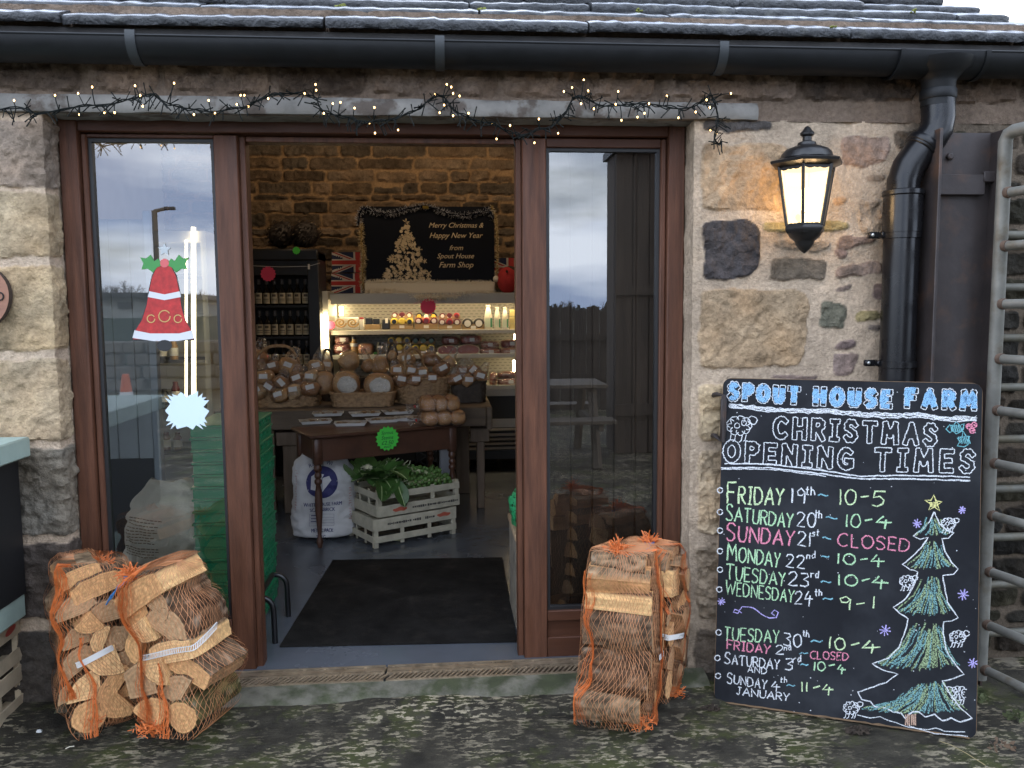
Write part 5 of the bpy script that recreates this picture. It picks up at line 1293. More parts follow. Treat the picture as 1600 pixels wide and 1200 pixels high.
# ================================================================== INSIDE THE SHOP
def pbox(mb, x0, y0, x1, y1, Y, dep, mi=0, bev=.002):
    a = at(x0, y1, Y); b = at(x1, y0, Y); mb.span(a.x, b.x, Y, Y+dep, a.z, b.z, mi, bev)
M_TUBE = mat('lit_tube', (1, .9, .7), .4, emit=(1, .80, .45), estr=40.0)
M_MATB = mat('black_doormat', (.013, .012, .011), .95, spec=.1, var=.6, vscale=5, col2=(.024, .021, .018), c2scale=7, c2pos=(.52, .72), bump=.8, bscale=160, bdist=.003)
m = MB(); q = [atz(437, 1012, .0), atz(808, 1004, .0), atz(785, 873, .0), atz(520, 877, .0)]
m.v = []; lo_ = [Vector((p.x, p.y, .0005)) for p in q]; up_ = [Vector((p.x, p.y, .009)) for p in q]; m.add(lo_+up_, [(0, 1, 2, 3), (7, 6, 5, 4)]+[(i, (i+1) % 4, 4+(i+1) % 4, 4+i) for i in range(4)])
ctr = sum(q, Vector())/4; solo(m, 'doormat', M_MATB, 'large black doormat lying inside the open doorway', 'doormat', (ctr.x, ctr.y, 0), None, False)

# ---- chiller cabinet
M_CH = mat('chiller_grey', (.36, .35, .32), .45, var=.08, vscale=5); M_CHW = mat('chiller_cream', (.50, .47, .40), .5); M_STEEL = mat('brushed_steel', (.42, .42, .42), .3, metal=.9, var=.2, vscale=6, stretch=(.3, 3, 3))
M_CHD = mat('chiller_dark', (.02, .02, .02), .6)
CY0 = 4.2; xl, xr = at(516, 500, CY0).x, 1.35; zc1 = at(650, 458, CY0).z; zc0 = at(650, 474, CY0).z
ch = thing('chiller', 'open fronted chiller cabinet with lit shelves of meat and dairy along the back wall', 'chiller', ((xl+xr)/2, 4.5, 0))
m = MB(); m.span(xl-.0, xr, CY0, 4.86, zc0+.03, zc1, 0, .004); m.span(xl+.01, xr-.01, CY0-.012, CY0-.001, zc0-.004, zc1-.01, 0, .002); m.build('canopy', M_CH, ch)
m = MB(); m.span(xl-.085, xl-.012, CY0-.02, 4.86, .0, at(508, 455, CY0).z, 0, .004); m.span(xr, xr+.05, CY0-.02, 4.86, 0, zc1, 0, .004); m.each('side_panel', M_CHW, ch)
M_PEG = bpy.data.materials.new('slotted_panel'); M_PEG.use_nodes = True
t = M_PEG.node_tree; n_ = t.nodes; b_ = n_['Principled BSDF']; tcx = n_.new('ShaderNodeTexCoord'); br = n_.new('ShaderNodeTexBrick'); mpx = n_.new('ShaderNodeMapping'); mpx.inputs['Rotation'].default_value = (R(90), 0, 0)
br.inputs['Scale'].default_value = 1; br.inputs['Color1'].default_value = br.inputs['Color2'].default_value = (.11, .105, .09, 1); br.inputs['Mortar'].default_value = (.27, .255, .22, 1)
br.inputs['Mortar Size'].default_value = .011; br.inputs['Brick Width'].default_value = .05; br.inputs['Row Height'].default_value = .028; br.inputs['Mortar Smooth'].default_value = .1
t.links.new(tcx.outputs['Object'], mpx.inputs[0]); t.links.new(mpx.outputs[0], br.inputs[0]); t.links.new(br.outputs[0], b_.inputs['Base Color']); b_.inputs['Roughness'].default_value = .5
m = MB(); m.span(xl, xr, 4.80, 4.83, .78, zc0+.05); m.build('back_panel', M_PEG, ch, False)
zS = [at(650, 517, CY0+.03).z, at(650, 555, CY0+.03).z, at(785, 603, CY0).z]
for i, z_ in enumerate(zS):
    m = MB(); y0 = CY0+(.03 if i < 2 else 0); m.span(xl, xr, y0+.012, 4.79, z_-.012, z_, 0); sh_ = m.build('shelf', M_CHW, ch, False)
    m = MB(); m.span(xl, xr, y0, y0+.012, z_-.030, z_+.008, 0, .002); m.build('price_rail', M_CHW, sh_)
m = MB(); m.span(xl, xr, CY0+.01, 4.8, .12, zS[2]-.03); m.build('base', M_CHD, ch, False)
m = MB(); pz = at(770, 655, CY0-.01).z; pz2 = at(770, 668, CY0-.01).z; m.span(xl, xr, CY0-.012, CY0+.01, pz2, pz); m.build('perforated_strip', M_CH, ch, False)
m = MB()
for py in (672, 680, 687, 694, 701): z_ = at(770, py, CY0-.01).z; m.box(((xl+xr)/2, CY0-.005, z_), (xr-xl, .03, .026), rot(0, -.5), 0, .002)
m.each('louvre', M_STEEL, ch)
m = MB(); m.span(xl, xr, CY0+.0, CY0+.03, at(770, 607+12, CY0).z, zS[2]-.031, 0, .003); m.build('front_rail', M_CH, ch)
xt = at(509, 515, CY0-.045).x
tl_pieces = [((xt, CY0-.045, at(509, 491, CY0-.045).z), (xt, CY0-.045, at(509, 546, CY0-.045).z)), ((at(533, 480, 4.7).x, 4.7, at(533, 479, 4.7).z), (at(533, 480, 4.7).x, 4.7, at(533, 493, 4.7).z)),
 ((at(806, 525, 4.45).x, 4.45, at(806, 522, 4.45).z), (at(806, 525, 4.45).x, 4.45, at(806, 534, 4.45).z)), ((at(804, 570, 4.45).x, 4.45, at(804, 563, 4.45).z), (at(804, 570, 4.45).x, 4.45, at(804, 584, 4.45).z))]
for a, b in tl_pieces: m = MB(); m.tube([a, b], .017, 10); m.build('light_tube', M_TUBE, ch)
m = MB(); m.tube([(xl+.05, CY0+.022, zc0+.016), (xr-.05, CY0+.022, zc0+.016)], .008, 8); m.build('light_tube', mat('hidden_fill_tube', (1, .9, .7), .4, emit=(1, .78, .45), estr=60.0), ch)  # unseen tube behind the canopy lip, placed forward to light the product fronts

# ---- products
CARD = mat('brown_card', (.33, .22, .11), .8, var=.15, vscale=10); WHT = mat('white_label', (.66, .64, .60), .7); BLK = mat('black_wax', (.012, .012, .012), .35); YEL = mat('yellow_wax', (.62, .46, .06), .4); REDW = mat('red_wax', (.28, .016, .02), .35); DRED = mat('dark_red_wax', (.09, .01, .015), .35); GRNW = mat('green_wax', (.03, .08, .03), .4)
FILM = film_mat('clear_film', gloss=.05, rough=.06, bump=1.0, bscale=38)
MEAT = mat('raw_meat', (.30, .075, .06), .3, col2=(.50, .28, .22), c2scale=16, c2pos=(.48, .62), var=.25, vscale=20); BACON = mat('bacon', (.36, .12, .09), .3, col2=(.58, .40, .30), c2scale=24, c2pos=(.45, .58), stretch=(.5, 1, 2)); SALM = mat('salmon', (.60, .28, .16), .35, col2=(.66, .42, .28), c2scale=20); HAM = mat('ham_cut', (.33, .08, .06), .3, var=.3, vscale=14); FAT = mat('ham_fat', (.58, .44, .30), .5)
def prod(name, label, cat, px, Y, group=None): 
    c = at((px[0]+px[2])/2, px[3], Y); return thing(name, label, cat, (c.x, Y+.05, c.z), group)
def cheese_tray(px, Y, cols, label, group='card trays of round cheeses in the chiller'):
    t = prod('cheese_tray', label, 'cheese tray', px, Y, group); x0, y0, x1, y1 = px; ym = y0+(y1-y0)*.48
    m = MB(); a = at(x0, y1, Y); b = at(x1, ym, Y); m.span(a.x, b.x, Y, Y+.004, a.z, b.z); m.span(a.x, b.x, Y+.16, Y+.164, a.z, b.z+.01); m.span(a.x, a.x+.004, Y, Y+.164, a.z, b.z); m.span(b.x-.004, b.x, Y, Y+.164, a.z, b.z); m.span(a.x, b.x, Y, Y+.164, a.z, a.z+.004); m.build('card_tray', CARD, t, False)
    m = MB(); ccx = (a.x+b.x)/2; m.span(ccx-.022, ccx+.022, Y-.002, Y, a.z+.012, a.z+(b.z-a.z)*.7); m.build('price_label', WHT, t, False)
    n = len(cols); w_ = (b.x-a.x)/n; top = at(x0, y0, Y).z
    for i, (c1, c2) in enumerate(cols):
        r_ = min(w_*.48, (top-a.z)*.5); cc_ = (a.x+w_*(i+.5), Y+.02, top-r_)
        m = MB(); m.lathe([(r_*.8, -.02), (r_, -.012), (r_, .10), (r_*.9, .11)], cc_, 18, 0, frame_mat((0, 1, 0)), 0); m.lathe([(r_*.62, -.004), (r_*.62, .001)], (cc_[0], cc_[1]-.02, cc_[2]), 18, 1, frame_mat((0, 1, 0))); m.build('cheese', [c1, c2], t)
    return t
Ys = CY0+.06
y_, k_, rd, dr_ = (YEL, BLK), (BLK, WHT), (REDW, DRED), (DRED, WHT)
cheese_tray((610,497,646,515), Ys, [y_, (YEL, YEL), y_], 'card tray of yellow rimmed cheeses on the top chiller shelf')
cheese_tray((611,488,645,497.5), Ys+.03, [dr_, (DRED, DRED), dr_], 'small tray of dark red cheeses on the yellow top shelf tray')
cheese_tray((648,496,684,515), Ys, [dr_, rd, dr_], 'card tray with one bright red cheese on the top chiller shelf')
cheese_tray((649,489,683,500), Ys+.05, [(BLK, YEL), (GRNW, WHT), (BLK, YEL)], 'dark cheese tray behind the bright red cheese on the top shelf')
cheese_tray((685,498,720,515), Ys, [dr_, rd, dr_], 'card tray of dark red cheeses left of the black cheeses on the top shelf')
cheese_tray((686,489,719,498.5), Ys+.02, [dr_, (DRED, DRED), rd], 'upper tray of red cheeses left of the black cheeses on the top shelf')
cheese_tray((722,497,757,516), Ys, [k_, k_], 'card tray of two black cheeses with white badges beside the milk')
cheese_tray((605,527,642,537.5), Ys+.02, [y_, (YEL, YEL), y_], 'upper left tray of yellow cheeses on the middle chiller shelf')
cheese_tray((606,538,642,554), Ys, [y_, (YEL, YEL), y_], 'lower left tray of yellow cheeses on the middle chiller shelf')
cheese_tray((643,528,680,538), Ys+.02, [(BLK, GRNW), (GRNW, GRNW), (BLK, GRNW)], 'tray of dark green cheeses on the middle chiller shelf')
cheese_tray((643,538.5,680,554), Ys, [y_, (YEL, YEL), y_], 'tray of yellow cheeses below the dark green ones')
t = prod('pastry_tray', 'white tray of two spiral pastries at the left end of the top shelf', 'pastries', (523,496,560,515), Ys)
m = MB(); pbox(m, 523, 496, 560, 515, Ys+.02, .02, 0, .004); m.build('tray', WHT, t)
for cx in (532, 551):
    c = at(cx, 504, Ys); m = MB(); pts = [c+Vector((a*.0042*math.cos(a), 0, a*.0035*math.sin(a))) for a in np.linspace(1, 12.5, 50)]; m.tube(pts, .0085, 6); m.build('pastry', mat('pastry', (.42, .27, .11), .6, var=.2, vscale=30), t)
t = prod('tub', 'small white tub with red lid on the top chiller shelf', 'tub', (561,494,569,515), Ys); a = at(565, 515, Ys); b = at(565, 496, Ys)
m = MB(); m.lathe([(.02, 0), (.021, .005), (.021, (b.z-a.z)*.8), (.018, (b.z-a.z)*.85)], (a.x, Ys+.03, a.z), 14); m.build('body', WHT, t); m = MB(); m.lathe([(.021, 0), (.021, .014), (.018, .017)], (a.x, Ys+.03, a.z+(b.z-a.z)*.85), 14); m.build('lid', REDW, t)
t = prod('card_box', 'open brown card box of dark packets beside the white tub', 'box', (570,497,594,515), Ys)
m = MB(); pbox(m, 570, 507, 594, 515, Ys, .12); m.build('box', CARD, t)
m = MB(); pbox(m, 571, 497, 582, 508, Ys+.03, .08); pbox(m, 583, 498, 593, 508, Ys+.03, .08); m.each('packet', BLK, t)
t = prod('black_packet', 'black packet with a small cream tag on the top chiller shelf', 'packet', (597,498,609,515), Ys)
m = MB(); pbox(m, 597, 499, 609, 515, Ys+.02, .05, 0, .008); m.build('pouch', BLK, t); m = MB(); pbox(m, 602, 497, 606, 505, Ys+.015, .003); m.build('tag', WHT, t)
M_MILK = mat('milk_plastic', (.66, .62, .52), .4, sss=.2); M_MILKL = mat('milk_label', (.55, .62, .50), .6); M_GRL = mat('green_strip', (.03, .22, .10), .6)
def milk(x0, x1, y0, y1, lab):
    t = prod('milk_bottle', lab, 'milk', (x0, y0, x1, y1), Ys, 'plastic milk bottles on the top shelf'); a = at(x0, y1, Ys); b = at(x1, y0, Ys); w_ = b.x-a.x; H_ = b.z-a.z; cx = (a.x+b.x)/2
    m = MB(); prof = [(.46, 0), (.5, .03), (.5, .5), (.47, .56), (.44, .62), (.34, .78), (.2, .9), (.2, .94)]
    m.lathe([(r*w_*1.15, z_*H_) for r, z_ in prof], (cx, Ys+.04, a.z), 4, 0, None, math.pi/4); 
    m.tube([(cx+w_*.12, Ys-.005, a.z+H_*.55), (cx+w_*.18, Ys-.016, a.z+H_*.66), (cx+w_*.1, Ys+.005, a.z+H_*.84)], .006, 6); m.build('bottle', M_MILK, t, ang=60)
    m = MB(); m.lathe([(w_*.24, H_*.93), (w_*.26, H_*.94), (w_*.26, H_*1.0), (w_*.2, H_*1.01)], (cx, Ys+.04, a.z), 12); m.build('cap', M_CHW, t)
    m = MB(); m.span(cx-w_*.36, cx+w_*.36, Ys-.002, Ys-.0005, a.z+H_*.16, a.z+H_*.48); lb = m.build('label', M_MILKL, t, False)
    m = MB(); m.span(cx+w_*.20, cx+w_*.38, Ys-.0035, Ys-.0022, a.z+H_*.14, a.z+H_*.5); m.build('stripe', M_GRL, lb, False)
milk(756, 770.5, 477, 517, 'large white milk bottle leftmost beside the black cheeses'); milk(771.5, 783, 480, 517, 'white milk bottle second from the yellow cartons'); milk(784, 795, 480, 517, 'white milk bottle right beside the yellow cartons')
for i, (ya, yb) in enumerate(((484, 494.5), (495, 505.5), (506, 517))):
    t = prod('yellow_carton', ('topmost', 'middle', 'bottom')[i]+' yellow carton in the stack right of the milk', 'carton', (797, ya, 814, yb), Ys, 'yellow cartons beside the milk'); m = MB(); pbox(m, 797, ya, 815, yb, Ys, .10); m.build('carton', mat('cream_yellow', (.60, .50, .20), .6), t); m = MB(); p = at(806.5, (ya+yb)/2, Ys-.001); m.lathe([(.012, 0), (.012, .001)], p, 12, 0, frame_mat((0, -1, 0))); m.build('emblem', BLK, t)
def pack(px, Y, mt, lab, bulge=.3, label=True, group='wrapped meat packs in the chiller', lblpos=.55, name='meat_pack'):
    x0, y0, x1, y1 = px; t = prod(name, lab, 'meat pack', px, Y, group); a = at(x0, y1, Y); b = at(x1, y0, Y); c = ((a.x+b.x)/2, Y+.07, (a.z+b.z)/2); rr_ = ((b.x-a.x)/2, .075, (b.z-a.z)/2)
    m = MB(); m.ell(c, rr_, 18, 10, 0, None, .10, 2.5, hash(lab) % 17, .55); m.build('meat', mt, t)
    m = MB(); m.ell(c, (rr_[0]*1.05, rr_[1]*1.05, rr_[2]*1.06), 18, 10, 0, None, .12, 3.5, 3, .5); m.build('film', FILM, t)
    if label: m = MB(); lx = a.x+(b.x-a.x)*lblpos; lzz = c[2]+.1*rr_[2]; m.box((lx, Y-.008, lzz), (.045, .002, .032), rot(0, -.15)); m.build('price_label', WHT, t, False)
pack((520,537,546,554), Ys, MEAT, 'pink meat pack with square label at the left end of the middle shelf', lblpos=.4); pack((521,525,547,538), Ys+.02, MEAT, 'darker meat pack on top of the pink one at the middle shelf left end')
t = prod('jar', 'amber jar with white label beside the leftmost meat packs', 'jar', (547,525,560,554), Ys); a = at(553, 554, Ys); b = at(553, 526, Ys); H_ = b.z-a.z
m = MB(); m.lathe([(.034, 0), (.036, .01), (.034, H_*.55), (.02, H_*.75), (.02, H_*.85)], (a.x, Ys+.04, a.z), 16); m.build('glass', mat('amber', (.34, .20, .07), .25), t); m = MB(); m.lathe([(.023, H_*.85), (.023, H_), (.018, H_*1.01)], (a.x, Ys+.04, a.z), 14); m.build('lid', BLK, t); m = MB(); m.lathe([(.0365, H_*.45), (.0365, H_*.62)], (a.x, Ys+.04, a.z), 16); m.build('label', WHT, t)
pack((559,537,583,554), Ys, SALM, 'wrapped orange salmon piece on the middle shelf', name='fish_pack', label=False)
t = prod('black_jar', 'black jar with white label and a green sprig on the middle shelf', 'jar', (586,534,602,554), Ys); a = at(594, 554, Ys); b = at(594, 535, Ys); H_ = b.z-a.z
m = MB(); m.lathe([(.04, 0), (.043, .01), (.043, H_*.7), (.03, H_*.9), (.03, H_)], (a.x, Ys+.04, a.z), 16); m.build('glass', BLK, t); m = MB(); m.span(a.x-.02, a.x+.025, Ys-.006, Ys-.004, a.z+H_*.55, a.z+H_*.72); m.build('label', WHT, t, False); m = MB(); [m.ell((a.x-.05+.01*i, Ys, a.z+.01+.006*(i % 2)), (.012, .008, .01), 7, 5, 0, None, .3) for i in range(3)]; m.build('sprig', mat('herb', (.03, .14, .03), .7), t)
def ham(px, lab):
    x0, y0, x1, y1 = px; t = prod('ham_joint', lab, 'ham', px, Ys, 'cut ham joints on the middle shelf'); a = at(x0, y1, Ys); b = at(x1, y0, Ys); c = Vector(((a.x+b.x)/2, Ys, (a.z+b.z)/2)); w_, h_ = (b.x-a.x)/2, (b.z-a.z)/2
    m = MB(); m.lathe([(1, 0), (1.02, .02), (.9, .12), (.3, .16)], c, 24, 0, Matrix(((w_, 0, 0), (0, 0, 1), (0, h_, 0)))); m.build('rind', FAT, t, False); m = MB(); m.lathe([(.90, -.004), (.90, .002)], c, 24, 0, Matrix(((w_, 0, 0), (0, 0, 1), (0, h_, 0)))); m.build('cut_face', HAM, t, False)
    m = MB(); m.ell(c+Vector((0, .06, .004)), (w_*1.06, .085, h_*1.12), 18, 10, 0, None, .1, 3, 2, .8); m.build('film', FILM, t)
ham((683,539,716,556), 'large oval cut ham left of the other on the middle shelf'); ham((713,538,750,556), 'large oval cut ham right of the other on the middle shelf')
pack((690,526,718,540), Ys+.06, MEAT, 'dark meat pack with label behind the left cut ham'); pack((719,524,753,539), Ys+.06, MEAT, 'dark red meat joint behind the right cut ham')
pack((750,544,782,556), Ys, BACON, 'lower bacon pack right of the hams'); pack((751,533,781,545), Ys+.02, BACON, 'upper bacon pack right of the hams', lblpos=.5); pack((782,543,816,556), Ys, BACON, 'lower bacon pack at the right end of the middle shelf'); pack((783,531,815,544), Ys+.02, MEAT, 'upper meat pack at the right end of the middle shelf')
pack((765,582,777,603), Ys-.04, BACON, 'upright bacon pack on the lowest chiller shelf', label=False); pack((778,591,815,603), Ys-.04, BACON, 'flat bacon pack at the bottom of the lowest shelf'); pack((778,581,814,592), Ys-.03, BACON, 'flat bacon pack on top of another on the lowest shelf', label=False)

# ---- poster board with tinsel
POY = 4.52; a = at(567, 440, POY); b = at(772, 323, POY); zb_ = zc1
m = MB(); pt = thing('christmas_poster', 'dark navy Christmas greeting poster trimmed with tinsel on top of the chiller', 'poster', ((a.x+b.x)/2, POY, zb_))
m.span(a.x, b.x, POY, POY+.012, zb_+.002, b.z, 0, .002); m.build('board', mat('navy_print', (.004, .006, .012), .6, spec=.15, var=.2, vscale=3), pt)
M_GOLDP = mat('gold_print', (.62, .50, .32), .5); U1, V1 = Vector((1, 0, 0)), Vector((0, 0, 1)); m = MB()
for (tx, cx, cy, w_) in (('Merry Christmas &', 713, 353, 84), ('Happy New Year', 713, 369, 82), ('from', 713, 387, 21), ('Spout House', 712, 401, 57), ('Farm Shop', 713, 415, 53)):
    p = at(cx, cy, POY-.0015); put_text(m, tx, p, U1, V1, None, w_*(POY+3.3)/FPX, 0, .35)
m.build('lettering', M_GOLDP, pt, False)
m = MB(); rg = random.Random(8)
def flake(mb, x, y, r):
    c = at(x, y, POY-.0012-rg.uniform(0, .0008)); k_ = r*(POY+3.3)/FPX; n_ = rg.choice([6, 8, 10])
    for i in range(n_):
        a = 2*math.pi*i/n_+rg.random(); d = Vector((math.cos(a), 0, math.sin(a))); s_ = Vector((-math.sin(a), 0, math.cos(a)))*k_*.14; mb.add([c-s_, c+d*k_*.7-s_*.6, c+d*k_, c+d*k_*.7+s_*.6, c+s_], [(0, 1, 2, 3, 4)])
def disc(mb, x, y, r): c = at(x, y, POY-.001-rg.uniform(0, .0008)); k_ = r*(POY+3.3)/FPX; mb.poly([c+Vector((k_*math.cos(a), 0, k_*math.sin(a))) for a in np.linspace(0, 6.28, 10, endpoint=False)])
flake(m, 634.5, 347, 6)
for i in range(250):
    v = rg.random()**.7; y = 352+v*86; hw = 4+v*34; x = 634.5+rg.uniform(-hw, hw)
    if rg.random() < .55: flake(m, x, y, rg.uniform(2.0, 4.6))
    else: disc(m, x, y, rg.uniform(1, 2.8))
for (x, y, r) in ((635,371,6.5),(655,390,5.5),(610,405,6),(634,415,7),(604,432,7.5),(670,428,6.5),(664,408,4.5)): flake(m, x, y, r)
m.build('printed_tree', M_GOLDP, pt, False)
def tinsel(path, r, nper, mts, parent, seed, name, ln=.03, wd=.0045):
    rg = random.Random(seed); m = MB(); path = crm([Vector(p) for p in path], 8); L_ = 0
    for a, b in zip(path[:-1], path[1:]):
        k_ = max(1, int((b-a).length*nper))
        for i in range(k_):
            p = a.lerp(b, rg.random()); d = Vector((rg.gauss(0, 1), rg.gauss(0, .8), rg.gauss(0, 1))).normalized(); q = p+d*r*rg.uniform(.1, .5); e = q+(d+Vector((rg.gauss(0, .5),)*3)*.4).normalized()*ln*rg.uniform(.5, 1); s_ = d.orthogonal().normalized()*wd*.5
            m.add([q-s_, q+s_, e+s_*.6, e-s_*.6], [(0, 1, 2, 3)], rg.choice(range(len(mts))))
    m.tube(path, r*.3, 6); return m.build(name, mts, parent, False)
M_TN = [mat('tinsel_navy', (.02, .03, .06), .2, metal=.8), mat('tinsel_silver', (.7, .72, .78), .25, metal=.7), mat('tinsel_pale', (.5, .52, .58), .5), mat('tinsel_black', (.01, .012, .02), .25)]
M_TG = [mat('tinsel_gold', (.55, .42, .20), .25, metal=.6), mat('tinsel_cream', (.62, .52, .34), .4)]
M_TW = [mat('garland_cream', (.62, .55, .42), .6), mat('garland_white', (.72, .68, .58), .5)]
PT_ = lambda x, y, d=-.02: at(x, y, POY+d)
tinsel([PT_(560,352), PT_(562,335), PT_(568,326), PT_(590,332), PT_(610,334), PT_(640,326), PT_(664,322), PT_(690,330), PT_(715,337), PT_(745,334), PT_(763,328), PT_(770,342)], .035, 1500, M_TN, pt, 1, 'navy_tinsel', .035)
tinsel([PT_(565,352), PT_(564,375), PT_(568,400), PT_(566,425), PT_(568,452)], .03, 1400, M_TG, pt, 2, 'gold_tinsel', .034); tinsel([PT_(768,322), PT_(775,345), PT_(777,380), PT_(777,410), PT_(776,432)], .018, 1100, M_TG, pt, 3, 'gold_tinsel', .022)
m = MB(); m.span(a.x+.02, b.x, POY-.06, POY-.005, zb_, at(650, 441, POY).z, 0, .01); m.build('snow_strip', M_TW[0], pt)
tinsel([PT_(572,441,-.05), PT_(620,439,-.05), PT_(700,441,-.05), PT_(768,441,-.05)], .02, 1400, M_TW, pt, 4, 'white_garland', .024); tinsel([PT_(572,458,-.1), PT_(610,457,-.14), PT_(650,464,-.33), PT_(700,463,-.33), PT_(760,459,-.3), PT_(785,464,-.3)], .04, 2600, M_TW, pt, 5, 'white_garland', .035)
m = MB(); pbox(m, 660.5, 321.5, 669.5, 326, POY-.05, .05); m.build('clip', mat('brass_clip', (.6, .45, .12), .3, metal=1), pt)
# ---- flags
def flag(x0, x1, y0, y1, Y, lab):
    a = at(x0, y1, Y); b = at(x1, y0, Y); w_, h_ = b.x-a.x, b.z-a.z; c = at((x0+x1)/2, (y0+y1)/2, Y); t = thing('union_flag', lab, 'flag', c, 'union flags on the chiller')
    NAVY = mat('flag_navy', (.012, .02, .06), .8); FR = mat('flag_red', (.38, .03, .025), .8); FW = mat('flag_white', (.5, .46, .40), .8)
    N = 24; 
    def W(u, v, l): return Vector((a.x+w_*u, Y+.012*math.sin(u*9+v)-l, a.z+h_*v))
    def grid(poly_u0, poly_u1, f0, f1, l, mb):
        vs = []; 
        for i in range(N+1):
            u = poly_u0+(poly_u1-poly_u0)*i/N; vs += [W(u, min(1, max(0, f0(u))), l), W(u, min(1, max(0, f1(u))), l)]
        mb.add(vs, [(2*i, 2*i+2, 2*i+3, 2*i+1) for i in range(N)])
    m = MB(); grid(0, 1, lambda u: 0, lambda u: 1, 0, m); m.build('cloth', NAVY, t, False)
    m = MB(); grid(0, 1, lambda u: u-.11, lambda u: u+.11, .0012, m); grid(0, 1, lambda u: 1-u-.11, lambda u: 1-u+.11, .0012, m); m.build('white_saltire', FW, t, False)
    m = MB(); grid(0, 1, lambda u: u-.06, lambda u: u+.0, .0024, m); grid(0, 1, lambda u: 1-u-.0, lambda u: 1-u+.06, .0024, m); m.build('red_saltire', FR, t, False)
    m = MB(); grid(0, 1, lambda u: .34, lambda u: .66, .0036, m); grid(.415, .585, lambda u: 0, lambda u: 1, .0037, m); m.build('white_cross', FW, t, False)
    m = MB(); grid(0, 1, lambda u: .40, lambda u: .60, .0048, m); grid(.45, .55, lambda u: 0, lambda u: 1, .0049, m); m.build('red_cross', FR, t, False)
flag(519, 600, 394, 426, 4.62, 'upper union flag left of the Christmas poster'); flag(518, 600, 427, 458, 4.60, 'lower union flag left of the Christmas poster'); flag(755, 842, 403, 440, 4.64, 'union flag behind the red bird right of the poster')
# ---- red bird ornament and hanging basket on the right
c = at(793, 441, 4.42); t = thing('bird_ornament', 'round red robin ornament on the right end of the chiller top', 'ornament', (c.x, 4.42, zc1)); r_ = 19*(4.42+3.3)/FPX
m = MB(); m.ell((c.x, 4.42, zc1+r_*1.05), (r_*.86, r_*.8, r_*1.08), 18, 12, 0, None, .06, 2); m.build('body', mat('red_plush', (.36, .02, .02), .85, var=.2, vscale=30), t)
m = MB(); m.ell((c.x+r_*.25, 4.44, zc1+r_*1.6), (r_*.62, r_*.6, r_*.62), 14, 9); m.build('head', mat('brown_plush', (.05, .03, .02), .9), t); m = MB(); m.lathe([(.014, 0), (.001, .035)], (c.x-.01, 4.42-r_*.62, zc1+r_*1.72), 8, 0, frame_mat((0, -1, -.2))); m.build('beak', BLK, t)
m = MB(); m.ell((c.x-r_*.95, 4.40, zc1+r_*1.15), (.028, .02, .03), 10, 7); m.build('pompom', M_TW[0], t)
# ---- bottle cabinet
BY = 4.0; xb0, xb1 = at(372, 500, BY).x, at(500, 500, BY).x; zbt = at(440, 389, BY).z
M_CAB = mat('black_cabinet', (.010, .009, .009), .45); cab_ = thing('bottle_cabinet', 'tall black cabinet with rows of labelled bottles against the back wall', 'cabinet', ((xb0+xb1)/2, 4.2, 0))
xi = at(482, 500, BY).x
m = MB(); m.span(xi, xb1, BY, 4.45, 0, zbt-.02, 0, .006); m.span(xb0, xb0+.05, BY, 4.45, 0, zbt-.02, 0, .006); m.span(xb0, xb1, BY-.02, 4.46, zbt-.10, zbt, 0, .012); m.span(xb0, xb1, 4.42, 4.45, 0, zbt-.1); m.span(xb0+.05, xi, BY, BY+.03, zbt-.22, zbt-.1); m.build('case', M_CAB, cab_)
M_BOT = mat('bottle_glass', (.012, .009, .007), .15); M_LBL = mat('cream_label', (.50, .43, .29), .7); M_CAPS = mat('bottle_cap', (.14, .12, .11), .35, metal=.6)
proto = None
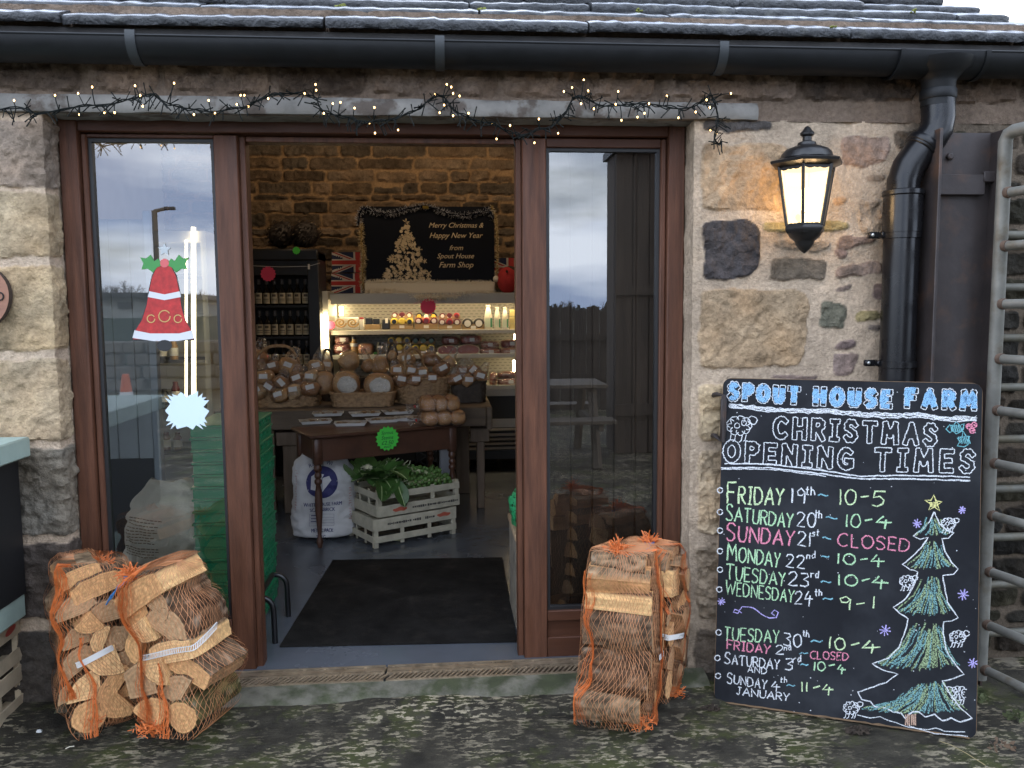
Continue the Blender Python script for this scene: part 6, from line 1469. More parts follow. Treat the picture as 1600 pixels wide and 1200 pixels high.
for ri, (yb, yt, nb, x0b) in enumerate(((477,436,8,393.5),(526,485,8,394.5),(573,533,8,396))):
    zsh = at(440, yb, BY+.02).z; m = MB(); m.span(xb0+.05, xi, BY+.02, 4.42, zsh-.018, zsh-.001); m.build('shelf', M_CAB, cab_, False)
    Hb = at(440, yt, BY+.05).z-zsh
    for i in range(nb):
        p = at(x0b+i*12.05, yb, BY+.07); lb = 'dark wine bottle with cream label on the '+('top', 'middle', 'lowest visible')[ri]+' cabinet shelf'
        if proto is None:
            proto = thing('bottle', lb, 'bottle', (p.x, BY+.07, zsh), 'bottles on the top cabinet shelf'); b0 = (p.x, BY+.07, zsh); r_ = .0315
            m = MB(); m.lathe([(r_*.9, 0), (r_, .004), (r_, Hb*.52), (r_*.8, Hb*.6), (r_*.38, Hb*.70), (r_*.36, Hb*.8)], b0, 16); m.build('glass', M_BOT, proto)
            m = MB(); m.lathe([(r_*.40, Hb*.8), (r_*.44, Hb*.81), (r_*.44, Hb*.985), (r_*.38, Hb)], b0, 12); m.build('cap', M_CAPS, proto)
            m = MB(); n_ = 12; vs = []
            for k_ in range(n_+1): a_ = R(-90-68+136*k_/n_); vs += [(b0[0]+r_*1.015*math.cos(a_), b0[1]+r_*1.015*math.sin(a_), zsh+Hb*.07), (b0[0]+r_*1.015*math.cos(a_), b0[1]+r_*1.015*math.sin(a_), zsh+Hb*.47)]
            m.add(vs, [(2*k_, 2*k_+2, 2*k_+3, 2*k_+1) for k_ in range(n_)]); la = m.build('label', M_LBL, proto)
            m = MB(); 
            for (h0, h1, w_) in ((.33, .42, 30), (.22, .25, 45), (.16, .18, 45)):
                vs = []
                for k_ in range(7): a_ = R(-90-w_+2*w_*k_/6); vs += [(b0[0]+r_*1.03*math.cos(a_), b0[1]+r_*1.03*math.sin(a_), zsh+Hb*h0), (b0[0]+r_*1.03*math.cos(a_), b0[1]+r_*1.03*math.sin(a_), zsh+Hb*h1)]
                m.add(vs, [(2*k_, 2*k_+2, 2*k_+3, 2*k_+1) for k_ in range(6)])
            m.build('label_print', mat('label_ink', (.10, .08, .06), .7), la)
        else: copy_tree(proto, (p.x, BY+.07+random.uniform(-.004, .004), zsh), random.uniform(-.25, .25), lb, 'bottles on the '+('top', 'middle', 'lowest')[ri]+' cabinet shelf')
for (cx, cy, r, lb) in ((439, 366, 24, 'round dark wreath ball left of the other on the black cabinet'), (477, 361, 25, 'round dark wreath ball right of the other on the black cabinet')):
    p = at(cx, cy, 4.15); k_ = r*(4.15+3.3)/FPX; rg = random.Random(cx); m = MB(); p.z = zbt+k_*.93
    t = thing('wreath_ball', lb, 'wreath', (p.x, p.y, zbt), 'dark wreath balls on the cabinet'); m2 = MB()
    for i in range(520):
        d = Vector((rg.gauss(0, 1), rg.gauss(0, 1), rg.gauss(0, 1))).normalized(); q = p+d*k_*rg.uniform(.78, .98); u = d.orthogonal().normalized(); s_ = rg.uniform(.008, .018); v = d.cross(u); e = d*s_*.8
        mm = m2 if i % 13 == 0 else m; ss = s_*(.45 if i % 13 == 0 else 1); mm.add([q-u*ss, q+v*ss*.5+e*.4, q+u*ss+e, q-v*ss*.5+e*.4], [(0, 1, 2, 3)])
    m.ell(p, (k_*.8,)*3, 14, 9); m.build('foliage', mat('dark_cone', (.022, .015, .012), .6), t, False); m2.build('berries', mat('cream_berry', (.35, .28, .2), .7), t, False)
def star_card(cx, cy, r, Y, col, lab, texts=(), n=18, inkc=(.02, .02, .02), par=None):
    c = at(cx, cy, Y); k_ = r*(Y+3.3)/FPX; t = thing('price_star', lab, 'price card', c); m = MB()
    pts = [((k_ if i % 2 == 0 else k_*.84)*math.cos(math.pi*i/n), (k_ if i % 2 == 0 else k_*.84)*math.sin(math.pi*i/n)) for i in range(2*n)]; m.prism(pts, .002, c, frame_mat((0, -1, 0))); m.build('card', mat('card_'+lab.split()[0]+str(len(MATS)), col, .7), t, False)
    if texts:
        m = MB()
        for (tx, dy, w_) in texts: put_text(m, tx, c+Vector((0, -.0032, -dy*(Y+3.3)/FPX)), U1, V1, None, w_*(Y+3.3)/FPX, 0, .2)
        m.build('lettering', mat('ink', inkc, .8), t, False)
PK = (.72, .055, .13); GN = (.08, .62, .07)
star_card(419, 428, 12, BY-.04, PK, 'pink starburst price card hanging on the black bottle cabinet', n=14); star_card(463, 391.5, 6, BY-.045, GN, 'small green starburst card at the top edge of the black cabinet', n=12)
star_card(669, 479, 13, CY0-.03, PK, 'pink starburst price card on the chiller canopy', n=16)
m = MB(); m.tube([at(385, 415, BY-.03), at(440, 417, BY-.03), at(482, 416, BY-.03), at(500, 411, BY-.02)], .0016, 5); m.span(at(481,412,BY-.03).x, at(484,412,BY-.03).x, BY-.036, BY-.03, at(482,421,BY).z, at(482,413,BY).z); m.build('cord', WHT, cab_)
# pink flash card by the left chiller tube
star_card(517, 508, 7, CY0-.02, PK, 'narrow pink card beside the left chiller light tube', n=10)

# ---- rustic counter
M_RUS = mat('rustic_oak', (.14, .10, .065), .75, var=.35, vscale=5, bump=.5, bscale=40, stretch=(.7, 5, 5)); CYF = 2.75; CZ = at(590, 638.5, CYF).z; DY = .15
xc0, xc1 = at(388, 650, CYF).x-.25, at(766, 630, CYF).x
ct = thing('rustic_counter', 'heavy rustic timber counter carrying the bread baskets', 'counter', ((xc0+xc1)/2, 3.0, 0))
m = MB(); m.span(xc0, xc1, CYF+.03, 3.72, CZ-.05, CZ, 0, .004); m.build('top', M_RUS, ct)
m = MB(); m.span(at(413, 650, CYF).x, xc1-.03, CYF, CYF+.06, at(500, 671, CYF).z, CZ-.001, 0, .008); m.span(xc1-.028, xc1+.015, CYF+.01, CYF+.9, CZ-.17, CZ-.004, 0, .006); m.build('beam', M_RUS, ct)
M_RUSV = mat('rustic_oak_post', (.15, .105, .07), .75, var=.35, vscale=5, bump=.5, bscale=40, stretch=(5, 5, .7))
m = MB()
for (pa, pb) in ((431, 474), (735, 765)):
    m.span(at(pa, 690, CYF+.06).x, at(pb, 690, CYF+.06).x, CYF+.065, CYF+.22, at(450, 697, CYF+.06).z, CZ-.17, 0, .006); m.span(at(pa+10, 690, CYF+.08).x, at(pb-8, 690, CYF+.08).x, CYF+.085, CYF+.2, 0, at(450, 697, CYF+.06).z, 0, .006)
for x in (xc0+.1, xc1-.25): m.span(x, x+.11, 3.35, 3.46, 0, CZ-.05, 0, .006)
m.span(at(396, 700, CYF).x, at(424, 700, CYF).x, CYF+.1, CYF+.14, 0, CZ-.05, 0, .003)
m.each('leg', M_RUSV, ct)
# ---- baskets of bread
M_WICK = mat('wicker', (.36, .22, .11), .7, var=.45, vscale=40, bump=.3, bscale=90); M_WICKD = mat('dark_wicker', (.06, .042, .028), .7, var=.4, vscale=40)
M_LINEN = mat('basket_liner', (.5, .47, .42), .8)
def basket(px, pyb, wpx, hpx, Y, lab, mt, dep=.30, taper=.86, pw=2.2, handle=None, liner=False):
    Y += DY; c = at(px, pyb, Y); k_ = (Y+3.3)/FPX; w_, H_ = wpx*k_/2, hpx*k_; t = thing('bread_basket', lab, 'basket', (c.x, Y+dep/2, CZ))
    m = MB(); n = 72; rows_ = max(5, int(H_/.0145)); vs = []; C0 = (c.x, Y+dep/2)
    for i in range(rows_+1):
        v = i/rows_; s_ = taper+(1-taper)*v
        for j in range(n):
            a_ = 2*math.pi*j/n; cx_, sx_ = math.cos(a_), math.sin(a_); e_ = 2/pw; r_ = 1+.045*(1 if (j//3+i) % 2 else -1)*(1 if i < rows_-1 else 0)+(.03 if i == rows_ else 0)
            vs.append((C0[0]+math.copysign(abs(cx_)**e_, cx_)*w_*s_*r_, C0[1]+math.copysign(abs(sx_)**e_, sx_)*dep/2*s_*r_, CZ+.002+H_*v))
    m.add(vs, [(i*n+j, i*n+(j+1) % n, (i+1)*n+(j+1) % n, (i+1)*n+j) for i in range(rows_) for j in range(n)]); m.add(vs[:n], [tuple(range(n))]); m.build('weave', mt, t, True, None, 80)
    m = MB(); top = [Vector((C0[0]+math.copysign(abs(math.cos(a_))**(2/pw), math.cos(a_))*w_, C0[1]+math.copysign(abs(math.sin(a_))**(2/pw), math.sin(a_))*dep/2, CZ+H_+.004+.003*math.sin(a_*30))) for a_ in np.linspace(0, 2*math.pi, 90)]; m.tube(top, .009, 6, 0, False); m.build('rim', mt, t)
    if handle:
        m = MB(); pts = [at(x, y, Y+dd) for x, y, dd in handle]; pts = crm(pts, 5); m.tube(pts, .009, 7); m.tube([p+Vector((.004*math.sin(i), 0, .008)) for i, p in enumerate(pts)], .006, 6); m.build('handle', mt, t)
    return t
basket(442, 636, 108, 24, 2.74, 'long brown wicker basket of bagged rolls at the left end of the counter', M_WICK, .32, .93, 2.6, [(393,600,.05),(400,560,.1),(418,544,.14),(440,541,.16),(455,546,.17),(468,568,.2),(474,600,.22)])
basket(566, 636, 102, 21, 2.68, 'shallow woven tray basket holding floury round loaves', M_WICK, .30, .9, 5)
basket(660, 632, 92, 40, 2.80, 'deep brown wicker basket with hoop handle in the middle of the counter', M_WICK, .30, .82, 2.6, [(632,585,.04),(634,556,.08),(640,546,.1),(652,548,.14),(660,562,.18),(664,580,.22),(666,600,.25)])
basket(733, 625, 56, 32, 2.86, 'dark box shaped basket at the right end of the counter', M_WICKD, .28, .92, 5)
basket(530, 612, 80, 34, 3.12, 'dark basket with tall loop handle behind the floury loaves', M_WICKD, .26, .9, 3, [(502,590,.1),(504,566,.1),(507,550,.1),(511,546,.1),(516,550,.1),(519,566,.1),(520,590,.1)])
basket(600, 610, 44, 34, 3.12, 'small dark basket with loop handle left of the deep wicker basket', M_WICKD, .26, .9, 3, [(604,575,.1),(606,552,.1),(611,538,.1),(616,540,.1),(620,552,.1),(621,575,.1)])
M_BR = [mat('crust_gold', (.52, .29, .12), .55, var=.3, vscale=14), mat('crust_brown', (.36, .175, .07), .5, var=.3, vscale=14), mat('crust_pale', (.60, .39, .20), .6, var=.25, vscale=14)]
M_FLOUR = mat('flour_top', (.62, .57, .49), .85, var=.2, vscale=10, col2=(.36, .28, .2), c2scale=30, c2pos=(.62, .70))
def bagged(px, py, r, Y, crust, lab, grp, seed, label=True, tall=0.0, ry=None, tilt=0.0, name='bagged_loaf'):
    Y += DY; rg = random.Random(seed); p = at(px, py, Y); k_ = (Y+3.3)/FPX; rx, rz = r*k_, (ry or r*.86)*k_; rx *= rg.uniform(.92, 1.14); rz *= rg.uniform(.82, 1.04); tilt = tilt or rg.uniform(-.5, .5); M_ = Matrix.Rotation(tilt, 3, 'Y')
    t = thing(name, lab, 'bread', (p.x, p.y, p.z-rz), grp)
    m = MB(); m.ell(p, (rx*.90, rx*.8, rz*.88), 16, 10, 0, M_, .30, 1.5, seed, .85); m.build('loaf', M_BR[crust], t)
    m = MB(); vs = []; n = 22; nv = 13; up_ = tall*k_
    for i in range(nv+1):
        v = i/nv; th_ = math.pi*min(v/.8, 1.0)
        for j in range(n):
            ph_ = 2*math.pi*j/n; rr_ = math.sin(min(th_, math.pi*.80)) if v < .7 else math.sin(math.pi*.80)*(1-(v-.7)/.3*.6)
            wz = -math.cos(th_); z_ = wz*rz if v < .7 else (-math.cos(math.pi*.7/.8)*rz)+(v-.7)/.3*(up_+rz*(.75 if tall else .15))
            kk = 1+.16*mnoise.noise(Vector((ph_*2.2, v*5, seed*1.3)))+.10*mnoise.noise(Vector((ph_*6, v*13, seed*2.3)))+(.18*math.sin(ph_*5+seed) if v > .75 else 0); q = Vector((rx*1.05*rr_*math.cos(ph_)*kk, rx*.93*rr_*math.sin(ph_)*kk, z_)); vs.append(p+M_@q)
    m.add(vs, [(i*n+j, i*n+(j+1) % n, (i+1)*n+(j+1) % n, (i+1)*n+j) for i in range(nv) for j in range(n)]); m.build('bag', FILM, t)
    if label:
        m = MB(); a_ = rg.uniform(-.6, .6)+tilt; c = p+Vector((rg.uniform(-.1, .2)*rx, -rx*.93, rz*.30)); m.box(c, (.060, .0015, .036), rot(0, -.35) @ Matrix.Rotation(a_, 3, 'Y')); m.build('label', WHT, t, False)
A_ = [(402,562,15,2.95,1,6),(394,592,10,2.8,0,0),(413,591,13,2.82,0,3),(404,612,13,2.76,2,0),(440,600,12,2.8,1,2),(438,618,11,2.75,0,0),(464,592,12,2.84,1,4),(461,611,12,2.77,2,0),(487,590,12,2.84,2,3),(484,607,13,2.78,1,0),(452,573,14,2.95,0,8),(428,573,10,2.95,1,2),(422,606,11,2.78,1,0)]
wh = ['at the far left top','against the left door edge','in the middle of the left side','at the front left rim','just left of centre','at the front rim centre','right of centre at the back','at the front right of centre','topmost on the right','at the right end rim','in the tall pointed bag at the back','small and low at the back','between the two front labels on the left']
for i, (x, y, r, Y, c, tl_) in enumerate(A_): bagged(x, y, r*1.3, Y, c, 'bagged roll '+wh[i]+' of the long left basket', 'bagged rolls in the long left basket', i+1, True, tl_)
for i, (x, y, r, ry, Y, c, tl_, ti, lb) in enumerate(((494,573,13,13,3.0,2,14,.3,'pointed bag of pale rolls between left basket and loop handle'),(512,572,9,14,3.2,2,4,0,'bagged loaf seen inside the dark loop handle'),(545,565,17,19,3.2,2,0,.5,'large leaning oval loaf behind the floury loaves'),(576,572,11,11,3.15,0,10,-.3,'small bagged loaf right of the leaning oval loaf'),(594,571,14,15,3.15,0,12,.2,'shiny bagged loaf in front of the small loop handle'),(613,556,7,9,3.2,2,5,0,'small bag with a pale top inside the small loop handle'))): bagged(x, y, r, Y, c, lb, 'bagged loaves at the back of the counter', 30+i, i in (0, 1), tl_, ry, ti)
def floury(px, py, rx, ry, Y, lab, seed, flour=True):
    Y += DY; p = at(px, py, Y); k_ = (Y+3.3)/FPX; t = thing('floury_loaf', lab, 'bread', (p.x, p.y, p.z-ry*k_), 'big round loaves in the shallow basket'); m = MB(); m.ell(p, (rx*k_, .06, ry*k_), 20, 12, 0, None, .05, 1.5, seed, .9); m.build('loaf', M_BR[0], t)
    if flour: m = MB(); m.ell(p+Vector((rx*k_*.12, -.052, -.004)), (rx*k_*.72, .016, ry*k_*.70), 18, 9, 0, None, .10, 1.8, seed); m.build('flour_patch', M_FLOUR, t)
    m = MB(); m.ell(p, (rx*k_*1.06, .073, ry*k_*1.07), 24, 12, 0, None, .08, 3, seed+3, .85); m.build('bag', FILM, t)
floury(541, 600, 21, 20, 2.76, 'big round loaf with a tall floury patch at the left', 1); floury(592, 602, 23, 19, 2.76, 'big round loaf with a wide floury patch at the right', 2); floury(506, 598, 17, 18, 2.84, 'big brown loaf without flour at the left end of the shallow basket', 3, False)
C_ = [(635,561,11,2.98,2,8),(622,580,11,2.9,0,3),(641,580,11,2.9,0,2),(626,594,10,2.84,1,0),(648,594,11,2.84,1,0),(659,584,10,2.9,0,2),(674,592,10,2.86,1,0),(690,577,12,2.95,1,4),(673,562,12,3.05,1,3),(702,566,9,3.05,2,12)]
wc = ['pointed and topmost','left of the middle row','in the middle row under the topmost','at the lower left rim','at the lower middle rim','beside the hoop handle','just right of the hoop handle','with label at the right','dark and unlabelled at the back','in the pointed clear bag at the right back']
for i, (x, y, r, Y, c, tl_) in enumerate(C_): bagged(x, y, r*1.25, Y, c, 'bagged bun '+wc[i]+' of the deep wicker basket', 'bagged buns in the deep wicker basket', 50+i, i not in (8, 9), tl_)
D_ = [(712,593,11,2.88,1,5),(731,595,11,2.88,0,5),(750,589,12,2.92,1,7),(722,580,9,3.0,1,7),(739,579,9,3.0,1,8)]
wd_ = ['front left','front centre','front right','back left','back right']
for i, (x, y, r, Y, c, tl_) in enumerate(D_): bagged(x, y, r*1.15, Y, c, 'bagged dark bun at the '+wd_[i]+' of the dark right basket', 'bagged buns in the dark right basket', 70+i, True, tl_)

# ================================================================== SMALL DARK TABLE
TZ = .72; tA = at(485, 681, 1.85); tA = Vector((tA.x, 1.85, TZ)); tB = atz(722, 662, TZ); TU = (tB-tA); TU.z = 0; TL_ = TU.length; TU.normalize(); TV = Vector((-TU.y, TU.x, 0)); TD = .46
MT = Matrix((TU, TV, Vector((0, 0, 1)))).transposed(); Lt = lambda x, y, z: Vector((tA.x, tA.y, 0))+TU*x+TV*y+Vector((0, 0, z))
M_MAH = mat('dark_mahogany', (.075, .032, .018), .4, var=.35, vscale=6, bump=.2, bscale=40, stretch=(1, 1, 1), rvar=.1)
tb = thing('side_table', 'small dark brown wooden table with turned legs and trays of pies on top', 'table', Lt(TL_/2, TD/2, 0))
m = MB(); m.box(Lt(TL_/2, TD/2, TZ-.010), (TL_, TD, .020), MT, 0, .006); m.build('tabletop', M_MAH, tb)
m = MB(); ah = .15
for (x, y, w_, d_) in ((TL_/2, .045, TL_-.10, .018), (TL_/2, TD-.045, TL_-.10, .018), (.055, TD/2, .018, TD-.1), (TL_-.055, TD/2, .018, TD-.1)): m.box(Lt(x, y, TZ-.021-ah/2), (w_, d_, ah), MT, 0, .002)
m.build('apron', M_MAH, tb)
for x in (.055, TL_-.055):
    for y in (.05, TD-.05):
        m = MB(); m.box(Lt(x, y, TZ-.0205-.085), (.052, .052, .17), MT, 0, .004)
        m.lathe([(.014, 0), (.017, .02), (.021, .03), (.021, .045), (.014, .06), (.012, .08), (.022, .22), (.024, .30), (.021, .36), (.014, .40), (.024, .415), (.024, .43), (.015, .44), (.023, .452), (.023, .468), (.015, .48), (.025, .495), (.025, .51), (.02, .53)], Lt(x, y, 0), 16); m.build('leg', M_MAH, tb, ang=50)
M_TRAY = mat('white_foam_tray', (.62, .60, .56), .6); M_PIE = mat('pie_slice', (.30, .19, .10), .6, var=.4, vscale=30); M_PIEL = mat('pie_cream', (.60, .55, .45), .5, var=.3, vscale=30)
tl_ = [(493,660,'front left, hanging over the table edge'),(548,663,'front, second from the left'),(597,658,'front, third from the left'),(641,655,'front right beside the buns'),(513,648,'back left with shiny film'),(570,648,'back middle'),(621,645,'back right with shiny film')]
for i, (x, y, lb) in enumerate(tl_):
    hz_ = .026 if i >= 4 else .001; c = atz(x, y, TZ+hz_+.004); c.z = TZ+hz_; rg = random.Random(i); a_ = math.atan2(TU.y, TU.x)*.35+rg.uniform(-.12, .12); Mx = rot(a_); w_, d_ = .105, .068
    t = thing('pie_tray', 'white foam tray of slices at the '+lb, 'food tray', c, 'white foam trays on the small table')
    m = MB(); vs = [c+Mx@Vector((sx_*w_*s_, sy_*d_*s_, z_)) for (s_, z_) in ((.86, 0), (1.0, .020), (1.04, .021), (.97, .019), (.84, .003)) for (sx_, sy_) in ((-1, -1), (1, -1), (1, 1), (-1, 1))]
    m.add(vs, [(0, 1, 2, 3)]+[(4*k_+j, 4*k_+(j+1) % 4, 4*k_+4+(j+1) % 4, 4*k_+4+j) for k_ in range(4) for j in range(4)]+[(16, 17, 18, 19)]); m.build('tray', M_TRAY, t, False)
    m = MB(); m2 = MB()
    for k_ in range(7):
        p = c+Mx@Vector((rg.uniform(-.7, .7)*w_, rg.uniform(-.6, .6)*d_, .012+rg.uniform(0, .008))); (m if k_ % 2 else m2).box(p, (.045, .028, .012), rot(rg.uniform(0, 3), rg.uniform(-.3, .3), rg.uniform(-.2, .2)), 0, .003)
    m.each('slice', M_PIE, t, False); m2.each('slice', M_PIEL, t, False)
    m = MB(); N_ = 7; vs = [c+Mx@Vector(((u/N_*2-1)*w_*.99, (v/N_*2-1)*d_*.99, .021+.013*math.cos((u/N_-.5)*3)*math.cos((v/N_-.5)*3)+.004*mnoise.noise(Vector((u*.9+i*9, v*.9, 1))))) for u in range(N_+1) for v in range(N_+1)]
    m.add(vs, [(u*(N_+1)+v, (u+1)*(N_+1)+v, (u+1)*(N_+1)+v+1, u*(N_+1)+v+1) for u in range(N_) for v in range(N_)]); m.build('film', FILM, t)
def bunpack(px, py, wpx, hpx, zb, lab, seed):
    p = atz(px, py, TZ); p.z = zb; dY = p.y+3.3; k_ = dY/FPX; w_, h_ = wpx*k_, hpx*k_*.95; t = thing('bun_pack', lab, 'bread', (p.x, p.y, zb), 'packs of soft rolls on the small table'); m = MB(); a_ = .18; Mx = rot(a_)
    for i in range(3):
        for j in range(2): m.ell(Vector((p.x, p.y, zb+h_*.5))+Mx@Vector(((i-1)*w_*.32+.01, (j-.5)*w_*.34, 0)), (w_*.185, w_*.19, h_*.5), 16, 10, 0, Mx, .06, 1.5, seed+i+j, .8)
    m.build('rolls', mat('soft_roll', (.46, .22, .08), .5, var=.2, vscale=12, col2=(.50, .32, .16), c2scale=6, c2pos=(.55, .75)), t)
    m = MB(); m.ell(Vector((p.x, p.y, zb+h_*.5)), (w_*.56, w_*.40, h_*.58), 24, 12, 0, Mx, .14, 3.2, seed, .6); q = Vector((p.x, p.y, zb+h_*.4))+Mx@Vector((-w_*.55, -.02, 0))
    m.lathe([(.02, 0), (.008, .02), (.02, .045), (.034, .07)], q, 14, 0, frame_mat((-1, -.4, -.2))); m.build('bag', FILM, t)
    m = MB(); m.lathe([(.0095, .017), (.0095, .024)], q, 10, 0, frame_mat((-1, -.4, -.2))); m.build('clip', mat('red_clip', (.6, .02, .02), .4), t)
bunpack(690, 663, 66, 25, TZ, 'lower bag of soft rolls at the right end of the small table', 1); bunpack(685, 663, 60, 25, TZ+.092, 'upper bag of soft rolls lying on the other', 5)
# green sprout card on the apron
pc_ = atp(605, 685, Lt(0, -.004, .6), np.array((-TV.x, -TV.y, 0))); pc_ = pc_-TV*.002
t = thing('price_star', 'bright green starburst card for sprout stems on the small table', 'price card', pc_); m = MB(); k_ = 20*(pc_.y+3.3)/FPX
nA = -TV; pts = [((k_ if i % 2 == 0 else k_*.83)*math.cos(math.pi*i/17), (k_ if i % 2 == 0 else k_*.83)*math.sin(math.pi*i/17)) for i in range(34)]; m.prism(pts, .002, pc_, frame_mat(nA)); m.build('card', mat('card_green', (.07, .60, .06), .7), t, False); m = MB()
for (tx, dy, w_) in (('Sprout', -8.5, 20), ('Stems', -1.5, 20), ('£2.50', 6.5, 20), ('each', 12.5, 12)): put_text(m, tx, pc_+nA*.0035+Vector((0, 0, -dy*(pc_.y+3.3)/FPX)), TU, Vector((0, 0, 1)), None, w_*(pc_.y+3.3)/FPX, 0, .25)
m.build('lettering', mat('green_ink', (.015, .06, .03), .8), t, False)

# ================================================================== SACKS
from mathutils.bvhtree import BVHTree
def sack(name, lab, px0, px1, pyt, pyb, Y, dep, mt, seed, gather=.0, amp=.10, prints=None, taper=.92):
    a = at(px0, pyb, Y); b = at(px1, pyt, Y); w_ = (b.x-a.x)/2; H_ = b.z-.0; c = Vector(((a.x+b.x)/2, Y+dep/2, 0)); t = thing(name, lab, 'sack', c); m = MB(); n, nv = 64, 52; vs = []
    for i in range(nv+1):
        v = i/nv; z_ = H_*v; pr = min(1, (v/.06)**.5 if v < .06 else 1)*(1 if v < .82 else (1-gather*((v-.82)/.18)**1.5)); pr *= (taper+(1-taper)*math.cos((v-.35)*2.6)); dp = dep/2*(1 if v < .7 else 1-.75*((v-.7)/.3)**1.2)
        for j in range(n):
            a_ = 2*math.pi*j/n; e_ = .62; x = math.copysign(abs(math.cos(a_))**e_, math.cos(a_))*w_*pr; y = math.copysign(abs(math.sin(a_))**.75, math.sin(a_))*dp*min(1, pr+.1)
            q = Vector((x*9, y*9, z_*9)); k_ = mnoise.noise(q*.55+Vector((seed, 0, 0)))*amp*.45+abs(mnoise.noise(q*1.3+Vector((0, seed, z_*3))))*amp*.6+mnoise.noise(q*3.2+Vector((seed, 3, 0)))*amp*.10
            zz = z_+(.035*mnoise.noise(Vector((math.cos(a_)*1.2, math.sin(a_), seed)))+.012*math.sin(a_*4+seed))*max(0, v-.75)*3
            vs.append(c+Vector((x*(1+k_*1.2), y*(1+k_*2.2), max(0.002, zz))))
    fs = [(i*n+j, i*n+(j+1) % n, (i+1)*n+(j+1) % n, (i+1)*n+j) for i in range(nv) for j in range(n)]+[tuple(range(n)), tuple(range(nv*n, nv*n+n))]
    m.add(vs, fs); m.build('body', mt, t, True, None, 70); bv = BVHTree.FromPolygons([Vector(q) for q in vs], [f for f in fs if len(f) == 4])
    def lift(p):
        h = bv.ray_cast(Vector((p.x, Y-1, p.z)), Vector((0, 1, 0)))[0]; return Vector((p.x, (h.y if h else Y)-.0025, p.z))
    return t, lift, c, w_, H_
M_SACKW = mat('white_paper_sack', (.50, .49, .48), .75, var=.10, vscale=5, bump=.5, bscale=14, bdist=.02); M_SACKB = mat('beige_paper_sack', (.62, .56, .46), .8, var=.12, vscale=4, bump=.6, bscale=12, bdist=.02, col2=(.44, .32, .2), c2scale=3, c2pos=(.6, .72))
INKB = mat('navy_ink', (.02, .02, .10), .7); INKR = mat('red_ink', (.40, .10, .08), .75); INKBR = mat('brown_ink', (.14, .10, .07), .8)
t, lift, c, w_, H_ = sack('potato_sack', 'white printed paper sack standing behind the left leg of the small table', 454, 549, 712, 852, 2.06, .26, M_SACKW, 3, .32, .17)
def sp(x, y): return at(x, y, 2.06)
k_ = 5.36/FPX; m = MB()
for (tx, x, y, wd) in (('WHITE HOUSE FARM', 504, 787.5, 58), ('SCARISBRICK', 504, 796, 38), ('METRIC PACK', 504, 828, 34), ('25KG', 502, 838, 14)):
    for dx in (0, .35): put_text(m, tx, sp(x+dx, y), U1, V1, (4.6 if wd > 20 else 5)*k_*1.25, wd*k_, 0, 0, None, lift)
for i, (tx, x, y) in enumerate((('R',483,729.5),('&',488,727),('J',493,725.5),('I',497,725),('S',501,725),('W',512,725.5),('I',517,726.5))): put_text(m, tx, sp(x, y), Vector((math.cos((x-502)*.025), 0, -math.sin((x-502)*.025))), Vector((math.sin((x-502)*.025), 0, math.cos((x-502)*.025))), 5.4*k_, None, 0, 0, None, lift)
def discp(mb, cx, cy, rx, ry, n=30, rings=8):
    vs = [lift(sp(cx, cy))]
    for r_ in range(1, rings+1):
        for i in range(n): vs.append(lift(sp(cx+rx*r_/rings*math.cos(2*math.pi*i/n), cy+ry*r_/rings*math.sin(2*math.pi*i/n))))
    fs = [(0, 1+i, 1+(i+1) % n) for i in range(n)]+[(1+(r_-1)*n+i, 1+(r_-1)*n+(i+1) % n, 1+r_*n+(i+1) % n, 1+r_*n+i) for r_ in range(1, rings) for i in range(n)]; mb.add(vs, fs)
discp(m, 503, 754, 25, 24)
def tick(x0, y0, x1, y1, wd=.0022): m.ribbon([lift(sp(x0+(x1-x0)*i/6, y0+(y1-y0)*i/6))+Vector((0, -.0005, 0)) for i in range(7)], wd, (0, -1, 0))
for (x0, y0, x1, y1) in ((484,803,522,803),(484,808,522,808),(484,812,522,812),(484,816,522,816),(484,821,522,821),(484,803,484,821),(522,803,522,821)): tick(x0, y0, x1, y1, .0012)
for y in (805.5, 810, 814): tick(486, y, 498, y, .006)
m.build('print', INKB, t, False); m = MB()
old = lift; liftb = lambda p: old(p)+Vector((0, -.0018, 0))
def polyp(mb, pts):   # filled quad patch over the sack
    (a, b, c2_, d_) = pts; N_ = 7; vs = []
    for i in range(N_+1):
        for j in range(N_+1):
            u, v = i/N_, j/N_; x = (a[0]*(1-u)+b[0]*u)*(1-v)+(d_[0]*(1-u)+c2_[0]*u)*v; y = (a[1]*(1-u)+b[1]*u)*(1-v)+(d_[1]*(1-u)+c2_[1]*u)*v; vs.append(liftb(sp(x, y)))
    mb.add(vs, [(i*(N_+1)+j, (i+1)*(N_+1)+j, (i+1)*(N_+1)+j+1, i*(N_+1)+j+1) for i in range(N_) for j in range(N_)])
polyp(m, ((486,745),(503,747),(503,768),(486,764))); polyp(m, ((486,745),(494,740),(506,742),(503,747))); polyp(m, ((504,747),(514,744),(518,750),(504,768))); m.build('emblem_print', mat('sack_print_white', (.55, .54, .53), .75), t, False)
m = MB(); rg = random.Random(4)
for (xx, ys_) in ((461, range(738, 800, 4)), (546, range(765, 815, 4))):
    for y in ys_: p = [liftb(sp(xx+rg.uniform(-2, 2), y+rg.uniform(-1, 1))) for _ in range(3)]; m.ribbon(p, .003, (0, -1, 0))
m.build('side_print', INKR, t, False)
BYK = .72; t, lift, c, w_, H_ = sack('paper_sack', 'crumpled beige paper sack standing behind the left glass door', 189, 312, 760, 925, BYK, .34, M_SACKB, 11, .42, .20, None, .88)
m = MB(); rg = random.Random(6)
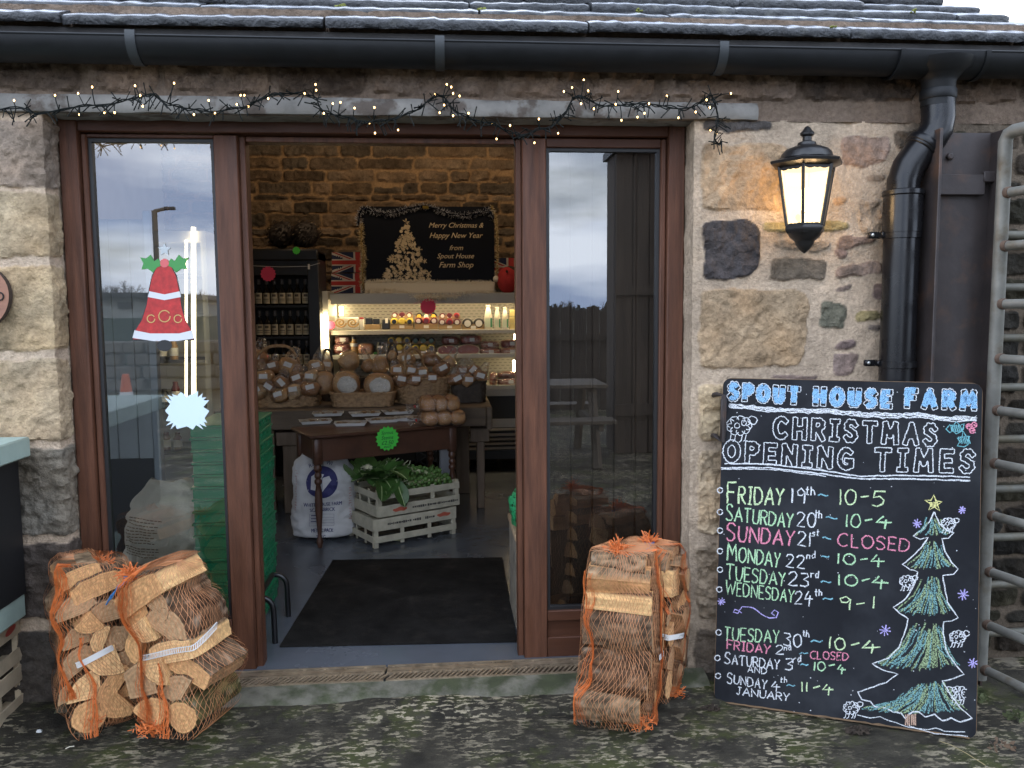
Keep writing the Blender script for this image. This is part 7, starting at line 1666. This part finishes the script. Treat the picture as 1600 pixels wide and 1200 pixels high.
for row in range(22):
    y = 812+row*4.3
    if row in (9, 14, 15): continue
    x = 196-(row*.35); xe = rg.uniform(236, 250)
    while x < xe:
        l_ = rg.uniform(2.5, 7); m.ribbon([lift(at(x, y+(x-196)*.07, BYK)), lift(at(x+l_, y+(x+l_-196)*.07, BYK))], .0042, (0, -1, 0)); x += l_+1.6
m.build('print', INKBR, t, False)
m = MB()
for k2 in range(40):
    a_ = rg.uniform(0, 6.28); p = Vector((c.x+w_*.75+rg.uniform(-.05, .06), BYK+.0+rg.uniform(-.03, .1), rg.uniform(.006, .04))); d = Vector((rg.gauss(0, 1), rg.gauss(0, .6), rg.gauss(0, .3))).normalized()*.035; u = Vector((0, 0, 1)).cross(d).normalized()*.015; m.quad(p-d-u, p+d-u, p+d*.8+u, p-d+u)
m.build('torn_edge', M_SACKB, t, False)

# ================================================================== VEGETABLE CRATES
M_CRO = mat('weathered_crate', (.44, .40, .30), .8, var=.25, vscale=14, bump=.4, bscale=50); UC = (.861, .508, 0); ob = Vector((-.448, 1.85, .0))
CW_, CD_, CH_ = .595, .40, .185
tC, Lc, UcU, UcV = crate_parts('vegetable_crate', 'lower pale slatted crate under the small table, standing on its posts', 'crate', ob, UC, CW_, CD_, CH_, 'slatted vegetable crates', post=.03, slats=((.18, .22), (.58, .42)), mt=M_CRO, upside=True)
def crate_print(L, t, z_, rx, texts):
    m = MB(); c = L(rx, -.010, z_); m.poly([c+UcU*(.052*math.cos(a))+Vector((0, 0, .013*math.sin(a)*(1+.25*math.sin(a*5)))) for a in np.linspace(0, 2*math.pi, 22, endpoint=False)]); m.build('printed_mark', mat('red_crate_print', (.42, .09, .05), .75), t, False); m = MB()
    for (tx, xx, w_) in texts: put_text(m, tx, L(xx, -.0098, z_), UcU, V1, .019, w_)
    if texts: m.build('print', mat('black_crate_print', (.05, .045, .04), .8), t, False)
crate_print(Lc, tC, CH_*.80, .50, []) ; m = MB(); rg = random.Random(3)
for (x0_, x1_) in ((.09, .19), (.20, .25), (.27, .33), (.36, .42)):
    x = x0_
    while x < x1_: l_ = rg.uniform(.006, .016); m.ribbon([Lc(x, -.0098, CH_*.79), Lc(x+l_, -.0098, CH_*.79)], rg.uniform(.008, .018), -UcV); x += l_+.003
m.build('print', mat('black_crate_print', (.05, .045, .04), .8), tC, False)
oU = ob+UcU*.035+UcV*.012+Vector((0, 0, CH_+.003))
tU, Lu, _, _ = crate_parts('vegetable_crate', 'upper pale slatted crate filled with sprouts and greens', 'crate', oU, UC, CW_, CD_, .175, 'slatted vegetable crates', post=.03, slats=((.02, .40), (.66, .24)), mt=M_CRO)
crate_print(Lu, tU, .175*.22, .15, []); m = MB()
for (x0_, x1_) in ((.24, .34), (.35, .39), (.40, .46), (.47, .50), (.51, .575)):
    x = x0_
    while x < x1_: l_ = rg.uniform(.006, .016); m.ribbon([Lu(x, -.0098, .175*.22), Lu(x+l_, -.0098, .175*.22)], rg.uniform(.008, .016), -UcV); x += l_+.003
m.build('print', mat('black_crate_print', (.05, .045, .04), .8), tU, False)
M_SPR = mat('sprout_green', (.085, .17, .035), .45, var=.35, vscale=30, bump=.3, bscale=60); M_STEM = mat('pale_stem', (.42, .44, .24), .6); M_LEAF = mat('cabbage_leaf', (.045, .105, .022), .45, var=.4, vscale=10, bump=.4, bscale=30); M_LEAFL = mat('pale_cabbage', (.13, .24, .06), .5, var=.35, vscale=9); M_VEIN = mat('leaf_vein', (.35, .42, .2), .6); M_CAUL = mat('cauliflower', (.60, .56, .38), .7)
def stalk(p0, p1, lab, seed, nsp=44, stubs=True):
    rg = random.Random(seed); p0, p1 = Vector(p0), Vector(p1); t = thing('sprout_stalk', lab, 'sprouts', p0, 'sprout stalks in the upper crate'); m = MB(); m.tube([p0, p0.lerp(p1, .5)+Vector((0, 0, .01)), p1], [.014, .016, .011], 10); m.build('stem', M_STEM, t)
    m = MB(); ax = (p1-p0).normalized(); u = ax.orthogonal().normalized(); v = ax.cross(u)
    for i in range(nsp): a_ = i*2.4; q = p0.lerp(p1, (i+.5)/nsp)+(u*math.cos(a_)+v*math.sin(a_))*rg.uniform(.027, .036); r_ = rg.uniform(.012, .018); m.ell(q, (r_, r_, r_*1.05), 9, 6, 0, None, .12, 2, i)
    m.build('sprouts', M_SPR, t); m = MB()
    if stubs:
        for i in range(20): a_ = rg.uniform(0, 6.28); d = (u*math.cos(a_)+v*math.sin(a_)+Vector((0, 0, .3))+ax*.3).normalized(); q = p0.lerp(p1, rg.uniform(.0, .45)); m.tube([q+d*.025, q+d*.055+Vector((0, 0, -.004)), q+d*.085+Vector((rg.gauss(0, .01), 0, -.012))], [.004, .0035, .003], 5)
        m.build('leaf_stubs', mat('stub_pale', (.55, .55, .38), .6), t)
H0 = .175
stalk(Lu(.20, .30, H0+.08), Lu(.52, .12, H0+.015), 'sprout stalk with many pale leaf stubs lying across the upper crate', 1, 60); stalk(Lu(.26, .07, H0+.00), Lu(.56, .07, H0-.005), 'sprout stalk along the front slat of the upper crate', 2, 52, False)
stalk(Lu(.28, .22, H0+.01), Lu(.56, .26, H0+.015), 'sprout stalk at the back of the upper crate', 3, 52, False); stalk(Lu(.14, .10, H0+.005), Lu(.34, .13, H0-.005), 'short sprout stalk with curled stubs near the cabbage leaves', 4, 30); stalk(Lu(.40, .33, H0+.01), Lu(.57, .19, H0+.01), 'sprout stalk at the right end of the upper crate', 5, 34, False)
def leaf_(mb, vein, p, d, up, L_, W_, curl=.5):
    d = Vector(d).normalized(); s_ = d.cross(Vector(up)).normalized(); n_ = s_.cross(d); N_ = 8; vs = []; mid = []
    for i in range(N_+1):
        v = i/N_; wv = W_*math.sin(min(math.pi*(v*.93+.07), math.pi))**.7; c = Vector(p)+d*L_*v*(1-.15*curl*v)+n_*(-curl*L_*.45*v*v); mid.append(c+n_*.003)
        for j in (-1, -.5, 0, .5, 1): vs.append(c+s_*wv*j+n_*(abs(j)*wv*.35+.012*mnoise.noise(Vector((v*5, j*3, p[0]*20)))))
    mb.add(vs, [(5*i+j, 5*i+5+j, 5*i+6+j, 5*i+1+j) for i in range(N_) for j in range(4)]); vein.tube(mid, [.004*(1-i/N_*.8)+.0006 for i in range(N_+1)], 5)
t = thing('cabbage', 'leafy green cabbage with leaves drooping over the left front of the upper crate', 'cabbage', Lu(.09, .12, H0)); m, v_ = MB(), MB(); rg = random.Random(12)
for i in range(30):
    a_ = rg.uniform(0, 6.28); p = Lu(.10+.03*math.cos(a_), .13+.03*math.sin(a_), H0+rg.uniform(.0, .07)); d = UcU*math.cos(a_)+UcV*math.sin(a_)+Vector((0, 0, rg.uniform(.0, .8))); leaf_(m, v_, p, d, (0, 0, 1), rg.uniform(.10, .19), rg.uniform(.05, .085), rg.uniform(.3, 1.0))
leaf_(m, v_, Lu(.14, .02, H0+.05), -UcV*.5-Vector((0, 0, .9))+UcU*.1, -UcV, .19, .05, .1); leaf_(m, v_, Lu(.04, .03, H0+.04), -UcV*.8-Vector((0, 0, .6))-UcU*.3, -UcV, .15, .06, .3); leaf_(m, v_, Lu(.12, .05, H0+.10), -UcV*.8+Vector((0, 0, .1))+UcU*.3, Vector((0, 0, 1)), .15, .08, .8)
m.build('leaves', M_LEAF, t); v_.build('veins', M_VEIN, t)
t = thing('cauliflower', 'cauliflower with pale florets between green leaves at the left back of the upper crate', 'cauliflower', Lu(.06, .30, H0)); m = MB()
for i in range(26): a_ = rg.uniform(0, 6.28); r_ = rg.uniform(0, .045); m.ell(Lu(.07, .28, H0+.105)+Vector((r_*math.cos(a_), r_*math.sin(a_), -.4*r_)), (.017, .017, .014), 8, 6, 0, None, .3, 4, i)
m.build('florets', M_CAUL, t); m, v_ = MB(), MB()
for i in range(16): a_ = rg.uniform(0, 6.28); p = Lu(.07, .28, H0+.02)+Vector((.05*math.cos(a_), .05*math.sin(a_), 0)); leaf_(m, v_, p, Vector((math.cos(a_)*.7, math.sin(a_)*.7, 1)), (math.cos(a_), math.sin(a_), -.3), rg.uniform(.12, .18), rg.uniform(.05, .08), -.5)
m.build('leaves', M_LEAFL, t); v_.build('veins', M_VEIN, t)
m = MB(); q = atz(620, 845, .003)
for i in range(7): m.tube([q+Vector((rg.uniform(-.04, .04), rg.uniform(-.02, .02), .004)), q+Vector((rg.uniform(-.04, .04), rg.uniform(-.02, .02), .012))], .004, 5)
solo(m, 'leaf_scraps', M_STEM, 'pale vegetable scraps on the shop floor before the crates', 'scraps', q)
# pale storage tub and dark lattice stand behind the table
p = at(697, 720, 2.75); m = MB(); t = thing('storage_tub', 'pale grey storage tub standing behind the right leg of the small table', 'tub', (p.x, 2.85, 0)); m.span(p.x-.05, p.x+.05, 2.75, 2.95, .003, .52, 0, .012); m.build('body', mat('pale_tub', (.42, .44, .47), .5), t); m = MB(); m.span(p.x-.058, p.x+.058, 2.742, 2.958, .52, .545, 0, .006); m.build('rim', mat('pale_tub', (.42, .44, .47), .5), t)
a = at(650, 745, 2.7); b = at(684, 695, 2.7); m = MB(); t = thing('wire_stand', 'dark lattice wire stand seen under the small table behind the sprouts', 'stand', ((a.x+b.x)/2, 2.7, 0))
for x in (a.x, b.x, (a.x+b.x)/2): m.tube([(x, 2.7, 0), (x, 2.7, b.z+.05)], .008, 6)
for i in range(7):
    z_ = .1+i*.07; m.tube([(a.x, 2.7, z_), (b.x, 2.7, z_+.1)], .004, 5); m.tube([(a.x, 2.7, z_+.1), (b.x, 2.7, z_)], .004, 5)
m.build('lattice', BLK, t)

# ================================================================== GREEN TRAY STACK behind the left glass
M_GT = mat('green_plastic', (.012, .20, .085), .38, var=.15, vscale=6)
tx0, tx1, ty0, ty1 = at(300, 720, .56).x, at(394, 720, .56).x, .56, 1.02; TH = .965/17
def tray_parts(o):
    W_, D_ = tx1-tx0, ty1-ty0; t = thing('bread_tray', 'green plastic bread tray in the middle of the tall stack by the left door', 'tray', o, 'stacked green bread trays'); x0, y0, z0 = o
    m = MB(); h_ = TH-.004; th_ = .008
    m.span(x0, x0+W_, y0, y0+th_, z0, z0+h_); m.span(x0, x0+W_, y0+D_-th_, y0+D_, z0, z0+h_)
    m.span(x0+th_, x0+W_-th_, y0+th_, y0+D_-th_, z0, z0+.006); m.build('body', M_GT, t, False)
    m = MB(); m.span(x0-.008, x0+W_+.006, y0-.008, y0+D_+.008, z0+h_-.010, z0+h_+.002, 0, .003); m.build('rim', M_GT, t)
    m = MB()
    for xx in (x0, x0+W_-th_):
        m.span(xx, xx+th_, y0+th_, y0+D_-th_, z0, z0+.014); n_ = 6
        for i in range(n_+1): yy = y0+th_+(D_-2*th_-.012)*i/n_; m.span(xx, xx+th_, yy, yy+.012, z0+.014, z0+h_-.010)
        for i in range(n_):
            yy = y0+th_+.012+(D_-2*th_-.012)*i/n_; c = (xx+th_/2, yy+.026, z0+h_*.45); m.box(c, (th_*.8, .07, .008), rot(0, .55)); m.box(c, (th_*.8, .07, .008), rot(0, -.55))
    m.each('slotted_end', M_GT, t, False); return t
tp = tray_parts((tx0, ty0, .012)); tp['label'] = 'green plastic bread tray at the bottom of the tall stack by the left door'; rg = random.Random(2)
for i in range(1, 17): copy_tree(tp, (tx0+rg.uniform(-.004, .004), ty0+rg.uniform(-.004, .004), .012+i*TH), rg.uniform(-.008, .008), 'green plastic bread tray on top of the tall stack by the left door' if i == 16 else 'green plastic bread tray in the middle of the tall stack by the left door')
hb = thing('hoop_stand', 'black tubular stand with two hoops at the foot of the green trays', 'stand', (-.80, .55, 0)); M_BT = mat('black_tube', (.010, .010, .011), .3)
for y in (.41, .735): m = MB(); m.tube(crm([Vector(p) for p in ((-.775, y, 0), (-.777, y, .08), (-.779, y, .155), (-.79, y, .19), (-.815, y, .208), (-.845, y, .212))], 5), .0125, 10); m.build('hoop', M_BT, hb)
m = MB(); m.tube([(-.845, .41, .212), (-.845, .735, .212)], .0125, 10); m.tube([(-.845, .41, .212), (-.88, .41, .20)], .0125, 8); m.build('bar', M_BT, hb)

# ================================================================== RIGHT OF THE DOORWAY
M_STD = mat('raw_timber', (.34, .235, .14), .75, var=.25, vscale=6, bump=.3, bscale=40, stretch=(4, 4, .6)); sxr = at(808, 920, .40).x; t = thing('timber_stand', 'rough timber stand half hidden behind the right door post', 'stand', (sxr+.15, .6, 0))
m = MB(); m.span(sxr, sxr+.03, .38, .41, 0, .44, 0, .003); m.span(sxr+.27, sxr+.3, .38, .41, 0, .44, 0, .003); m.span(sxr, sxr+.3, .78, .81, 0, .44, 0, .003); m.each('post', M_STD, t); m = MB(); m.span(sxr-.01, sxr+.3, .38, .82, .44, .465, 0, .004); m.build('board', M_STD, t)
m = MB(); m.span(sxr-.004, sxr+.0, .42, .80, .02, .44); m.build('side_panel', mat('stone_look_panel', (.19, .16, .12), .9, var=.5, vscale=14, bump=.8, bscale=40), t, False)
p = at(812, 845, .58); t = thing('net_sack', 'green net sack of vegetables resting on the timber stand beside the right door post', 'net sack', (p.x+.06, .58, .466)); m = MB(); m.ell((p.x+.05, .58, .466+.075), (.095, .10, .08), 18, 10, 0, None, .2, 3, 2); m.build('vegetables', mat('dark_sprouts', (.03, .09, .03), .6), t)
m = MB(); vs = []
for i in range(17):
    v = i/16
    for j in range(24): a_ = 2*math.pi*j/24; r_ = (.098*(1-.15*(v/.5-1)**2) if v < .5 else .098-(.098-.02)*((v-.5)/.5)**.8)*(1+.08*math.sin(a_*5+v*9)); vs.append((p.x+.05+r_*math.cos(a_), .58+r_*math.sin(a_), .467+.26*v))
m.add(vs, [(i*24+j, i*24+(j+1) % 24, (i+1)*24+(j+1) % 24, (i+1)*24+j) for i in range(16) for j in range(24)]); m.build('net', mat('green_net', (.02, .26, .09), .5, alpha_noise=(90, .38, .46)), t)

# ================================================================== LEFT INSIDE: panelling, lit cabinet
M_CLAD = mat('grey_cladding', (.36, .39, .40), .6, var=.1, vscale=4)
t = thing('cladding_screen', 'pale grey boarded screen behind the left glass door', 'screen', (-2.1, 2.0, 0)); xq0, xq1 = at(120, 650, 2.0).x, at(238, 650, 2.0).x; zq = at(200, 717, 2.0).z; m = MB(); x = xq0
while x < xq1-.05: m.span(x, min(x+.118, xq1), 2.0, 2.03, zq, 2.05, 0, .004); x += .121
m.build('boards', M_CLAD, t); m = MB(); m.span(xq0, xq1, 2.005, 2.03, 0, zq-.002); m.build('lower_panel', mat('dark_panel', (.02, .024, .028), .5), t, False); m = MB(); m.span(xq1+.002, xq1+.05, 1.98, 2.04, 0, 2.1, 0, .005); m.build('steel_post', mat('grey_steel', (.30, .34, .37), .4, metal=.4), t)
LYq = 3.1; xa_, xb_ = at(250, 500, LYq).x, at(318, 500, LYq).x; t = thing('lit_cabinet', 'tall cabinet with bright vertical light tubes inside the left of the shop', 'cabinet', ((xa_+xb_)/2, LYq+.3, 0))
m = MB(); m.span(xa_-.4, xa_-.36, LYq, LYq+.6, 0, 2.0); m.span(xb_, xb_+.04, LYq, LYq+.6, 0, 2.0); m.span(xa_-.4, xb_+.04, LYq, LYq+.6, 2.0, 2.08); m.span(xa_-.36, xb_, LYq+.56, LYq+.6, 0, 2.0); m.build('case', M_CHW, t, False); m = MB()
for z_ in (.4, .75, 1.1, 1.45, 1.75): m.span(xa_-.36, xb_, LYq+.08, LYq+.56, z_, z_+.02)
m.each('shelf', M_CHD, t, False)
for px, w_ in ((303, .016), (291, .009)): m = MB(); m.tube([(at(px, 640, LYq-.02).x, LYq-.02, at(px, 636, LYq-.02).z), (at(px, 372, LYq-.02).x, LYq-.02, at(px, 355 if w_ > .01 else 375, LYq-.02).z)], w_, 10); m.build('light_tube', mat('lit_tube_tall', (1, .9, .7), .4, emit=(1, .82, .52), estr=7.0), t)
rg = random.Random(8)
for r_, z_ in enumerate((.42, .77, 1.12)):
    for i in range(5):
        p = (xa_-.30+i*.085, LYq+.16, z_+.001); mb = MB(); h_ = rg.uniform(.12, .2); mb.lathe([(.03, 0), (.032, .006), (.032, h_*.7), (.02, h_*.85), (.02, h_)], p, 12); mb.lathe([(.0325, h_*.2), (.0325, h_*.6)], p, 12, 1)
        tag(mb.build('jar', [rg.choice([BLK, mat('amber', (.3, .2, .1), .3), DRED]), WHT], None, True, p), 'dim labelled jar on the '+('lower', 'middle', 'upper')[r_]+' shelf of the left lit cabinet', 'jar', 'jars in the left lit cabinet')
# ---- warm shop lamps high under the roof
for (x, y, z_, e) in ((-.9, 3.55, 3.25, 26), (.5, 3.55, 3.25, 26)):
    t = thing('ceiling_spot', 'warm spot lamp hung high '+('left' if x < 0 else 'right')+' inside the shop washing the back wall', 'lamp', (x, y, z_)); m = MB(); m.lathe([(.02, .12), (.03, .1), (.07, .02), (.075, 0)], (x, y, z_), 16); m.tube([(x, y, z_+.11), (x, y, 3.5)], .006, 6); m.build('shade', M_IRON, t)
    l_ = bpy.data.lights.new('shop_lamp', 'POINT'); l_.energy = e*.74; l_.color = (1, .73, .47); l_.shadow_soft_size = .06; o = bpy.data.objects.new('shop_lamp', l_); COL.objects.link(o); o.parent = t; o.location = (0, 0, -.06)

# ================================================================== THE YARD BEHIND THE VIEWER (seen mirrored in the glass)
def mir(px, py, D):   # a thing D metres in front of the glass, seen mirrored at this pixel
    p = at(px, py, .168+D); return Vector((p.x, .168-D, p.z))
def mbox(mb, x0, y0, x1, y1, D, dep, mi=0):
    a = mir(x0, y1, D); b = mir(x1, y0, D); mb.span(a.x, b.x, a.y-dep, a.y, max(a.z, GZ0), b.z, mi, 0)
M_DKT = mat('tarred_boards', (.048, .034, .025), .8, var=.4, vscale=3, bump=.6, bscale=20, stretch=(3, 3, .5)); M_GRN = mat('green_sheeting', (.10, .15, .125), .6, var=.2, vscale=2)
D = 5.2; a = mir(962, 600, D); zt = mir(990, 238, D).z
sh = thing('timber_shed', 'dark tarred timber shed across the yard, mirrored in the right glass door', 'shed', (a.x+1.5, a.y-1.2, GZ0)); m = MB(); x = a.x
while x < a.x+3: m.span(x, x+.17, a.y-.03, a.y, GZ0, zt, 0, .006); x += .178
m.span(a.x, a.x+3, a.y-.5, a.y-.04, GZ0, zt); m.build('wall', M_DKT, sh); m = MB(); m.span(a.x-.03, a.x+3.1, a.y-.6, a.y+.05, zt, zt+.08); m.build('roof', M_SLATE, sh, False); m = MB(); zc = mir(990, 455, D).z; m.span(a.x-.02, a.x+3, a.y, a.y+.05, zc-.04, zc+.06); m.span(a.x-.02, a.x+3, a.y, a.y+.05, .35, .47); m.each('rail', M_DKT, sh)
D = 9; a = mir(835, 600, D); b = mir(975, 484, D); m = MB(); x = a.x
while x < b.x: m.span(x, x+.19, a.y-.03, a.y, GZ0, b.z+random.uniform(-.03, .05), 0, .004); x += .2
m.span(a.x, b.x, a.y, a.y+.05, .4, .5); m.span(a.x, b.x, a.y, a.y+.05, 1.0, 1.1); solo(m, 'board_fence', M_DKT, 'dark board fence across the yard, mirrored in the right glass door', 'fence', (a.x, a.y, GZ0))
# picnic table
M_PIC = mat('grey_picnic_timber', (.10, .08, .06), .8, var=.25, vscale=5, stretch=(.6, 4, 4)); D = 5.0; c = mir(872, 580, D); c.z = GZ0; t = thing('picnic_table', 'weathered timber picnic table in the yard, mirrored in the right glass door', 'picnic table', c); m = MB()
for i in range(5): m.span(c.x-.75, c.x+.45, c.y-.36+i*.147, c.y-.36+i*.147+.14, .70, .735, 0, .004)
m.build('tabletop', M_PIC, t); 
for s_ in (-1, 1):
    m = MB()
    for i in range(2): m.span(c.x-.75, c.x+.45, c.y+s_*.68-.14+i*.145, c.y+s_*.68-.14+i*.145+.138, .40, .435, 0, .004)
    m.each('bench', M_PIC, t)
for x in (c.x-.6, c.x+.3):
    for s_ in (-1, 1): m = MB(); m.tube([(x, c.y+s_*.28, .70), (x, c.y+s_*.62, GZ0)], .045, 4); m.build('leg', M_PIC, t)
    m = MB(); m.span(x-.02, x+.02, c.y-.8, c.y+.8, .33, .398); m.build('crossbeam', M_PIC, t)
# green sheeted barn, lamp post, cone
D = 15; a = mir(60, 600, D); b = mir(240, 466, D); bn = thing('farm_building', 'pale green sheeted farm building across the yard, mirrored in the left glass door', 'building', ((a.x+b.x)/2, a.y-3, GZ0)); m = MB(); zm = mir(200, 497, D).z
m.span(a.x-6, b.x, a.y-6, a.y, GZ0, zm); m.build('lower_wall', mat('dark_green_sheet', (.045, .075, .06), .6, var=.2, vscale=2), bn, False); m = MB(); m.span(a.x-6, b.x, a.y-6, a.y-.01, zm, b.z); m.build('wall', mat('grey_render', (.30, .32, .31), .8, var=.2, vscale=2), bn, False); m = MB(); mbox(m, 184, 472, 206, 483, D-.02, .05); m.build('window', BLK, bn, False); m = MB(); m.span(a.x-6.2, b.x+.15, a.y-6.1, a.y+.2, b.z, b.z+.12); m.build('roof', M_SLATE, bn, False)
D = 20; p = mir(241, 327, D); m = MB(); t = thing('lamp_post', 'grey lamp post with short arm, mirrored in the left glass door', 'lamp post', (p.x, p.y, GZ0)); m.tube([(p.x, p.y, GZ0), (p.x, p.y, p.z-.03)], .075, 8); m.build('post', mat('grey_post', (.10, .095, .09), .6), t); m = MB(); m.tube([(p.x, p.y, p.z-.05), (p.x+.2, p.y, p.z), (p.x+.33, p.y, p.z+.02)], .05, 7); m.span(p.x+.25, p.x+.55, p.y-.06, p.y+.06, p.z-.02, p.z+.07, 0, .02); m.build('lamp_head', mat('grey_post', (.1, .095, .09), .6), t)
D = 7.5; p = mir(195, 566, D); p.z = GZ0; ztp = mir(195, 520, D).z; H_ = .75; m = MB(); t = thing('traffic_cone', 'orange traffic cone with white band in the yard, mirrored in the left glass door', 'cone', p)
m.lathe([(.14, .03), (.05, H_*.93), (.04, H_)], p, 18); m.build('cone', mat('cone_orange', (.62, .12, .03), .5), t); m = MB(); m.lathe([(.108, H_*.36), (.075, H_*.70)], p, 18); m.build('band', mat('cone_white', (.75, .75, .75), .4), t); m = MB(); m.span(p.x-.19, p.x+.19, p.y-.19, p.y+.19, p.z, p.z+.03, 0, .01); m.build('foot', BLK, t)
# dry stone wall and far field, hedgerow trees
m = MB(); rg = random.Random(4)
for i in range(60):
    x = -16+i*.42; 
    for k_ in range(4): m.box((x+rg.uniform(-.1, .1), -13+rg.uniform(-.05, .05), GZ0+.13+k_*.24), (rg.uniform(.36, .5), .35, .235), rot(rg.uniform(-.1, .1)), 0, .04)
solo(m, 'dry_stone_wall', mat('field_stone', (.12, .11, .095), .9, var=.4, vscale=3, bump=.7, bscale=20), 'low dry stone wall at the far side of the yard', 'wall', (0, -13, GZ0))
M_BRCH = mat('winter_twigs', (.05, .04, .032), .9); M_TRK = mat('trunk_bark', (.06, .05, .04), .9, bump=.6, bscale=20)
def tree(x, y, h, lab, seed):
    rg = random.Random(seed); t = thing('hedgerow_tree', lab, 'tree', (x, y, GZ0), 'bare hedgerow trees beyond the yard'); m = MB(); tp = Vector((x, y, GZ0+h*.35)); m.tube([(x, y, GZ0), (x+.05*h*.2, y, GZ0+h*.2), tp], [h*.035, h*.026, h*.02], 8); m.build('trunk', M_TRK, t); m = MB()
    def br(p, d, l_, r_, n):
        q = p+d*l_; m.tube([p, p.lerp(q, .5)+Vector((rg.gauss(0, .05), rg.gauss(0, .05), 0))*l_, q], [r_, r_*.8, r_*.6], 4, 0, False)
        if n == 0: return
        for k_ in range(rg.choice((3, 4))):
            d2 = (d+Vector((rg.gauss(0, .6), rg.gauss(0, .6), rg.gauss(.1, .4)))).normalized(); br(p.lerp(q, rg.uniform(.5, 1)), d2, l_*rg.uniform(.55, .8), r_*.55, n-1)
    for k_ in range(5): a_ = k_*1.26+rg.random(); br(tp-Vector((0, 0, rg.uniform(0, .1)*h)), Vector((math.cos(a_)*.7, math.sin(a_)*.7, rg.uniform(.5, 1.1))).normalized(), h*.2, h*.011, 4)
    m.build('crown', M_BRCH, t, False)
for i, (px, D, h, lb) in enumerate(((190, 46, 4.6, 'broad bare tree above the farm building, mirrored in the left glass'), (176, 50, 4.2, 'smaller bare tree left of the lamp post, mirrored in the left glass'), (318, 52, 4.0, 'bare tree at the right edge of the left glass'), (300, 60, 3.6, 'low bare tree behind the lit tubes in the left glass'), (880, 70, 3.2, 'low bare tree on the skyline in the right glass'), (935, 78, 3.0, 'low bare tree on the skyline beside the shed in the right glass'))):
    p = mir(px, 500, D); tree(p.x, p.y, h, lb, i+3)
m = MB(); rg = random.Random(7)
for i in range(2600):
    x = rg.uniform(-75, 60); q = Vector((x, -95+rg.uniform(-3, 3), GZ0+rg.uniform(0, 1.9+.8*mnoise.noise(Vector((x*.09, 0, 0)))+.5*mnoise.noise(Vector((x*.4, 3, 0)))))); d = Vector((rg.gauss(0, 1), rg.gauss(0, 1), rg.gauss(0, 1))).normalized()*rg.uniform(.3, .7); u = d.orthogonal().normalized()*.3; m.quad(q-d-u, q+d-u*.5, q+d+u, q-d*.6+u)
o = m.build('hedgerow', mat('far_hedge', (.04, .042, .032), .9, var=.4, vscale=.5), None, False); tag(o, 'far dark hedgerow along the fields beyond the yard', 'hedge', None, 'stuff')
